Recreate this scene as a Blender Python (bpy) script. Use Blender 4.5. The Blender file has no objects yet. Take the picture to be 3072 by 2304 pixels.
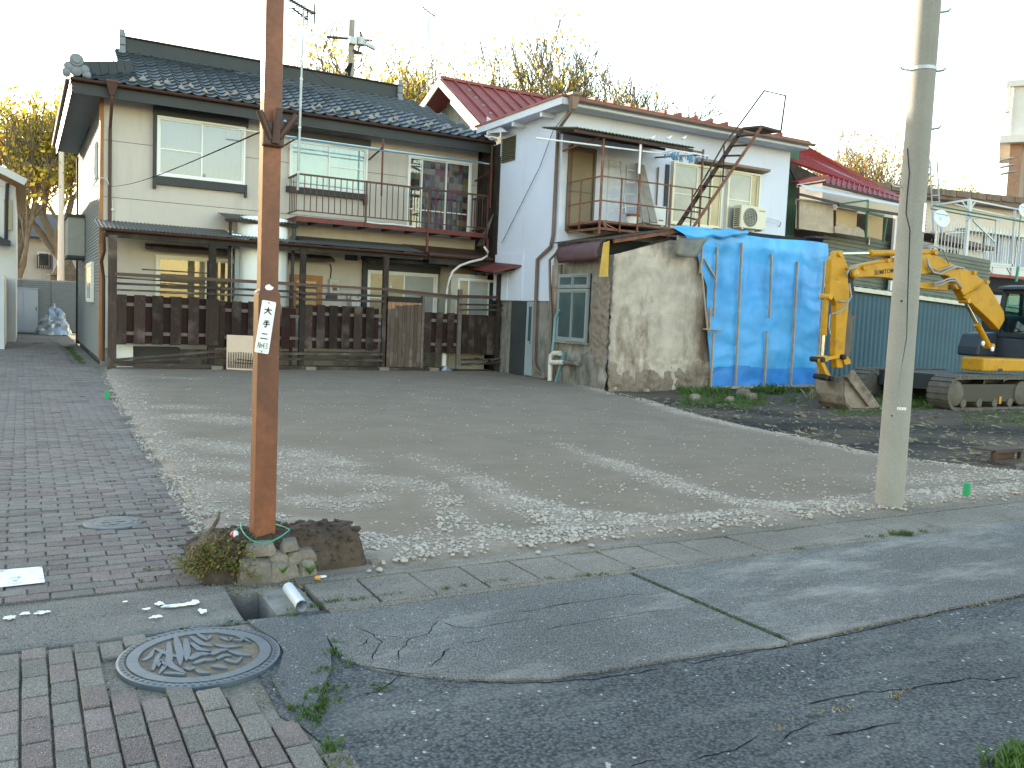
import bpy, math, random
import numpy as np
from mathutils import Vector, Matrix, noise
random.seed(7); rng = np.random.default_rng(7)
SC = bpy.context.scene
COL = SC.collection

# ------------------------------------------------------------------ camera
CAM_F, YAW, PITCH, ROLL, EYE = 2610.576, 0.5135155, 0.079327, 0.043128, 1.45
_cy, _sy = math.cos(YAW), math.sin(YAW)
FWD = Vector((_sy*math.cos(PITCH), _cy*math.cos(PITCH), -math.sin(PITCH)))
_rt = Vector((_cy, -_sy, 0)); _up = _rt.cross(FWD)
RGT = _rt*math.cos(ROLL) + _up*math.sin(ROLL)
UPV = -_rt*math.sin(ROLL) + _up*math.cos(ROLL)
EYEP = Vector((0, 0, EYE))
cam = bpy.data.cameras.new('camera'); cam_ob = bpy.data.objects.new('camera', cam); COL.objects.link(cam_ob)
cam.sensor_fit = 'HORIZONTAL'; cam.sensor_width = 36; cam.lens = CAM_F/3072*36
cam.clip_start = 0.05; cam.clip_end = 2000
cam_ob.matrix_world = Matrix(((RGT.x, UPV.x, -FWD.x, 0), (RGT.y, UPV.y, -FWD.y, 0), (RGT.z, UPV.z, -FWD.z, EYE), (0, 0, 0, 1)))
SC.camera = cam_ob

# ------------------------------------------------------------------ sky, sun, exposure
SUN_EL, SUN_AZ = math.radians(11.0), math.radians(-16.0)      # azimuth from +Y towards +X
world = bpy.data.worlds.new('World'); SC.world = world; world.use_nodes = True
wn = world.node_tree.nodes; wl = world.node_tree.links
bg = wn['Background']; sky = wn.new('ShaderNodeTexSky'); sky.sky_type = 'NISHITA'; sky.sun_disc = False
sky.sun_elevation = SUN_EL; sky.sun_rotation = SUN_AZ
sky.air_density = 1.4; sky.dust_density = 0.7; sky.ozone_density = 0.7; sky.altitude = 300
wl.new(sky.outputs[0], bg.inputs[0]); bg.inputs[1].default_value = 0.15
sun = bpy.data.lights.new('sun', 'SUN'); sun.energy = 3.0; sun.angle = math.radians(0.5); sun.color = (1, .86, .66)
sun_ob = bpy.data.objects.new('sun', sun); COL.objects.link(sun_ob)
SUN_DIR = Vector((math.sin(SUN_AZ)*math.cos(SUN_EL), math.cos(SUN_AZ)*math.cos(SUN_EL), math.sin(SUN_EL)))
sun_ob.rotation_euler = SUN_DIR.to_track_quat('Z', 'Y').to_euler()
sun_ob.location = (0, 0, 30)
vs = SC.view_settings; vs.view_transform = 'Standard'; vs.look = 'None'; vs.gamma = 1; vs.exposure = 2.4
try: vs.use_curve_mapping = False
except Exception: pass
SC.cycles.max_bounces = 6; SC.cycles.transparent_max_bounces = 12

# ------------------------------------------------------------------ survey: sight lines of the calibrated camera met with known planes
def sight(px, py):
    return RGT*((px-1536)/CAM_F) - UPV*((py-1152)/CAM_F) + FWD
def on_plane(px, py, p, n):
    d = sight(px, py); p = Vector(p); n = Vector(n)
    return EYEP + d*((p-EYEP).dot(n)/d.dot(n))
def on_z(px, py, z=0.0): return on_plane(px, py, (0, 0, z), (0, 0, 1))
def on_y(px, py, y): return on_plane(px, py, (0, y, 0), (0, 1, 0))
def on_x(px, py, x): return on_plane(px, py, (x, 0, 0), (1, 0, 0))
def dz(px, py, z=0.0): return on_z(px*1.38879, py*1.38879, z)

# ------------------------------------------------------------------ materials
MATS = {}
def _mix(nt, fac, a, b, mode='MIX'):
    n = nt.nodes.new('ShaderNodeMix'); n.data_type = 'RGBA'; n.blend_type = mode
    for s, v in ((0, fac), (6, a), (7, b)):
        if hasattr(v, 'is_linked') or isinstance(v, bpy.types.NodeSocket): nt.links.new(v, n.inputs[s])
        elif s == 0: n.inputs[0].default_value = v
        else: n.inputs[s].default_value = (*v, 1) if len(v) == 3 else v
    return n.outputs[2]
def _noise(nt, vec, scale, detail=5, rough=.6, stretch=None):
    if stretch:
        m = nt.nodes.new('ShaderNodeMapping'); m.inputs['Scale'].default_value = stretch
        nt.links.new(vec, m.inputs[0]); vec = m.outputs[0]
    n = nt.nodes.new('ShaderNodeTexNoise'); n.inputs['Scale'].default_value = scale
    n.inputs['Detail'].default_value = detail; n.inputs['Roughness'].default_value = rough
    nt.links.new(vec, n.inputs['Vector']); return n.outputs[0]
def _ramp(nt, v, a, b):
    n = nt.nodes.new('ShaderNodeMapRange'); n.inputs[1].default_value = a; n.inputs[2].default_value = b
    nt.links.new(v, n.inputs[0]); return n.outputs[0]
def _math(nt, op, a, b):
    n = nt.nodes.new('ShaderNodeMath'); n.operation = op
    for i, v in enumerate((a, b)):
        if isinstance(v, bpy.types.NodeSocket): nt.links.new(v, n.inputs[i])
        else: n.inputs[i].default_value = v
    return n.outputs[0]
def new_mat(name):
    m = bpy.data.materials.new(name); m.use_nodes = True; nt = m.node_tree
    b = nt.nodes['Principled BSDF']; MATS[name] = m
    g = nt.nodes.new('ShaderNodeNewGeometry')
    return m, nt, b, g.outputs['Position']
def mat(name, col, rough=.8, metal=0, var=.15, vs=1.6, bump=0., bs=40, dirt=None, da=.6, ds=(1, 1, 1), dscale=2.0, dlo=.5, dhi=.7, rnd=0, spec=.4, fine=0., fs=120, stretch=None):
    m, nt, b, pos = new_mat(name)
    c1 = tuple(max(0, x*(1-var)) for x in col); c2 = tuple(min(1, x*(1+var)) for x in col)
    c = _mix(nt, _ramp(nt, _noise(nt, pos, vs, 6, .65, stretch), .3, .7), c1, c2)
    if fine:
        f = _noise(nt, pos, fs, 2, .5)
        c = _mix(nt, 1.0, c, _mix(nt, _ramp(nt, f, .3, .7), (1-fine,)*3, (1+fine,)*3), 'MULTIPLY')
    if dirt:
        d = _ramp(nt, _noise(nt, pos, dscale, 7, .7, ds), dlo, dhi)
        c = _mix(nt, _math(nt, 'MULTIPLY', d, da), c, dirt)
    if rnd:
        o = nt.nodes.new('ShaderNodeObjectInfo')
        c = _mix(nt, 1.0, c, _mix(nt, o.outputs['Random'], (1-rnd,)*3, (1+rnd,)*3), 'MULTIPLY')
    nt.links.new(c, b.inputs['Base Color'])
    b.inputs['Roughness'].default_value = rough; b.inputs['Metallic'].default_value = metal
    b.inputs['Specular IOR Level'].default_value = spec
    if bump:
        bn = nt.nodes.new('ShaderNodeBump'); bn.inputs['Strength'].default_value = bump; bn.inputs['Distance'].default_value = .01
        nt.links.new(_noise(nt, pos, bs, 4, .6, stretch), bn.inputs['Height']); nt.links.new(bn.outputs[0], b.inputs['Normal'])
    return m
def wood(name, c1, c2, c3, axis='z', rnd=.35, sc=9):
    m, nt, b, pos = new_mat(name)
    st = {'z': (9, 9, .5), 'x': (.5, 9, 9), 'y': (9, .5, 9)}[axis]
    o = nt.nodes.new('ShaderNodeObjectInfo')
    ad = nt.nodes.new('ShaderNodeVectorMath'); ad.operation = 'ADD'; nt.links.new(pos, ad.inputs[0])
    cx = nt.nodes.new('ShaderNodeCombineXYZ'); nt.links.new(_math(nt, 'MULTIPLY', o.outputs['Random'], 7.), cx.inputs[2]); nt.links.new(cx.outputs[0], ad.inputs[1])
    v = ad.outputs[0]
    c = _mix(nt, _ramp(nt, _noise(nt, v, sc*.6, 7, .7, st), .3, .72), c1, c2)
    c = _mix(nt, _ramp(nt, _noise(nt, v, 2.2, 5, .6), .5, .68), c, c3)
    c = _mix(nt, 1.0, c, _mix(nt, o.outputs['Random'], (1-rnd,)*3, (1+rnd,)*3), 'MULTIPLY')
    nt.links.new(c, b.inputs['Base Color']); b.inputs['Roughness'].default_value = .85; b.inputs['Specular IOR Level'].default_value = .25
    bn = nt.nodes.new('ShaderNodeBump'); bn.inputs['Strength'].default_value = .5; bn.inputs['Distance'].default_value = .01
    nt.links.new(_noise(nt, v, sc, 5, .7, st), bn.inputs['Height']); nt.links.new(bn.outputs[0], b.inputs['Normal'])
    return m
def leafy(name, col, var=.35):
    m = mat(name, col, .7, var=var, vs=.6); nt = m.node_tree; b = nt.nodes['Principled BSDF']; out = nt.nodes['Material Output']
    t = nt.nodes.new('ShaderNodeBsdfTranslucent'); nt.links.new(b.inputs['Base Color'].links[0].from_socket, t.inputs[0])
    mx = nt.nodes.new('ShaderNodeMixShader'); mx.inputs[0].default_value = .5; nt.links.new(b.outputs[0], mx.inputs[1]); nt.links.new(t.outputs[0], mx.inputs[2]); nt.links.new(mx.outputs[0], out.inputs[0]); return m
def glass(name, tint=(.82, .84, .85), rough=.02, refl=1.3):
    m, nt, b, pos = new_mat(name)
    nt.nodes.remove(b); out = nt.nodes['Material Output']
    t = nt.nodes.new('ShaderNodeBsdfTransparent'); t.inputs[0].default_value = (*tint, 1)
    gl = nt.nodes.new('ShaderNodeBsdfGlossy'); gl.inputs[1].default_value = rough; gl.inputs[0].default_value = (.95, .97, 1, 1)
    fr = nt.nodes.new('ShaderNodeFresnel'); fr.inputs[0].default_value = 1.6
    f2 = _math(nt, 'ADD', _math(nt, 'MULTIPLY', fr.outputs[0], refl), .03)
    mx = nt.nodes.new('ShaderNodeMixShader'); nt.links.new(f2, mx.inputs[0]); nt.links.new(t.outputs[0], mx.inputs[1]); nt.links.new(gl.outputs[0], mx.inputs[2])
    nt.links.new(mx.outputs[0], out.inputs[0]); return m

# ------------------------------------------------------------------ mesh builder
class MB:
    def __init__(s): s.v = []; s.f = []; s.m = []; s.cm = 0
    def poly(s, pts):
        b = len(s.v); s.v += [tuple(p) for p in pts]; s.f.append(tuple(range(b, b+len(pts)))); s.m.append(s.cm); return s
    def add(s, vs, fs):
        b = len(s.v); s.v += [tuple(p) for p in vs]
        for f in fs: s.f.append(tuple(i+b for i in f)); s.m.append(s.cm)
        return s
    def box(s, x0, x1, y0, y1, z0, z1):
        x0, x1 = min(x0, x1), max(x0, x1); y0, y1 = min(y0, y1), max(y0, y1); z0, z1 = min(z0, z1), max(z0, z1)
        return s.add([(x0, y0, z0), (x1, y0, z0), (x1, y1, z0), (x0, y1, z0), (x0, y0, z1), (x1, y0, z1), (x1, y1, z1), (x0, y1, z1)],
                     [(0, 3, 2, 1), (4, 5, 6, 7), (0, 1, 5, 4), (1, 2, 6, 5), (2, 3, 7, 6), (3, 0, 4, 7)])
    def bar(s, p, q, w, h=None, up=(0, 0, 1)):
        p = Vector(p); q = Vector(q); h = h or w; d = (q-p).normalized(); u = Vector(up)
        if abs(d.dot(u)) > .98: u = Vector((0, 1, 0))
        a = d.cross(u).normalized()*(w/2); b = a.cross(d).normalized()*(h/2)
        vs = [c+x for c in (p, q) for x in (-a-b, a-b, a+b, -a+b)]
        return s.add(vs, [(0, 1, 2, 3), (7, 6, 5, 4), (0, 4, 5, 1), (1, 5, 6, 2), (2, 6, 7, 3), (3, 7, 4, 0)])
    def tube(s, pts, r, n=8, cap=True):
        pts = [Vector(p) for p in pts]; k = len(pts); rs = r if isinstance(r, (list, tuple)) else [r]*k
        b = len(s.v); ref = None
        for i, p in enumerate(pts):
            d = (pts[min(i+1, k-1)]-pts[max(i-1, 0)]).normalized()
            if ref is None or abs(d.dot(ref)) > .97: ref = Vector((0, 0, 1)) if abs(d.z) < .9 else Vector((0, 1, 0))
            a = d.cross(ref).normalized(); c = a.cross(d)
            for j in range(n):
                t = 2*math.pi*j/n; s.v.append(tuple(p+(a*math.cos(t)+c*math.sin(t))*rs[i]))
        for i in range(k-1):
            for j in range(n):
                s.f.append((b+i*n+j, b+i*n+(j+1) % n, b+(i+1)*n+(j+1) % n, b+(i+1)*n+j)); s.m.append(s.cm)
        if cap:
            s.f.append(tuple(b+j for j in range(n))[::-1]); s.f.append(tuple(b+(k-1)*n+j for j in range(n))); s.m += [s.cm]*2
        return s
    def prism(s, pts, off):
        pts = [Vector(p) for p in pts]; off = Vector(off); n = len(pts)
        fs = [tuple(range(n))[::-1], tuple(range(n, 2*n))] + [(i, (i+1) % n, n+(i+1) % n, n+i) for i in range(n)]
        return s.add(pts+[p+off for p in pts], fs)
    def lathe(s, c, prof, n=24, axis='z'):
        b = len(s.v); k = len(prof); c = Vector(c)
        for r, h in prof:
            for j in range(n):
                t = 2*math.pi*j/n; x, y = r*math.cos(t), r*math.sin(t)
                s.v.append(tuple(c+{'z': Vector((x, y, h)), 'y': Vector((x, h, y)), 'x': Vector((h, x, y))}[axis]))
        for i in range(k-1):
            for j in range(n):
                s.f.append((b+i*n+j, b+i*n+(j+1) % n, b+(i+1)*n+(j+1) % n, b+(i+1)*n+j)); s.m.append(s.cm)
        s.f.append(tuple(b+j for j in range(n))[::-1]); s.f.append(tuple(b+(k-1)*n+j for j in range(n))); s.m += [s.cm]*2
        return s
    def grid(s, fn, nu, nv):
        b = len(s.v)
        for i in range(nu+1):
            for j in range(nv+1): s.v.append(tuple(fn(i/nu, j/nv)))
        for i in range(nu):
            for j in range(nv):
                a = b+i*(nv+1)+j; s.f.append((a, a+nv+1, a+nv+2, a+1)); s.m.append(s.cm)
        return s
    def mesh(s, name, mats, org=(0, 0, 0), smooth=False):
        me = bpy.data.meshes.new(name); o = Vector(org)
        me.from_pydata([tuple(Vector(p)-o) for p in s.v], [], s.f)
        mats = mats if isinstance(mats, (list, tuple)) else [mats]
        for x in mats: me.materials.append(MATS[x] if isinstance(x, str) else x)
        if len(mats) > 1: me.polygons.foreach_set('material_index', s.m)
        if smooth: me.polygons.foreach_set('use_smooth', [True]*len(me.polygons))
        me.update(); return me
    def build(s, name, mats, parent=None, smooth=False, auto=None, **tags):
        if parent is not None: org = ORG[parent.name]
        else:
            a = np.array(s.v); lo, hi = a.min(0), a.max(0); org = Vector(((lo[0]+hi[0])/2, (lo[1]+hi[1])/2, lo[2]))
        o = bpy.data.objects.new(name, s.mesh(name, mats, org, smooth or auto is not None)); COL.objects.link(o)
        if parent is not None: o.parent = parent
        else: o.location = org
        ORG[o.name] = Vector(org)
        if auto is not None: sharp(o.data, auto)
        for k, v in tags.items(): o[k] = v
        return o
    def build_each(s, name, mats, parent, smooth=False, auto=None):
        """every separate piece becomes an object of its own"""
        up = list(range(len(s.v)))
        def find(i):
            while up[i] != i: up[i] = up[up[i]]; i = up[i]
            return i
        for f in s.f:
            r = find(f[0])
            for i in f[1:]: up[find(i)] = r
        groups = {}
        for k, f in enumerate(s.f): groups.setdefault(find(f[0]), []).append(f)
        out = []
        for fs in groups.values():
            ids = sorted({i for f in fs for i in f}); mp = {i: k for k, i in enumerate(ids)}
            q = MB(); q.add([s.v[i] for i in ids], [tuple(mp[i] for i in f) for f in fs]); out.append(q.build(name, mats, parent, smooth, auto))
        return out
ORG = {}
def sharp(me, ang):
    n = len(me.polygons); 
    import bmesh
    bm = bmesh.new(); bm.from_mesh(me); bmesh.ops.remove_doubles(bm, verts=bm.verts, dist=1e-5); bmesh.ops.recalc_face_normals(bm, faces=bm.faces)
    lim = math.radians(ang)
    for e in bm.edges:
        e.smooth = len(e.link_faces) == 2 and e.calc_face_angle(0) < lim
    bm.to_mesh(me); bm.free()
def bevel(o, w=.01, seg=2):
    m = o.modifiers.new('edge', 'BEVEL'); m.width = w; m.segments = seg; m.limit_method = 'ANGLE'; return o
def empty(name, loc, label, cat, group=None):
    o = bpy.data.objects.new(name, None); COL.objects.link(o); o.location = loc; o['label'] = label; o['category'] = cat
    o.empty_display_size = .2
    if group: o['group'] = group
    ORG[o.name] = Vector(loc); return o
def tag(o, label, cat, group=None):
    o['label'] = label; o['category'] = cat
    if group: o['group'] = group
    return o
def piece(name, me, parent, loc, rot=None, scale=None):
    """one piece of many: shares its mesh; loc is in world space"""
    o = bpy.data.objects.new(name, me); COL.objects.link(o); o.parent = parent
    o.location = Vector(loc)-ORG[parent.name]
    if rot is not None: o.rotation_euler = rot
    if scale is not None: o.scale = scale
    return o
def stuff_mesh(name, V, F, mats, kind='stuff', parent=None, midx=None):
    me = bpy.data.meshes.new(name); V = np.asarray(V, dtype=np.float32); F = np.asarray(F, dtype=np.int32)
    if parent is not None: V = V - np.array(ORG[parent.name], dtype=np.float32)
    k = F.shape[1]
    me.vertices.add(len(V)); me.vertices.foreach_set('co', V.ravel())
    me.loops.add(F.size); me.loops.foreach_set('vertex_index', F.ravel())
    me.polygons.add(len(F)); me.polygons.foreach_set('loop_start', np.arange(0, F.size, k, dtype=np.int32))
    for x in (mats if isinstance(mats, (list, tuple)) else [mats]): me.materials.append(MATS[x])
    if midx is not None: me.polygons.foreach_set('material_index', np.asarray(midx, dtype=np.int32))
    me.update(calc_edges=True); me.validate()
    o = bpy.data.objects.new(name, me); COL.objects.link(o)
    if parent is not None: o.parent = parent
    if kind: o['kind'] = kind
    return o

# ------------------------------------------------------------------ material list
mat('soil', (.085, .07, .05), .95, var=.35, bump=.8, bs=60)
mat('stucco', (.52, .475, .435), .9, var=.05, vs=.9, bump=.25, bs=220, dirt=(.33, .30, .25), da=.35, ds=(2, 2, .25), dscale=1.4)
mat('stucco_in_shade', (.46, .43, .36), .9, var=.07, vs=1.2, bump=.25, bs=220, dirt=(.26, .23, .19), da=.5, ds=(2, 2, .3), dscale=1.6)  # darker copy of the stucco, the fence's shade put into its colour
mat('groove', (.14, .12, .1), .9)
mat('siding', (.185, .19, .19), .75, var=.12, vs=14, fine=.2, fs=60)
mat('orange_wood', (.34, .15, .055), .65, var=.2, vs=3, dirt=(.16, .08, .04), da=.6, ds=(3, 3, .5))
mat('tile', (.045, .058, .068), .38, var=.22, vs=2.5, rnd=.25, spec=.6)
mat('ridge_dark', (.028, .036, .042), .55, var=.2, spec=.4)
mat('ornament', (.19, .21, .24), .6, var=.15, vs=8)
mat('snow_guard', (.34, .33, .33), .7, var=.2)
mat('brown_metal', (.075, .035, .028), .5, var=.25, vs=2, dirt=(.03, .02, .018), da=.5)
mat('brown_trim', (.045, .03, .026), .55, var=.2)
mat('charcoal', (.035, .038, .042), .6, var=.15)
mat('soffit', (.42, .43, .44), .85, var=.06)
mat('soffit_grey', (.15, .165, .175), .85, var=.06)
mat('sash', (.74, .75, .74), .35, metal=.0, var=.05)
mat('sash_cream', (.72, .68, .55), .4, var=.06)
mat('steel', (.62, .64, .66), .28, metal=.9, var=.1)
mat('galv', (.36, .38, .40), .42, metal=.55, var=.2, vs=5)
mat('rust_red', (.14, .032, .028), .6, var=.25, vs=3, dirt=(.07, .03, .02), da=.6, ds=(1, 1, 1), dscale=4)
mat('rust', (.165, .068, .042), .85, var=.3, vs=5, dirt=(.30, .22, .19), da=.5, dscale=7)
mat('rust_dark', (.06, .04, .033), .85, var=.3, vs=5, dirt=(.16, .07, .04), da=.5, dscale=6)
mat('copper_paint', (.215, .076, .038), .45, var=.22, vs=5, dirt=(.075, .034, .028), da=.85, ds=(1, 1, .45), dscale=.75, dlo=.43, dhi=.62, fine=.14, fs=35, spec=.35)
mat('corrugated', (.10, .098, .092), .6, var=.25, vs=2, dirt=(.05, .04, .035), da=.6)
mat('dark_sheet', (.05, .042, .038), .65, var=.3, vs=3)
mat('tank_white', (.78, .80, .82), .45, var=.03, dirt=(.6, .61, .6), da=.5, ds=(3, 3, .3))
mat('dark_box', (.045, .05, .055), .6, var=.2)
mat('curtain_pale', (.36, .38, .47), .9, var=.06)
mat('curtain_blue', (.50, .68, .72), .9, var=.12, vs=2)
mat('curtain_tan', (.30, .25, .16), .9, var=.2, vs=3)
mat('dark_room', (.02, .022, .024), .95)  # near-black colour carries the darkness of unlit rooms and gaps
mat('dark_glass', (.06, .075, .085), .06, spec=.6, var=.3, vs=.7)
mat('frost_tan', (.40, .33, .20), .22, var=.25, vs=1.5, spec=.6, bump=.3, bs=50)
mat('frost_grey', (.33, .34, .33), .2, var=.2, vs=1.5, spec=.6)
glass('glass'); glass('cab_glass', (.40, .58, .55), refl=.35)
mat('lilac', (.625, .665, .81), .88, var=.04, vs=.7, bump=.15, bs=160, dirt=(.40, .37, .34), da=.4, ds=(2, 2, .4), dscale=1.3, dlo=.55, dhi=.8)
mat('lilac_trim', (.62, .65, .74), .7, var=.05)
mat('copper_gutter', (.23, .15, .115), .55, var=.2, vs=3)
mat('red_roof', (.25, .028, .034), .5, var=.14, vs=2, dirt=(.16, .04, .035), da=.4, dscale=1.2)
mat('red_roof_dull', (.235, .055, .05), .6, var=.18, vs=2, dirt=(.3, .11, .09), da=.5, dscale=1.6)
mat('sunlit_board', (.6, .5, .4), .8)  # pale warm colour carries the sunlight on the red gable's verge
mat('grey_boards', (.2, .22, .21), .9, var=.2, vs=6)
mat('bronze_sheet', (.12, .11, .06), .5, var=.2)
mat('door_brown', (.12, .085, .06), .5, var=.12)
mat('door_panel', (.165, .125, .08), .45, var=.12, dirt=(.19, .15, .1), da=.6)
mat('concrete', (.44, .385, .335), .92, var=.26, vs=2.6, bump=.8, bs=45, dirt=(.115, .072, .047), da=.92, ds=(1.2, 1.2, .42), dscale=.62, dlo=.50, dhi=.63, fine=.12, fs=80)
mat('concrete_base', (.22, .175, .145), .95, var=.3, vs=3, bump=1.0, bs=18, dirt=(.09, .07, .06), da=.8, dscale=3, fine=.2, fs=60)
mat('concrete_grey', (.25, .235, .215), .92, var=.25, vs=2.2, bump=.8, bs=40, dirt=(.075, .068, .06), da=.9, ds=(1.5, 1.5, .6), dscale=1.7, dlo=.45, dhi=.65)
mat('teal_sash', (.25, .28, .29), .45, var=.08)
mat('teal_pane', (.055, .085, .095), .12, var=.35, vs=1.2, spec=.6)
mat('blue_door', (.30, .36, .40), .5, var=.1)
mat('purple_sheet', (.085, .035, .042), .5, var=.2, vs=3, dirt=(.04, .02, .02), da=.6)
mat('yellow_board', (.48, .30, .06), .8, var=.2, vs=4)
mat('pvc', (.62, .61, .57), .45, var=.1, vs=6, dirt=(.4, .36, .3), da=.4)
mat('pvc_grey', (.50, .54, .60), .4, var=.06)
mat('blue_hose', (.16, .32, .38), .5, var=.15)
mat('pipe_brown', (.17, .125, .105), .6, var=.2, vs=3)
mat('tarp', (.07, .36, .80), .42, var=.22, vs=1.3, bump=.25, bs=25, fine=.05, fs=200, spec=.4)
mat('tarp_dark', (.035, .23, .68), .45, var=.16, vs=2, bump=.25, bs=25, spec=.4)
mat('batten', (.40, .33, .26), .85, var=.2, vs=5)
mat('zinc_bent', (.17, .17, .16), .55, metal=.3, var=.3, vs=5, dirt=(.22, .1, .06), da=.5, dscale=5)
mat('ac_cream', (.66, .63, .52), .5, var=.05)
mat('ac_white', (.72, .74, .76), .5, var=.05)
mat('fan_dark', (.08, .085, .09), .6)
mat('alu', (.42, .44, .46), .5, metal=.2, var=.1)
mat('grey_plank', (.27, .255, .24), .85, var=.2, vs=5)
mat('rack_white', (.75, .78, .82), .5); mat('rack_blue', (.12, .28, .45), .5)
mat('pole_blue', (.10, .24, .36), .4); mat('pole_white', (.6, .68, .7), .35)
mat('pole_concrete', (.275, .262, .24), .85, var=.08, vs=3, bump=.25, bs=90, dirt=(.24, .215, .19), da=.5, ds=(3, 3, .2), dscale=2, fine=.12, fs=110)
mat('white_paint', (.78, .79, .80), .7, var=.04, dirt=(.3, .29, .28), da=.9, dscale=11, dlo=.53, dhi=.62)
mat('sign_white', (.80, .81, .83), .4, var=.02); mat('ink', (.02, .02, .022), .6); mat('ink_grey', (.25, .26, .28), .6)
mat('cable', (.02, .02, .02), 1.0, spec=0)
mat('iron', (.115, .135, .155), .45, metal=.35, var=.15, vs=12, fine=.08, fs=90)
mat('iron_dirt', (.155, .125, .095), .95, var=.3, vs=20, bump=.5, bs=90)
mat('iron_small', (.13, .14, .145), .55, metal=.35, var=.15, vs=12)
mat('rock', (.20, .172, .142), .9, var=.25, vs=5, bump=.8, bs=35, dirt=(.085, .068, .045), da=.5, dscale=6, fine=.15, fs=90, rnd=.2)
mat('mound', (.070, .050, .037), .95, var=.5, vs=7, bump=1.4, bs=45, dirt=(.022, .017, .013), da=.75, dscale=5)
mat('stone_white', (.40, .352, .31), .9, var=.25, vs=9)
mat('green_post', (.015, .28, .12), .45, var=.1); mat('hose_green', (.03, .30, .21), .5)
mat('bush', (.115, .13, .022), .7, var=.5, vs=14); mat('bush_brown', (.11, .06, .025), .8, var=.4, vs=14); mat('twig', (.15, .12, .09), .9)
mat('grass', (.055, .105, .02), .7, var=.4, vs=4); mat('grass_dry', (.25, .21, .11), .8, var=.3, vs=5); mat('weed', (.06, .16, .02), .6, var=.3, vs=6)
mat('scrap_red', (.5, .04, .06), .4); mat('scrap_white', (.75, .7, .7), .4); mat('orange_peel', (.6, .3, .06), .7)
mat('teal_sheet', (.018, .078, .125), .55, var=.16, vs=1, dirt=(.06, .12, .14), da=.4, ds=(4, 4, .25), dscale=2.5, dlo=.55, dhi=.75)
mat('teal_roof', (.06, .16, .14), .6, var=.2); mat('olive_sheet', (.115, .125, .10), .65, var=.14, vs=1.5, dirt=(.07, .07, .055), da=.5)
mat('green_wall', (.04, .115, .075), .7, var=.12)
mat('reed', (.42, .30, .17), .85, var=.14, vs=9, fine=.2, fs=70, stretch=(1, 1, 6)); mat('reed_grey', (.40, .33, .26), .85, var=.2, vs=4)
mat('pale_awning', (.55, .60, .66), .6, var=.06)
mat('cream_far', (.58, .50, .42), .85, var=.05); mat('white_far', (.66, .64, .62), .85, var=.04)
mat('flat_roof', (.16, .11, .085), .8, var=.35, vs=2.5)
mat('frame_white', (.55, .58, .60), .5, var=.08); mat('dish', (.68, .72, .78), .4, var=.04)
mat('brick_far', (.34, .20, .14), .85, var=.2, vs=5)
mat('yellow', (.47, .228, .004), .45, var=.12, vs=2.4, dirt=(.17, .09, .02), da=.7, dscale=3.2, dlo=.52, dhi=.72, spec=.3)
mat('yellow_deep', (.50, .25, .012), .42, var=.08, vs=3)
mat('machine_black', (.022, .025, .03), .5, var=.2); mat('machine_navy', (.03, .04, .06), .45, var=.2)
mat('track_steel', (.11, .098, .085), .75, metal=.2, var=.3, vs=6, dirt=(.17, .14, .11), da=.6, dscale=5)
mat('bucket', (.24, .20, .165), .75, metal=.15, var=.2, vs=4, dirt=(.075, .06, .05), da=.8, dscale=2.6, dlo=.48, dhi=.62)
mat('chrome', (.75, .76, .78), .15, metal=1.0); mat('hose_grey', (.28, .28, .28), .45, var=.15); mat('grease', (.02, .017, .015), .7)
mat('hammer', (.095, .075, .068), .8, var=.2, dirt=(.19, .15, .12), da=.5)
mat('seat_green', (.16, .22, .05), .7)
mat('bark', (.15, .118, .085), .95, var=.3, vs=4, bump=.5, bs=20)
leafy('leaf_gold', (.64, .47, .06)); leafy('leaf_green', (.32, .32, .05)); leafy('leaf_rust', (.38, .15, .05))
mat('panel_peach', (.56, .42, .32), .5, var=.1); mat('silver_sheet', (.33, .36, .39), .28, metal=.7, var=.12, vs=5)
mat('cabinet_white', (.52, .55, .58), .5, var=.05); mat('wall_panel', (.30, .30, .28), .85, var=.08, vs=6)
mat('meter_grey', (.45, .46, .46), .5); mat('obelisk', (.72, .74, .76), .8)
mat('ink_soil', (.022, .02, .017), 1.0, var=.3, spec=0)
wood('fence_wood', (.052, .032, .027), (.018, .012, .011), (.098, .075, .066))
wood('fence_red', (.032, .010, .010), (.016, .008, .007), (.032, .020, .018), rnd=.25)
wood('fence_pale', (.155, .132, .115), (.085, .068, .06), (.20, .178, .16), axis='x', rnd=.2)
wood('rail_wood', (.075, .054, .047), (.034, .025, .022), (.13, .11, .10), axis='x', rnd=.2)
wood('gate_wood', (.135, .10, .083), (.062, .044, .036), (.18, .145, .125), rnd=.2)
wood('old_timber', (.045, .036, .03), (.022, .018, .016), (.07, .055, .045), rnd=.2)
wood('post_wood', (.075, .052, .044), (.03, .021, .018), (.12, .095, .083), rnd=.2)
wood('gate_burn', (.40, .235, .13), (.25, .14, .08), (.33, .19, .11), rnd=.15)

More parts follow.
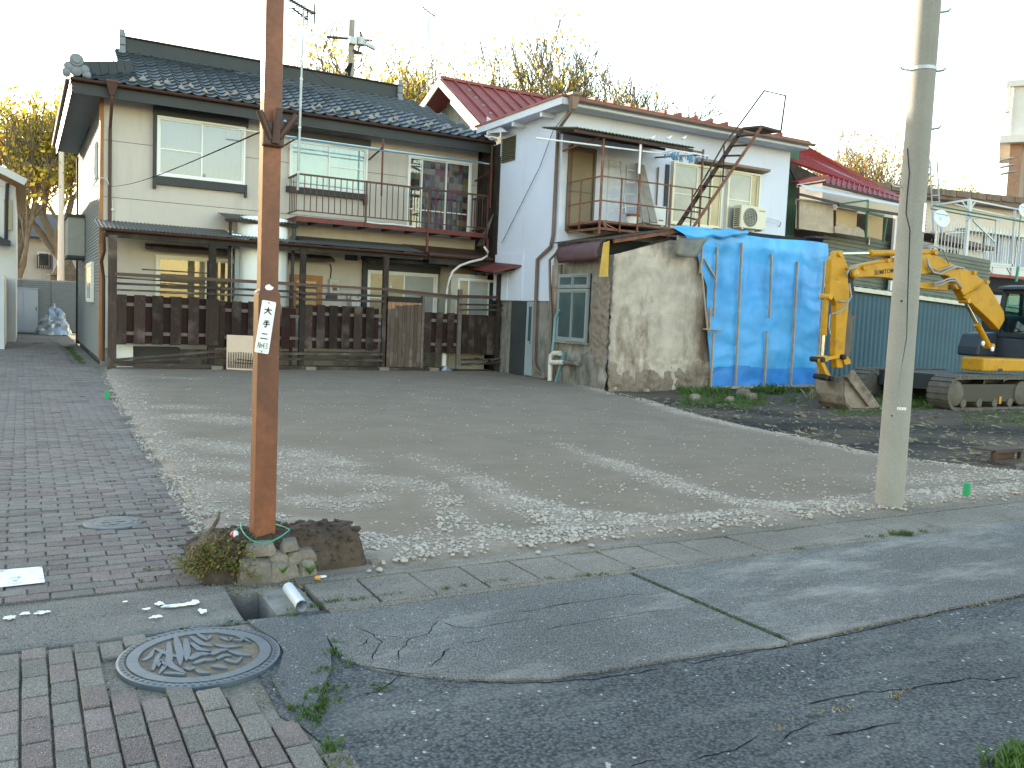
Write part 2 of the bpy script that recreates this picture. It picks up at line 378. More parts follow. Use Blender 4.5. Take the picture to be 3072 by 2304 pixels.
# patchwork curtain: coloured squares printed on the cloth
m, nt, b, pos = new_mat('patchwork')
mp = nt.nodes.new('ShaderNodeMapping'); mp.inputs['Scale'].default_value = (7.5, 0.0, 6.5); nt.links.new(pos, mp.inputs[0])
fl = nt.nodes.new('ShaderNodeVectorMath'); fl.operation = 'FLOOR'; nt.links.new(mp.outputs[0], fl.inputs[0])
wnz = nt.nodes.new('ShaderNodeTexWhiteNoise'); wnz.noise_dimensions = '3D'; nt.links.new(fl.outputs[0], wnz.inputs[0])
cr = nt.nodes.new('ShaderNodeValToRGB'); cr.color_ramp.interpolation = 'CONSTANT'
for i, (p, c) in enumerate(((0, (.10, .05, .06)), (.2, (.22, .055, .10)), (.4, (.30, .22, .12)), (.55, (.16, .22, .19)), (.7, (.34, .29, .22)), (.85, (.09, .10, .11)))):
    e = cr.color_ramp.elements[i] if i < 2 else cr.color_ramp.elements.new(p)
    e.position = p; e.color = (*c, 1)
nt.links.new(wnz.outputs[0], cr.inputs[0]); nt.links.new(cr.outputs[0], b.inputs['Base Color']); b.inputs['Roughness'].default_value = .9

# asphalt: aggregate cells of their own grey, pale flecks, worn dusty patches
def asphalt(name, base, agg, dust, dust_amt, fleck=.995, cell=80, bump=.9):
    m, nt, b, pos = new_mat(name)
    v = nt.nodes.new('ShaderNodeTexVoronoi'); v.inputs['Scale'].default_value = cell; nt.links.new(pos, v.inputs['Vector'])
    sx = nt.nodes.new('ShaderNodeSeparateColor'); nt.links.new(v.outputs['Color'], sx.inputs[0])
    c = _mix(nt, sx.outputs[0], base, agg)
    c = _mix(nt, _ramp(nt, v.outputs['Distance'], .35, .8), c, tuple(x*.45 for x in base))
    big = _noise(nt, pos, 1.1, 6, .65)
    c = _mix(nt, 1.0, c, _mix(nt, _ramp(nt, big, .3, .7), (.78,)*3, (1.2,)*3), 'MULTIPLY')
    mid = _noise(nt, pos, 1.7, 9, .74, (.38, 1.15, 1))
    c = _mix(nt, _math(nt, 'MULTIPLY', _ramp(nt, mid, .5, .72), dust_amt), c, dust)
    c = _mix(nt, _math(nt, 'GREATER_THAN', sx.outputs[1], fleck), c, (.36, .36, .35))
    nt.links.new(c, b.inputs['Base Color']); b.inputs['Roughness'].default_value = .85; b.inputs['Specular IOR Level'].default_value = .35
    bn = nt.nodes.new('ShaderNodeBump'); bn.inputs['Strength'].default_value = bump; bn.inputs['Distance'].default_value = .006; bn.invert = True
    nt.links.new(v.outputs['Distance'], bn.inputs['Height']); nt.links.new(bn.outputs[0], b.inputs['Normal'])
    return m
asphalt('asphalt', (.058, .062, .067), (.128, .134, .141), (.21, .20, .18), .6)
asphalt('asphalt_worn', (.118, .115, .112), (.215, .21, .20), (.36, .335, .30), .85, cell=130, bump=.5)
asphalt('asphalt_patch', (.085, .09, .096), (.165, .172, .178), (.2, .2, .19), .35, cell=150, bump=.5)
asphalt('slab', (.185, .16, .135), (.27, .235, .20), (.34, .295, .25), .6, cell=160, fleck=.995, bump=.35)
asphalt('kerb_concrete', (.15, .14, .13), (.225, .21, .195), (.28, .26, .235), .5, cell=170, fleck=.995, bump=.35)
asphalt('mortar', (.17, .145, .115), (.26, .225, .185), (.33, .31, .28), .7, cell=120, fleck=.995, bump=.5)
for nm, a, g in (('brick_pink', (.17, .134, .124), (.305, .255, .236)), ('brick_grey', (.163, .147, .132), (.295, .268, .243)), ('brick_plum', (.138, .107, .103), (.255, .208, .20))):
    asphalt(nm, a, g, (.22, .19, .18), .35, cell=260, fleck=.993, bump=.35)
    nt = MATS[nm].node_tree; b = nt.nodes['Principled BSDF']; src = b.inputs['Base Color'].links[0].from_socket
    o = nt.nodes.new('ShaderNodeObjectInfo')
    nt.links.new(_mix(nt, 1.0, src, _mix(nt, o.outputs['Random'], (.84,)*3, (1.12,)*3), 'MULTIPLY'), b.inputs['Base Color'])
BRICKS = ('brick_pink', 'brick_grey', 'brick_plum')

# lot: raked grey sand, whitened by stone dust where the crushed stone lies (painted per point: 'dust')
m, nt, b, pos = new_mat('lot_sand')
at = nt.nodes.new('ShaderNodeAttribute'); at.attribute_name = 'dust'
n1 = _noise(nt, pos, 160, 3, .6); n2 = _noise(nt, pos, 1.3, 6, .65); n3 = _noise(nt, pos, 5.5, 7, .78, (.16, 3.4, 1))
c = _mix(nt, _ramp(nt, n2, .3, .7), (.198, .160, .124), (.254, .204, .160))
c = _mix(nt, 1.0, c, _mix(nt, _ramp(nt, n1, .3, .7), (.72,)*3, (1.25,)*3), 'MULTIPLY')
c = _mix(nt, _math(nt, 'MULTIPLY', _ramp(nt, n3, .55, .70), .7), c, (.12, .098, .07))
c = _mix(nt, _math(nt, 'MULTIPLY', at.outputs['Fac'], _ramp(nt, _noise(nt, pos, 26, 6, .8), .32, .62)), c, (.36, .305, .262))
nt.links.new(c, b.inputs['Base Color']); b.inputs['Roughness'].default_value = .95; b.inputs['Specular IOR Level'].default_value = .2
bn = nt.nodes.new('ShaderNodeBump'); bn.inputs['Strength'].default_value = .7; bn.inputs['Distance'].default_value = .012
nt.links.new(_math(nt, 'ADD', n1, _math(nt, 'MULTIPLY', n3, .9)), bn.inputs['Height']); nt.links.new(bn.outputs[0], b.inputs['Normal'])

# dirt yard: dark burnt patch and brown litter ('char' painted per point)
m, nt, b, pos = new_mat('yard_dirt')
at = nt.nodes.new('ShaderNodeAttribute'); at.attribute_name = 'char'
n1 = _noise(nt, pos, 2.6, 8, .75, (.5, 1.4, 1)); n2 = _noise(nt, pos, 45, 4, .7)
c = _mix(nt, _ramp(nt, n1, .35, .65), (.060, .042, .030), (.125, .094, .068))
c = _mix(nt, 1.0, c, _mix(nt, _ramp(nt, n2, .3, .7), (.6,)*3, (1.35,)*3), 'MULTIPLY')
c = _mix(nt, _math(nt, 'MULTIPLY', at.outputs['Fac'], _ramp(nt, n1, .2, .5)), c, (.012, .011, .011))
nt.links.new(c, b.inputs['Base Color']); b.inputs['Roughness'].default_value = .95
bn = nt.nodes.new('ShaderNodeBump'); bn.inputs['Strength'].default_value = .9; bn.inputs['Distance'].default_value = .03
nt.links.new(_math(nt, 'ADD', n1, n2), bn.inputs['Height']); nt.links.new(bn.outputs[0], b.inputs['Normal'])

# ================================================================== GROUND
def structure(o): o['kind'] = 'structure'; return o
def sheet(name, pts, z, m, thick=.06):
    return structure(MB().prism([(x, y, z-thick) for x, y in pts], (0, 0, thick)).build(name, m))
o = structure(MB().poly([(-400, -400, -.42), (400, -400, -.42), (400, 400, -.42), (-400, 400, -.42)]).build('ground', 'soil'))
# dark coarse road, cut out round the forecourt of bricks on the left
fx = [(1.75, .95), (2.3, 1.04), (2.6, .93), (2.88, .87), (3.0, .82), (3.32, .83), (3.60, .86), (3.98, .92)]      # right rim of the brick forecourt (y, x)
def forecourt_x(y): return float(np.interp(y, [a for a, _ in fx], [b for _, b in fx]))
sheet('road', [(x-.02, y) for y, x in fx[:7]] + [(1.0, 4.0), (60, 4.0), (60, -30), (.5, -30)], -.014, 'asphalt')
arc = [dz(*q) for q in ((700, 1365), (740, 1420), (800, 1440), (900, 1455), (1000, 1465), (1200, 1460), (1400, 1430), (1600, 1398), (1692, 1390))]
arc = [(p.x, p.y) for p in arc]
def wob(pts, n=6, a=.012, seed=0):
    out = []
    for i in range(len(pts)-1):
        for k in range(n):
            t = k/n; x = pts[i][0]*(1-t)+pts[i+1][0]*t; y = pts[i][1]*(1-t)+pts[i+1][1]*t
            out.append((x+a*noise.noise((x*6, y*6, seed)), y+a*noise.noise((x*6, y*6, seed+9))))
    return out+[pts[-1]]
apron = structure(MB().prism([(x, y, -.05) for x, y in wob(arc)+[(3.085, 2.77), (3.035, 3.93), (1.1, 3.93)]], (0, 0, .046)).build('road_apron', 'asphalt_worn'))
edge2 = [(3.12, 2.765), (3.95, 2.78), (4.97, 2.77), (7.5, 2.74), (14, 2.7), (30, 2.7)]
MB().prism([(x, y, -.05) for x, y in wob(edge2)+[(30, 3.93), (3.07, 3.93)]], (0, 0, .047)).build('apron_slab', 'asphalt_worn', apron)
patch = [(.90, 3.98), (1.15, 3.95), (1.18, 3.74), (1.15, 3.52), (1.08, 3.3), (.99, 3.13), (.885, 2.93), (.84, 3.05), (.845, 3.3), (.90, 3.4), (.955, 3.55), (.96, 3.7), (.92, 3.85)]
sheet('road_patch', wob(patch, 3, .006), -.003, 'asphalt_patch', .03)
# alley and forecourt beds
sheet('alley_bed', [(-1.6, 4.46), (1.35, 4.46), (1.5, 9), (1.6, 20.4), (1.44, 20.6), (1.44, 38), (-1.6, 38)], -.012, 'mortar')
sheet('forecourt_bed', [(-2.5, 1.2), (1.05, 1.2)] + [(x+.06, y) for y, x in fx] + [(-2.5, 3.98)], -.022, 'mortar', .05)

# bricks: alley rows run across, forecourt columns run along the alley; every brick its own edges
def brick_mesh(name, l, w, m):
    c = .004; h = .05; V = []
    for z, k in ((-h, 0), (-c, 0), (0, c)):
        V += [(-l/2+k, -w/2+k, z), (l/2-k, -w/2+k, z), (l/2-k, w/2-k, z), (-l/2+k, w/2-k, z)]
    b = MB().add(V, [(8, 9, 10, 11)] + [(i+4*r, (i+1) % 4+4*r, (i+1) % 4+4*r+4, i+4*r+4) for r in (0, 1) for i in range(4)])
    return b.mesh(name, m)
ax = [(4.4, .82), (5.2, .80), (5.61, .97), (8.0, 1.01), (13, 1.12), (17.5, 1.28), (20, 1.36), (20.8, .95), (29, .98), (40, 1)]
def alley_x(y): return float(np.interp(y, [a for a, _ in ax], [b for _, b in ax]))
def lay_bricks(name, rows, label):
    st = bpy.data.objects.new(name, None); COL.objects.link(st); st['kind'] = 'structure'; ORG[name] = Vector((0, 0, 0))
    rows.sort(key=lambda r: r[0]*r[0]+r[1]*r[1])
    me = {}
    V = []; F = []; I = []
    for k, (x, y, l, w) in enumerate(rows):
        mi = rng.choice(3, p=(.4, .35, .25)); zz = float(rng.normal(0, .0022)); rz = float(rng.normal(0, .008))
        if k < 300:
            key = (round(l, 3), round(w, 3), mi)
            if key not in me: me[key] = brick_mesh('brick', l, w, BRICKS[mi])
            piece('brick', me[key], st, (x, y, zz), (float(rng.normal(0, .006)), float(rng.normal(0, .006)), rz))
        else:
            b = len(V); c = .004
            for z, kk in ((-.04, 0), (-c, 0), (0, c)):
                V += [(x-l/2+kk, y-w/2+kk, z+zz), (x+l/2-kk, y-w/2+kk, z+zz), (x+l/2-kk, y+w/2-kk, z+zz), (x-l/2+kk, y+w/2-kk, z+zz)]
            F += [(b+8, b+9, b+10, b+11)] + [(b+i+4*r, b+(i+1) % 4+4*r, b+(i+1) % 4+4*r+4, b+i+4*r+4) for r in (0, 1) for i in range(4)]; I += [mi]*9
    if V:
        stuff_mesh('bricks', V, F, list(BRICKS), parent=st, midx=I)
    return st
rows = []
y = 4.66; r = 0
while y < 33:
    off = (r % 2)*.0975+float(rng.normal(0, .004))
    x = -1.35+off; xr = alley_x(y)
    while x < xr:
        l = .187
        if x+l/2 > xr: l = max(.06, xr-(x-.187/2))
        if not ((x-.505)**2+(y-6.06)**2 < .20**2):
            rows.append((x if l == .187 else x-.187/2+l/2, y, l, .089))
        x += .195
    y += .097; r += 1
alley = lay_bricks('alley_paving', rows, '')
rows = []
x = -1.57; c = 0
while x < 1.05:
    y = 2.0+(c % 2)*.0925
    while y < 3.99:
        w = .176
        top = min(y+w/2, 3.965)
        if x+.04 < forecourt_x(y) and (x-.635)**2+(y-3.63)**2 > .355**2:
            w2 = top-(y-w/2)
            if w2 > .05: rows.append((x, y-w/2+w2/2, .086, w2))
        y += .185
    x += .0945; c += 1
fore = lay_bricks('forecourt_paving', rows, '')

# gutter: kerb block on the left, open hole, worn cover slabs to the right
k = MB()
prof = [(3.995, -.1), (3.995, -.012), (4.03, .0), (4.44, .022), (4.47, .015), (4.47, -.1)]
k.prism([(-3, y, z) for y, z in prof], (3.885, 0, 0))
kerb = structure(bevel(k.build('kerb', 'kerb_concrete'), .012))
t = MB(); t.box(.80, 1.30, 4.0, 4.44, -.36, -.30); t.box(.86, .90, 4.0, 4.44, -.30, -.03); t.box(1.045, 1.25, 4.02, 4.40, -.30, -.012); t.box(.86, 1.3, 3.985, 4.0, -.36, -.016); t.box(.86, 1.3, 4.40, 4.6, -.36, -.018)
structure(t.build('gutter_channel', 'concrete_grey'))
g = MB(); g.box(1.25, 30, 4.385, 4.50, -.1, .004); g.box(13.66, 30, 3.98, 4.38, -.1, 0); g.box(1.28, 30, 3.925, 3.975, -.1, -.001)
gut = structure(g.build('gutter', 'mortar'))
cuts = [1.27, 1.56, 1.86, 2.17, 2.50, 2.80, 3.13, 3.45, 3.76, 4.2, 4.65, 5.1, 5.55, 6.0, 6.45, 6.9, 7.35, 7.8, 8.25, 8.7, 9.15, 9.6, 10.05, 10.5, 10.95, 11.4, 11.85, 12.3, 12.75, 13.2, 13.65]
for a, b_ in zip(cuts, cuts[1:]):
    d = [float(rng.normal(0, .003)) for _ in range(4)]
    o = MB().add([(a+.006, 3.981, -.09), (b_-.006, 3.981, -.09), (b_-.006, 4.380, -.09), (a+.006, 4.380, -.09),
                  (a+.006, 3.981, d[0]), (b_-.006, 3.981, d[1]), (b_-.006, 4.380, d[2]), (a+.006, 4.380, d[3])],
                 [(0, 3, 2, 1), (4, 5, 6, 7), (0, 1, 5, 4), (1, 2, 6, 5), (2, 3, 7, 6), (3, 0, 4, 7)]).build('cover_slab', 'slab', gut)
    bevel(o, .006)
def blob(cx, cy, rx, ry, z, seed, n=40):
    k = lambda t: max(.3, 1+.75*noise.noise((math.cos(t)*1.6, math.sin(t)*1.6, seed*1.7))+.45*noise.noise((math.cos(t)*5, math.sin(t)*5, seed+5)))
    return [(cx+rx*math.cos(t)*k(t), cy+ry*math.sin(t)*k(t), z) for t in (2*math.pi*i/n for i in range(n))]
def paint(parent, cx, cy, rx, ry, z, seed):
    MB().prism(blob(cx, cy, rx, ry, z, seed), (0, 0, .003)).build('paint_mark', 'white_paint', parent)
for i, (px, py, rx, ry) in enumerate(((480, 1812, .02, .02), (520, 1818, .055, .018), (565, 1812, .05, .02), (585, 1805, .015, .018), (440, 1827, .016, .010), (606, 1832, .016, .026), (375, 1808, .012, .006), (28, 1855, .022, .02), (75, 1843, .018, .014), (125, 1840, .028, .018), (470, 1848, .022, .014))):
    p = on_z(px, py, .02); paint(kerb, p.x, p.y, rx, ry, .0075+.013*(min(max(p.y-4.03, 0), .41)/.41)+.0065, i)
# faded white stop bar painted on the alley bricks
q = [(-.9, 5.20), (.086, 5.165), (.094, 4.875), (-.9, 4.83)]
MB().prism([(x, y, .003) for x, y in q][::-1], (0, 0, .003)).build('painted_bar', 'white_paint', alley)

# ------------------------------------------------------------------ lot
XL = [(4.45, 1.2), (5.0, 1.0), (5.61, .97), (8.02, 1.01), (13, 1.12), (17.5, 1.28), (20.2, 1.5)]
XR = [(4.45, 11.5), (5.0, 9.9), (5.31, 9.31), (6.0, 8.85), (6.81, 8.68), (8.76, 9.05), (11, 9.5), (13.84, 10.1), (14.6, 10.45), (20.2, 10.6)]
def xl(y): return float(np.interp(y, [a for a, _ in XL], [b for _, b in XL]))
def xr(y): return float(np.interp(y, [a for a, _ in XR], [b for _, b in XR]))
STREAKS = [  # photographed bands of crushed stone, as lines on the ground (width m, strength)
 ([(215, 800), (240, 860), (290, 930), (340, 1010), (400, 1100), (440, 1150)], .26, 1.0),
 ([(250, 885), (330, 880), (400, 882)], .22, .6), ([(300, 903), (430, 903), (520, 912)], .25, .75), ([(410, 962), (520, 972), (640, 985), (740, 1008)], .22, 1.0),
 ([(350, 1000), (560, 1015), (700, 1040)], .25, .7), ([(600, 1000), (740, 1040), (880, 1050)], .25, .8), ([(380, 1050), (540, 1060)], .25, .7), ([(660, 1085), (740, 1095), (800, 1080)], .18, .9),
 ([(440, 1108), (540, 1120), (640, 1128), (725, 1142)], .12, 1.1), ([(780, 1035), (860, 1040), (950, 1062)], .12, .8),
 ([(770, 1195), (850, 1195), (1000, 1178), (1150, 1163), (1300, 1143), (1640, 1112), (1900, 1090), (2212, 1052)], .14, 1.0),
 ([(790, 1218), (1000, 1194), (1300, 1160), (1640, 1126), (1900, 1098), (2212, 1062)], .10, .7), ([(790, 1170), (830, 1190)], .16, 1.1), ([(950, 1080), (1000, 1140), (1100, 1160)], .16, .6),
 ([(1020, 1040), (1080, 1070), (1130, 1090), (1230, 1115), (1370, 1128)], .17, 1.15), ([(1090, 1085), (1180, 1120), (1260, 1140)], .17, 1.0), ([(900, 990), (960, 1010), (1020, 1040)], .2, .35),
 ([(1210, 962), (1270, 985), (1310, 1000)], .10, .5), ([(1310, 1000), (1420, 1035), (1500, 1065), (1600, 1090), (1700, 1100)], .17, 1.0),
 ([(1340, 850), (1480, 897), (1600, 925), (1700, 943), (1880, 985), (2050, 1008), (2212, 1025)], .10, 1.2), ([(1640, 1115), (1760, 1095), (1900, 1080), (2100, 1060)], .16, 1.0),
 ([(1950, 1040), (2080, 1035), (2212, 1030)], .3, .55), ([(200, 812), (330, 815), (420, 820)], .12, .5), ([(1195, 815), (1260, 835), (1320, 852)], .12, .9), ([(860, 1185), (960, 1150), (1000, 1120)], .14, .55)]
SEG = []
for pts, w, s_ in STREAKS:
    P = [dz(*p) for p in pts]
    for a, b_ in zip(P, P[1:]): SEG.append((a.x, a.y, b_.x, b_.y, w, s_))
SEG = np.array(SEG)
def stone_density(x, y):
    x = np.asarray(x); y = np.asarray(y); out = np.zeros(x.shape)
    for ax_, ay, bx, by, w, s_ in SEG:
        w = w*(1+.35*(max(0, (ay+by)/2-5)/5))
        dx, dy = bx-ax_, by-ay; L = dx*dx+dy*dy+1e-9
        t = np.clip(((x-ax_)*dx+(y-ay)*dy)/L, 0, 1); d2 = (x-ax_-t*dx)**2+(y-ay-t*dy)**2
        out = np.maximum(out, s_*np.exp(-d2/(w*w)))
    return out
ny, nx = 330, 190
Yv = 4.44+(np.linspace(0, 1, ny+1)**1.35)*(20.78-4.44)
LV = np.zeros((ny+1, nx+1, 3)); 
for i, yy in enumerate(Yv):
    a, b_ = xl(yy)+.03*noise.noise((yy*3, 0, 0)), xr(yy)+.06*noise.noise((yy*2.1, 5, 0))+.03*noise.noise((yy*9, 5, 3))
    for j in range(nx+1):
        xx = a+(b_-a)*j/nx
        e = min(1, min(j, nx-j)/3)
        rake = .006*noise.noise((xx*.35, yy*7, 2))+.004*noise.noise((xx*2.5, yy*2.5, 4))
        LV[i, j] = (xx, yy, -.05+e*(.062+rake)+(0 if yy > 4.6 else -.01))
dens = stone_density(LV[..., 0], LV[..., 1])
LV[..., 2] += .012*np.clip(dens, 0, 1)
idx = np.arange((ny+1)*(nx+1)).reshape(ny+1, nx+1)
F = np.stack([idx[:-1, :-1], idx[:-1, 1:], idx[1:, 1:], idx[1:, :-1]], -1).reshape(-1, 4)
lot = stuff_mesh('gravel_lot', LV.reshape(-1, 3), F, 'lot_sand', 'structure')
at = lot.data.attributes.new('dust', 'FLOAT', 'POINT'); at.data.foreach_set('value', np.clip(dens*1.05, 0, 1).ravel().astype(np.float32))
lot.data.polygons.foreach_set('use_smooth', [True]*len(F))
# crushed stone lying on it
PHI = (1+5**.5)/2
ICO = np.array([(-1, PHI, 0), (1, PHI, 0), (-1, -PHI, 0), (1, -PHI, 0), (0, -1, PHI), (0, 1, PHI), (0, -1, -PHI), (0, 1, -PHI), (PHI, 0, -1), (PHI, 0, 1), (-PHI, 0, -1), (-PHI, 0, 1)])/1.902
ICF = np.array([(0, 11, 5), (0, 5, 1), (0, 1, 7), (0, 7, 10), (0, 10, 11), (1, 5, 9), (5, 11, 4), (11, 10, 2), (10, 7, 6), (7, 1, 8), (3, 9, 4), (3, 4, 2), (3, 2, 6), (3, 6, 8), (3, 8, 9), (4, 9, 5), (2, 4, 11), (6, 2, 10), (8, 6, 7), (9, 8, 1)])
def scatter_rocks(name, X, Y, Z, R, m, parent=None, flat=.6):
    n = len(X); a = rng.uniform(0, 6.283, n); ca, sa = np.cos(a), np.sin(a)
    V = ICO[None]*rng.uniform(.62, 1.25, (n, 12, 1))*R[:, None, None]
    V[..., 2] *= flat; V[..., 0] *= rng.uniform(.8, 1.35, (n, 1))
    x = V[..., 0]*ca[:, None]-V[..., 1]*sa[:, None]; y_ = V[..., 0]*sa[:, None]+V[..., 1]*ca[:, None]
    V = np.stack([x+X[:, None], y_+Y[:, None], V[..., 2]+Z[:, None]], -1).reshape(-1, 3)
    F = (ICF[None]+(np.arange(n)*12)[:, None, None]).reshape(-1, 3)
    return stuff_mesh(name, V, F, m, parent=parent)
N = 620000
X = rng.uniform(.9, 11.4, N); Y = 4.42+rng.beta(1, 2.2, N)*15.2
xlv = np.interp(Y, [a for a, _ in XL], [b_ for _, b_ in XL]); xrv = np.interp(Y, [a for a, _ in XR], [b_ for _, b_ in XR])
pr_ = stone_density(X, Y)
nz = np.array([noise.noise((x*3.3, y*3.3, 1)) for x, y in zip(X, Y)])
keep = (X > xlv-.05) & (X < xrv+.05) & (rng.uniform(0, 1, N) < np.clip((pr_-.12)*(.42+.75*nz), 0, 1)*.5+.0026+.010*np.clip((8.5-Y)/4, 0, 1)*np.clip(.4+1.6*nz, 0, 1.2)) & ~((X < 1.62) & (Y < 5.5) & (Y < 4.75+(1.62-X)*1.6))
X, Y = X[keep], Y[keep]; pd = stone_density(X, Y)
R = rng.gamma(4, .0013, len(X))*(1+.6*np.clip(6.5-Y, 0, 2)/2)+.0028
R = np.clip(R, .004, .021)
scatter_rocks('gravel', X, Y, .012+.012*np.clip(pd, 0, 1)+R*.3, R, 'stone_white')

# ------------------------------------------------------------------ dirt yard on the right
ny2, nx2 = 150, 230
DV = np.zeros((ny2+1, nx2+1, 3)); CH = np.zeros((ny2+1, nx2+1))
for i in range(ny2+1):
    yy = 4.42+(i/ny2)*14.5
    for j in range(nx2+1):
        xx = xr(yy)-.35+(j/nx2)**1.4*(34-xr(yy))
        base = -.055 if yy < 13 else -.055+.05*min(1, (yy-13)/1.5)
        DV[i, j] = (xx, yy, base+.035*noise.noise((xx*.8, yy*.8, 7))+.018*noise.noise((xx*4, yy*4, 8)))
        d = 0
        for (ax_, ay, bx, by, w) in ((9.6, 9.6, 12.4, 8.7, .75), (12.4, 8.7, 14.0, 7.9, .7), (9.5, 7.4, 11, 7.4, .6), (10.8, 12.6, 11.2, 10.6, .45)):
            ddx, ddy = bx-ax_, by-ay; t = max(0, min(1, ((xx-ax_)*ddx+(yy-ay)*ddy)/(ddx*ddx+ddy*ddy)))
            q2 = (xx-ax_-t*ddx)**2+(yy-ay-t*ddy)**2; d = max(d, math.exp(-q2/(w*w)))
        CH[i, j] = min(1, d*1.5*(.75+.6*noise.noise((xx*1.7, yy*1.7, 3))))
idx = np.arange((ny2+1)*(nx2+1)).reshape(ny2+1, nx2+1)
F = np.stack([idx[:-1, :-1], idx[:-1, 1:], idx[1:, 1:], idx[1:, :-1]], -1).reshape(-1, 4)
yard = stuff_mesh('dirt_yard', DV.reshape(-1, 3), F, 'yard_dirt', 'structure')
at = yard.data.attributes.new('char', 'FLOAT', 'POINT'); at.data.foreach_set('value', np.clip(CH, 0, 1).ravel().astype(np.float32))
n = 1300
X = rng.uniform(8.6, 19, n); Y = rng.uniform(5.2, 13.8, n); ok = X > np.interp(Y, [a for a, _ in XR], [b_ for _, b_ in XR])+.02
X, Y = X[ok], Y[ok]; R = np.clip(rng.gamma(2.2, .009, len(X)), .006, .07)
scatter_rocks('rubble', X, Y, -.05+R*.2, R, 'rock')

# ================================================================== CREAM TWO-STOREY HOUSE
def V3(*a): return Vector(a)
XU, YN, ZU = V3(1, 0, 0), V3(0, -1, 0), V3(0, 0, 1)
def lbox(mb, O, U, N, u0, u1, n0, n1, z0, z1):
    c = [O+U*u+N*n+ZU*z for z in (z0, z1) for u, n in ((u0, n0), (u1, n0), (u1, n1), (u0, n1))]
    return mb.add(c, [(0, 3, 2, 1), (4, 5, 6, 7), (0, 1, 5, 4), (1, 2, 6, 5), (2, 3, 7, 6), (3, 0, 4, 7)])
def ring(mb, O, U, N, u0, u1, z0, z1, t, n0, n1):
    lbox(mb, O, U, N, u0, u0+t, n0, n1, z0, z1); lbox(mb, O, U, N, u1-t, u1, n0, n1, z0, z1)
    lbox(mb, O, U, N, u0+t, u1-t, n0, n1, z0, z0+t); lbox(mb, O, U, N, u0+t, u1-t, n0, n1, z1-t, z1)
def window(parent, O, U, N, w, h, panes, sash='sash', t=.045, depth=.10, rails=(), name='window'):
    """panes: list of (u0, u1, pane material, curtain material or None)"""
    f = MB(); ring(f, O, U, N, 0, w, 0, h, t, 0, depth)
    wo = f.build(name, sash, parent)
    for i, (u0, u1, pm, cm) in enumerate(panes):
        s = MB(); nn = .035 if i % 2 else .06
        ring(s, O, U, N, max(t, u0-.015), min(w-t, u1+.015), t, h-t, .032, nn-.014, nn+.014)
        for z in rails:
            if i in z[1]: lbox(s, O, U, N, u0+.02, u1-.02, nn-.012, nn+.012, z[0]-.014, z[0]+.014)
        s.build('sash', sash, wo)
        MB().poly([O+U*u+N*nn+ZU*z for u, z in ((u0+.015, t), (u1-.015, t), (u1-.015, h-t), (u0+.015, h-t))]).build('pane', pm, wo)
        if cm:
            k = max(8, int((u1-u0)*34)); fr = 2*math.pi*random.uniform(7.5, 9.5)
            MB().grid(lambda a, b_: O+U*(max(t, u0)+.01+a*(min(w-t, u1)-max(t, u0)-.02))+N*(.010+.0045*math.sin(fr*a*(u1-u0)+b_*.6))+ZU*(t+.02+b_*(h-2*t-.03)), k, 3).build('curtain', cm, wo, smooth=True)
    return wo
def back(parent, O, U, N, w, h, m='dark_room'):
    b = MB(); lbox(b, O, U, N, .02, w-.02, -.005, .004, .02, h-.02); return b.build('unlit_panel', m, parent)  # flat near-black panel on the wall stands in for the unlit room

HF = 20.8                                    # front wall plane
house = empty('two_storey_house', (1.44, HF, 0), 'cream stucco two-storey house with dark tiled roof and balcony behind the wooden fence', 'house')
zr = lambda y: 5.9+(y-20.2)*.514
g1 = on_y(360, 425, HF).z; g2 = on_y(360, 594, HF).z
w = MB()
zs = [.35, 1.9, 2.75, g2, g1, 5.72]
for a, b_ in zip(zs, zs[1:]): w.box(1.47, 10.42, HF, HF+.12, a+.006, b_-.006)
w.build('wall', 'stucco', house)
MB().box(1.48, 10.41, HF+.012, HF+.10, .3, 5.72).build('wall_backing', 'groove', house)
MB().box(1.46, 10.42, HF-.01, HF+.12, -.1, .352).build('foundation', 'concrete_grey', house)
# side wall: ribbed siding boards
s = MB(); s.box(1.462, 1.55, HF+.02, 29.6, .1, 5.68)
z = .12
while z < 5.64:
    s.add([(1.462, HF+.14, z), (1.438, HF+.14, z), (1.455, HF+.14, z+.066), (1.462, 29.6, z), (1.438, 29.6, z), (1.455, 29.6, z+.066)], [(0, 1, 2), (3, 5, 4), (1, 4, 5, 2), (0, 3, 4, 1)]); z += .07
s.build('side_wall', 'siding', house)
MB().box(1.425, 1.50, HF-.015, HF+.13, .1, 5.7).build('corner_post', 'orange_wood', house)
MB().box(1.40, 1.50, 29.6, 29.75, 0, 5.6).build('end_trim', 'old_timber', house)
MB().box(1.56, 10.35, HF+.13, 29.39, -.4, -.02).build('sun_stop_slab', 'concrete_grey', house)  # unseen slab added to stop sunlight passing under the house
MB().box(1.5, 10.42, 29.4, 29.6, -.4, 6).build('rear_wall', 'siding', house)
MB().box(10.36, 10.42, HF+.12, 29.4, 0, 6).build('party_wall', 'old_timber', house)

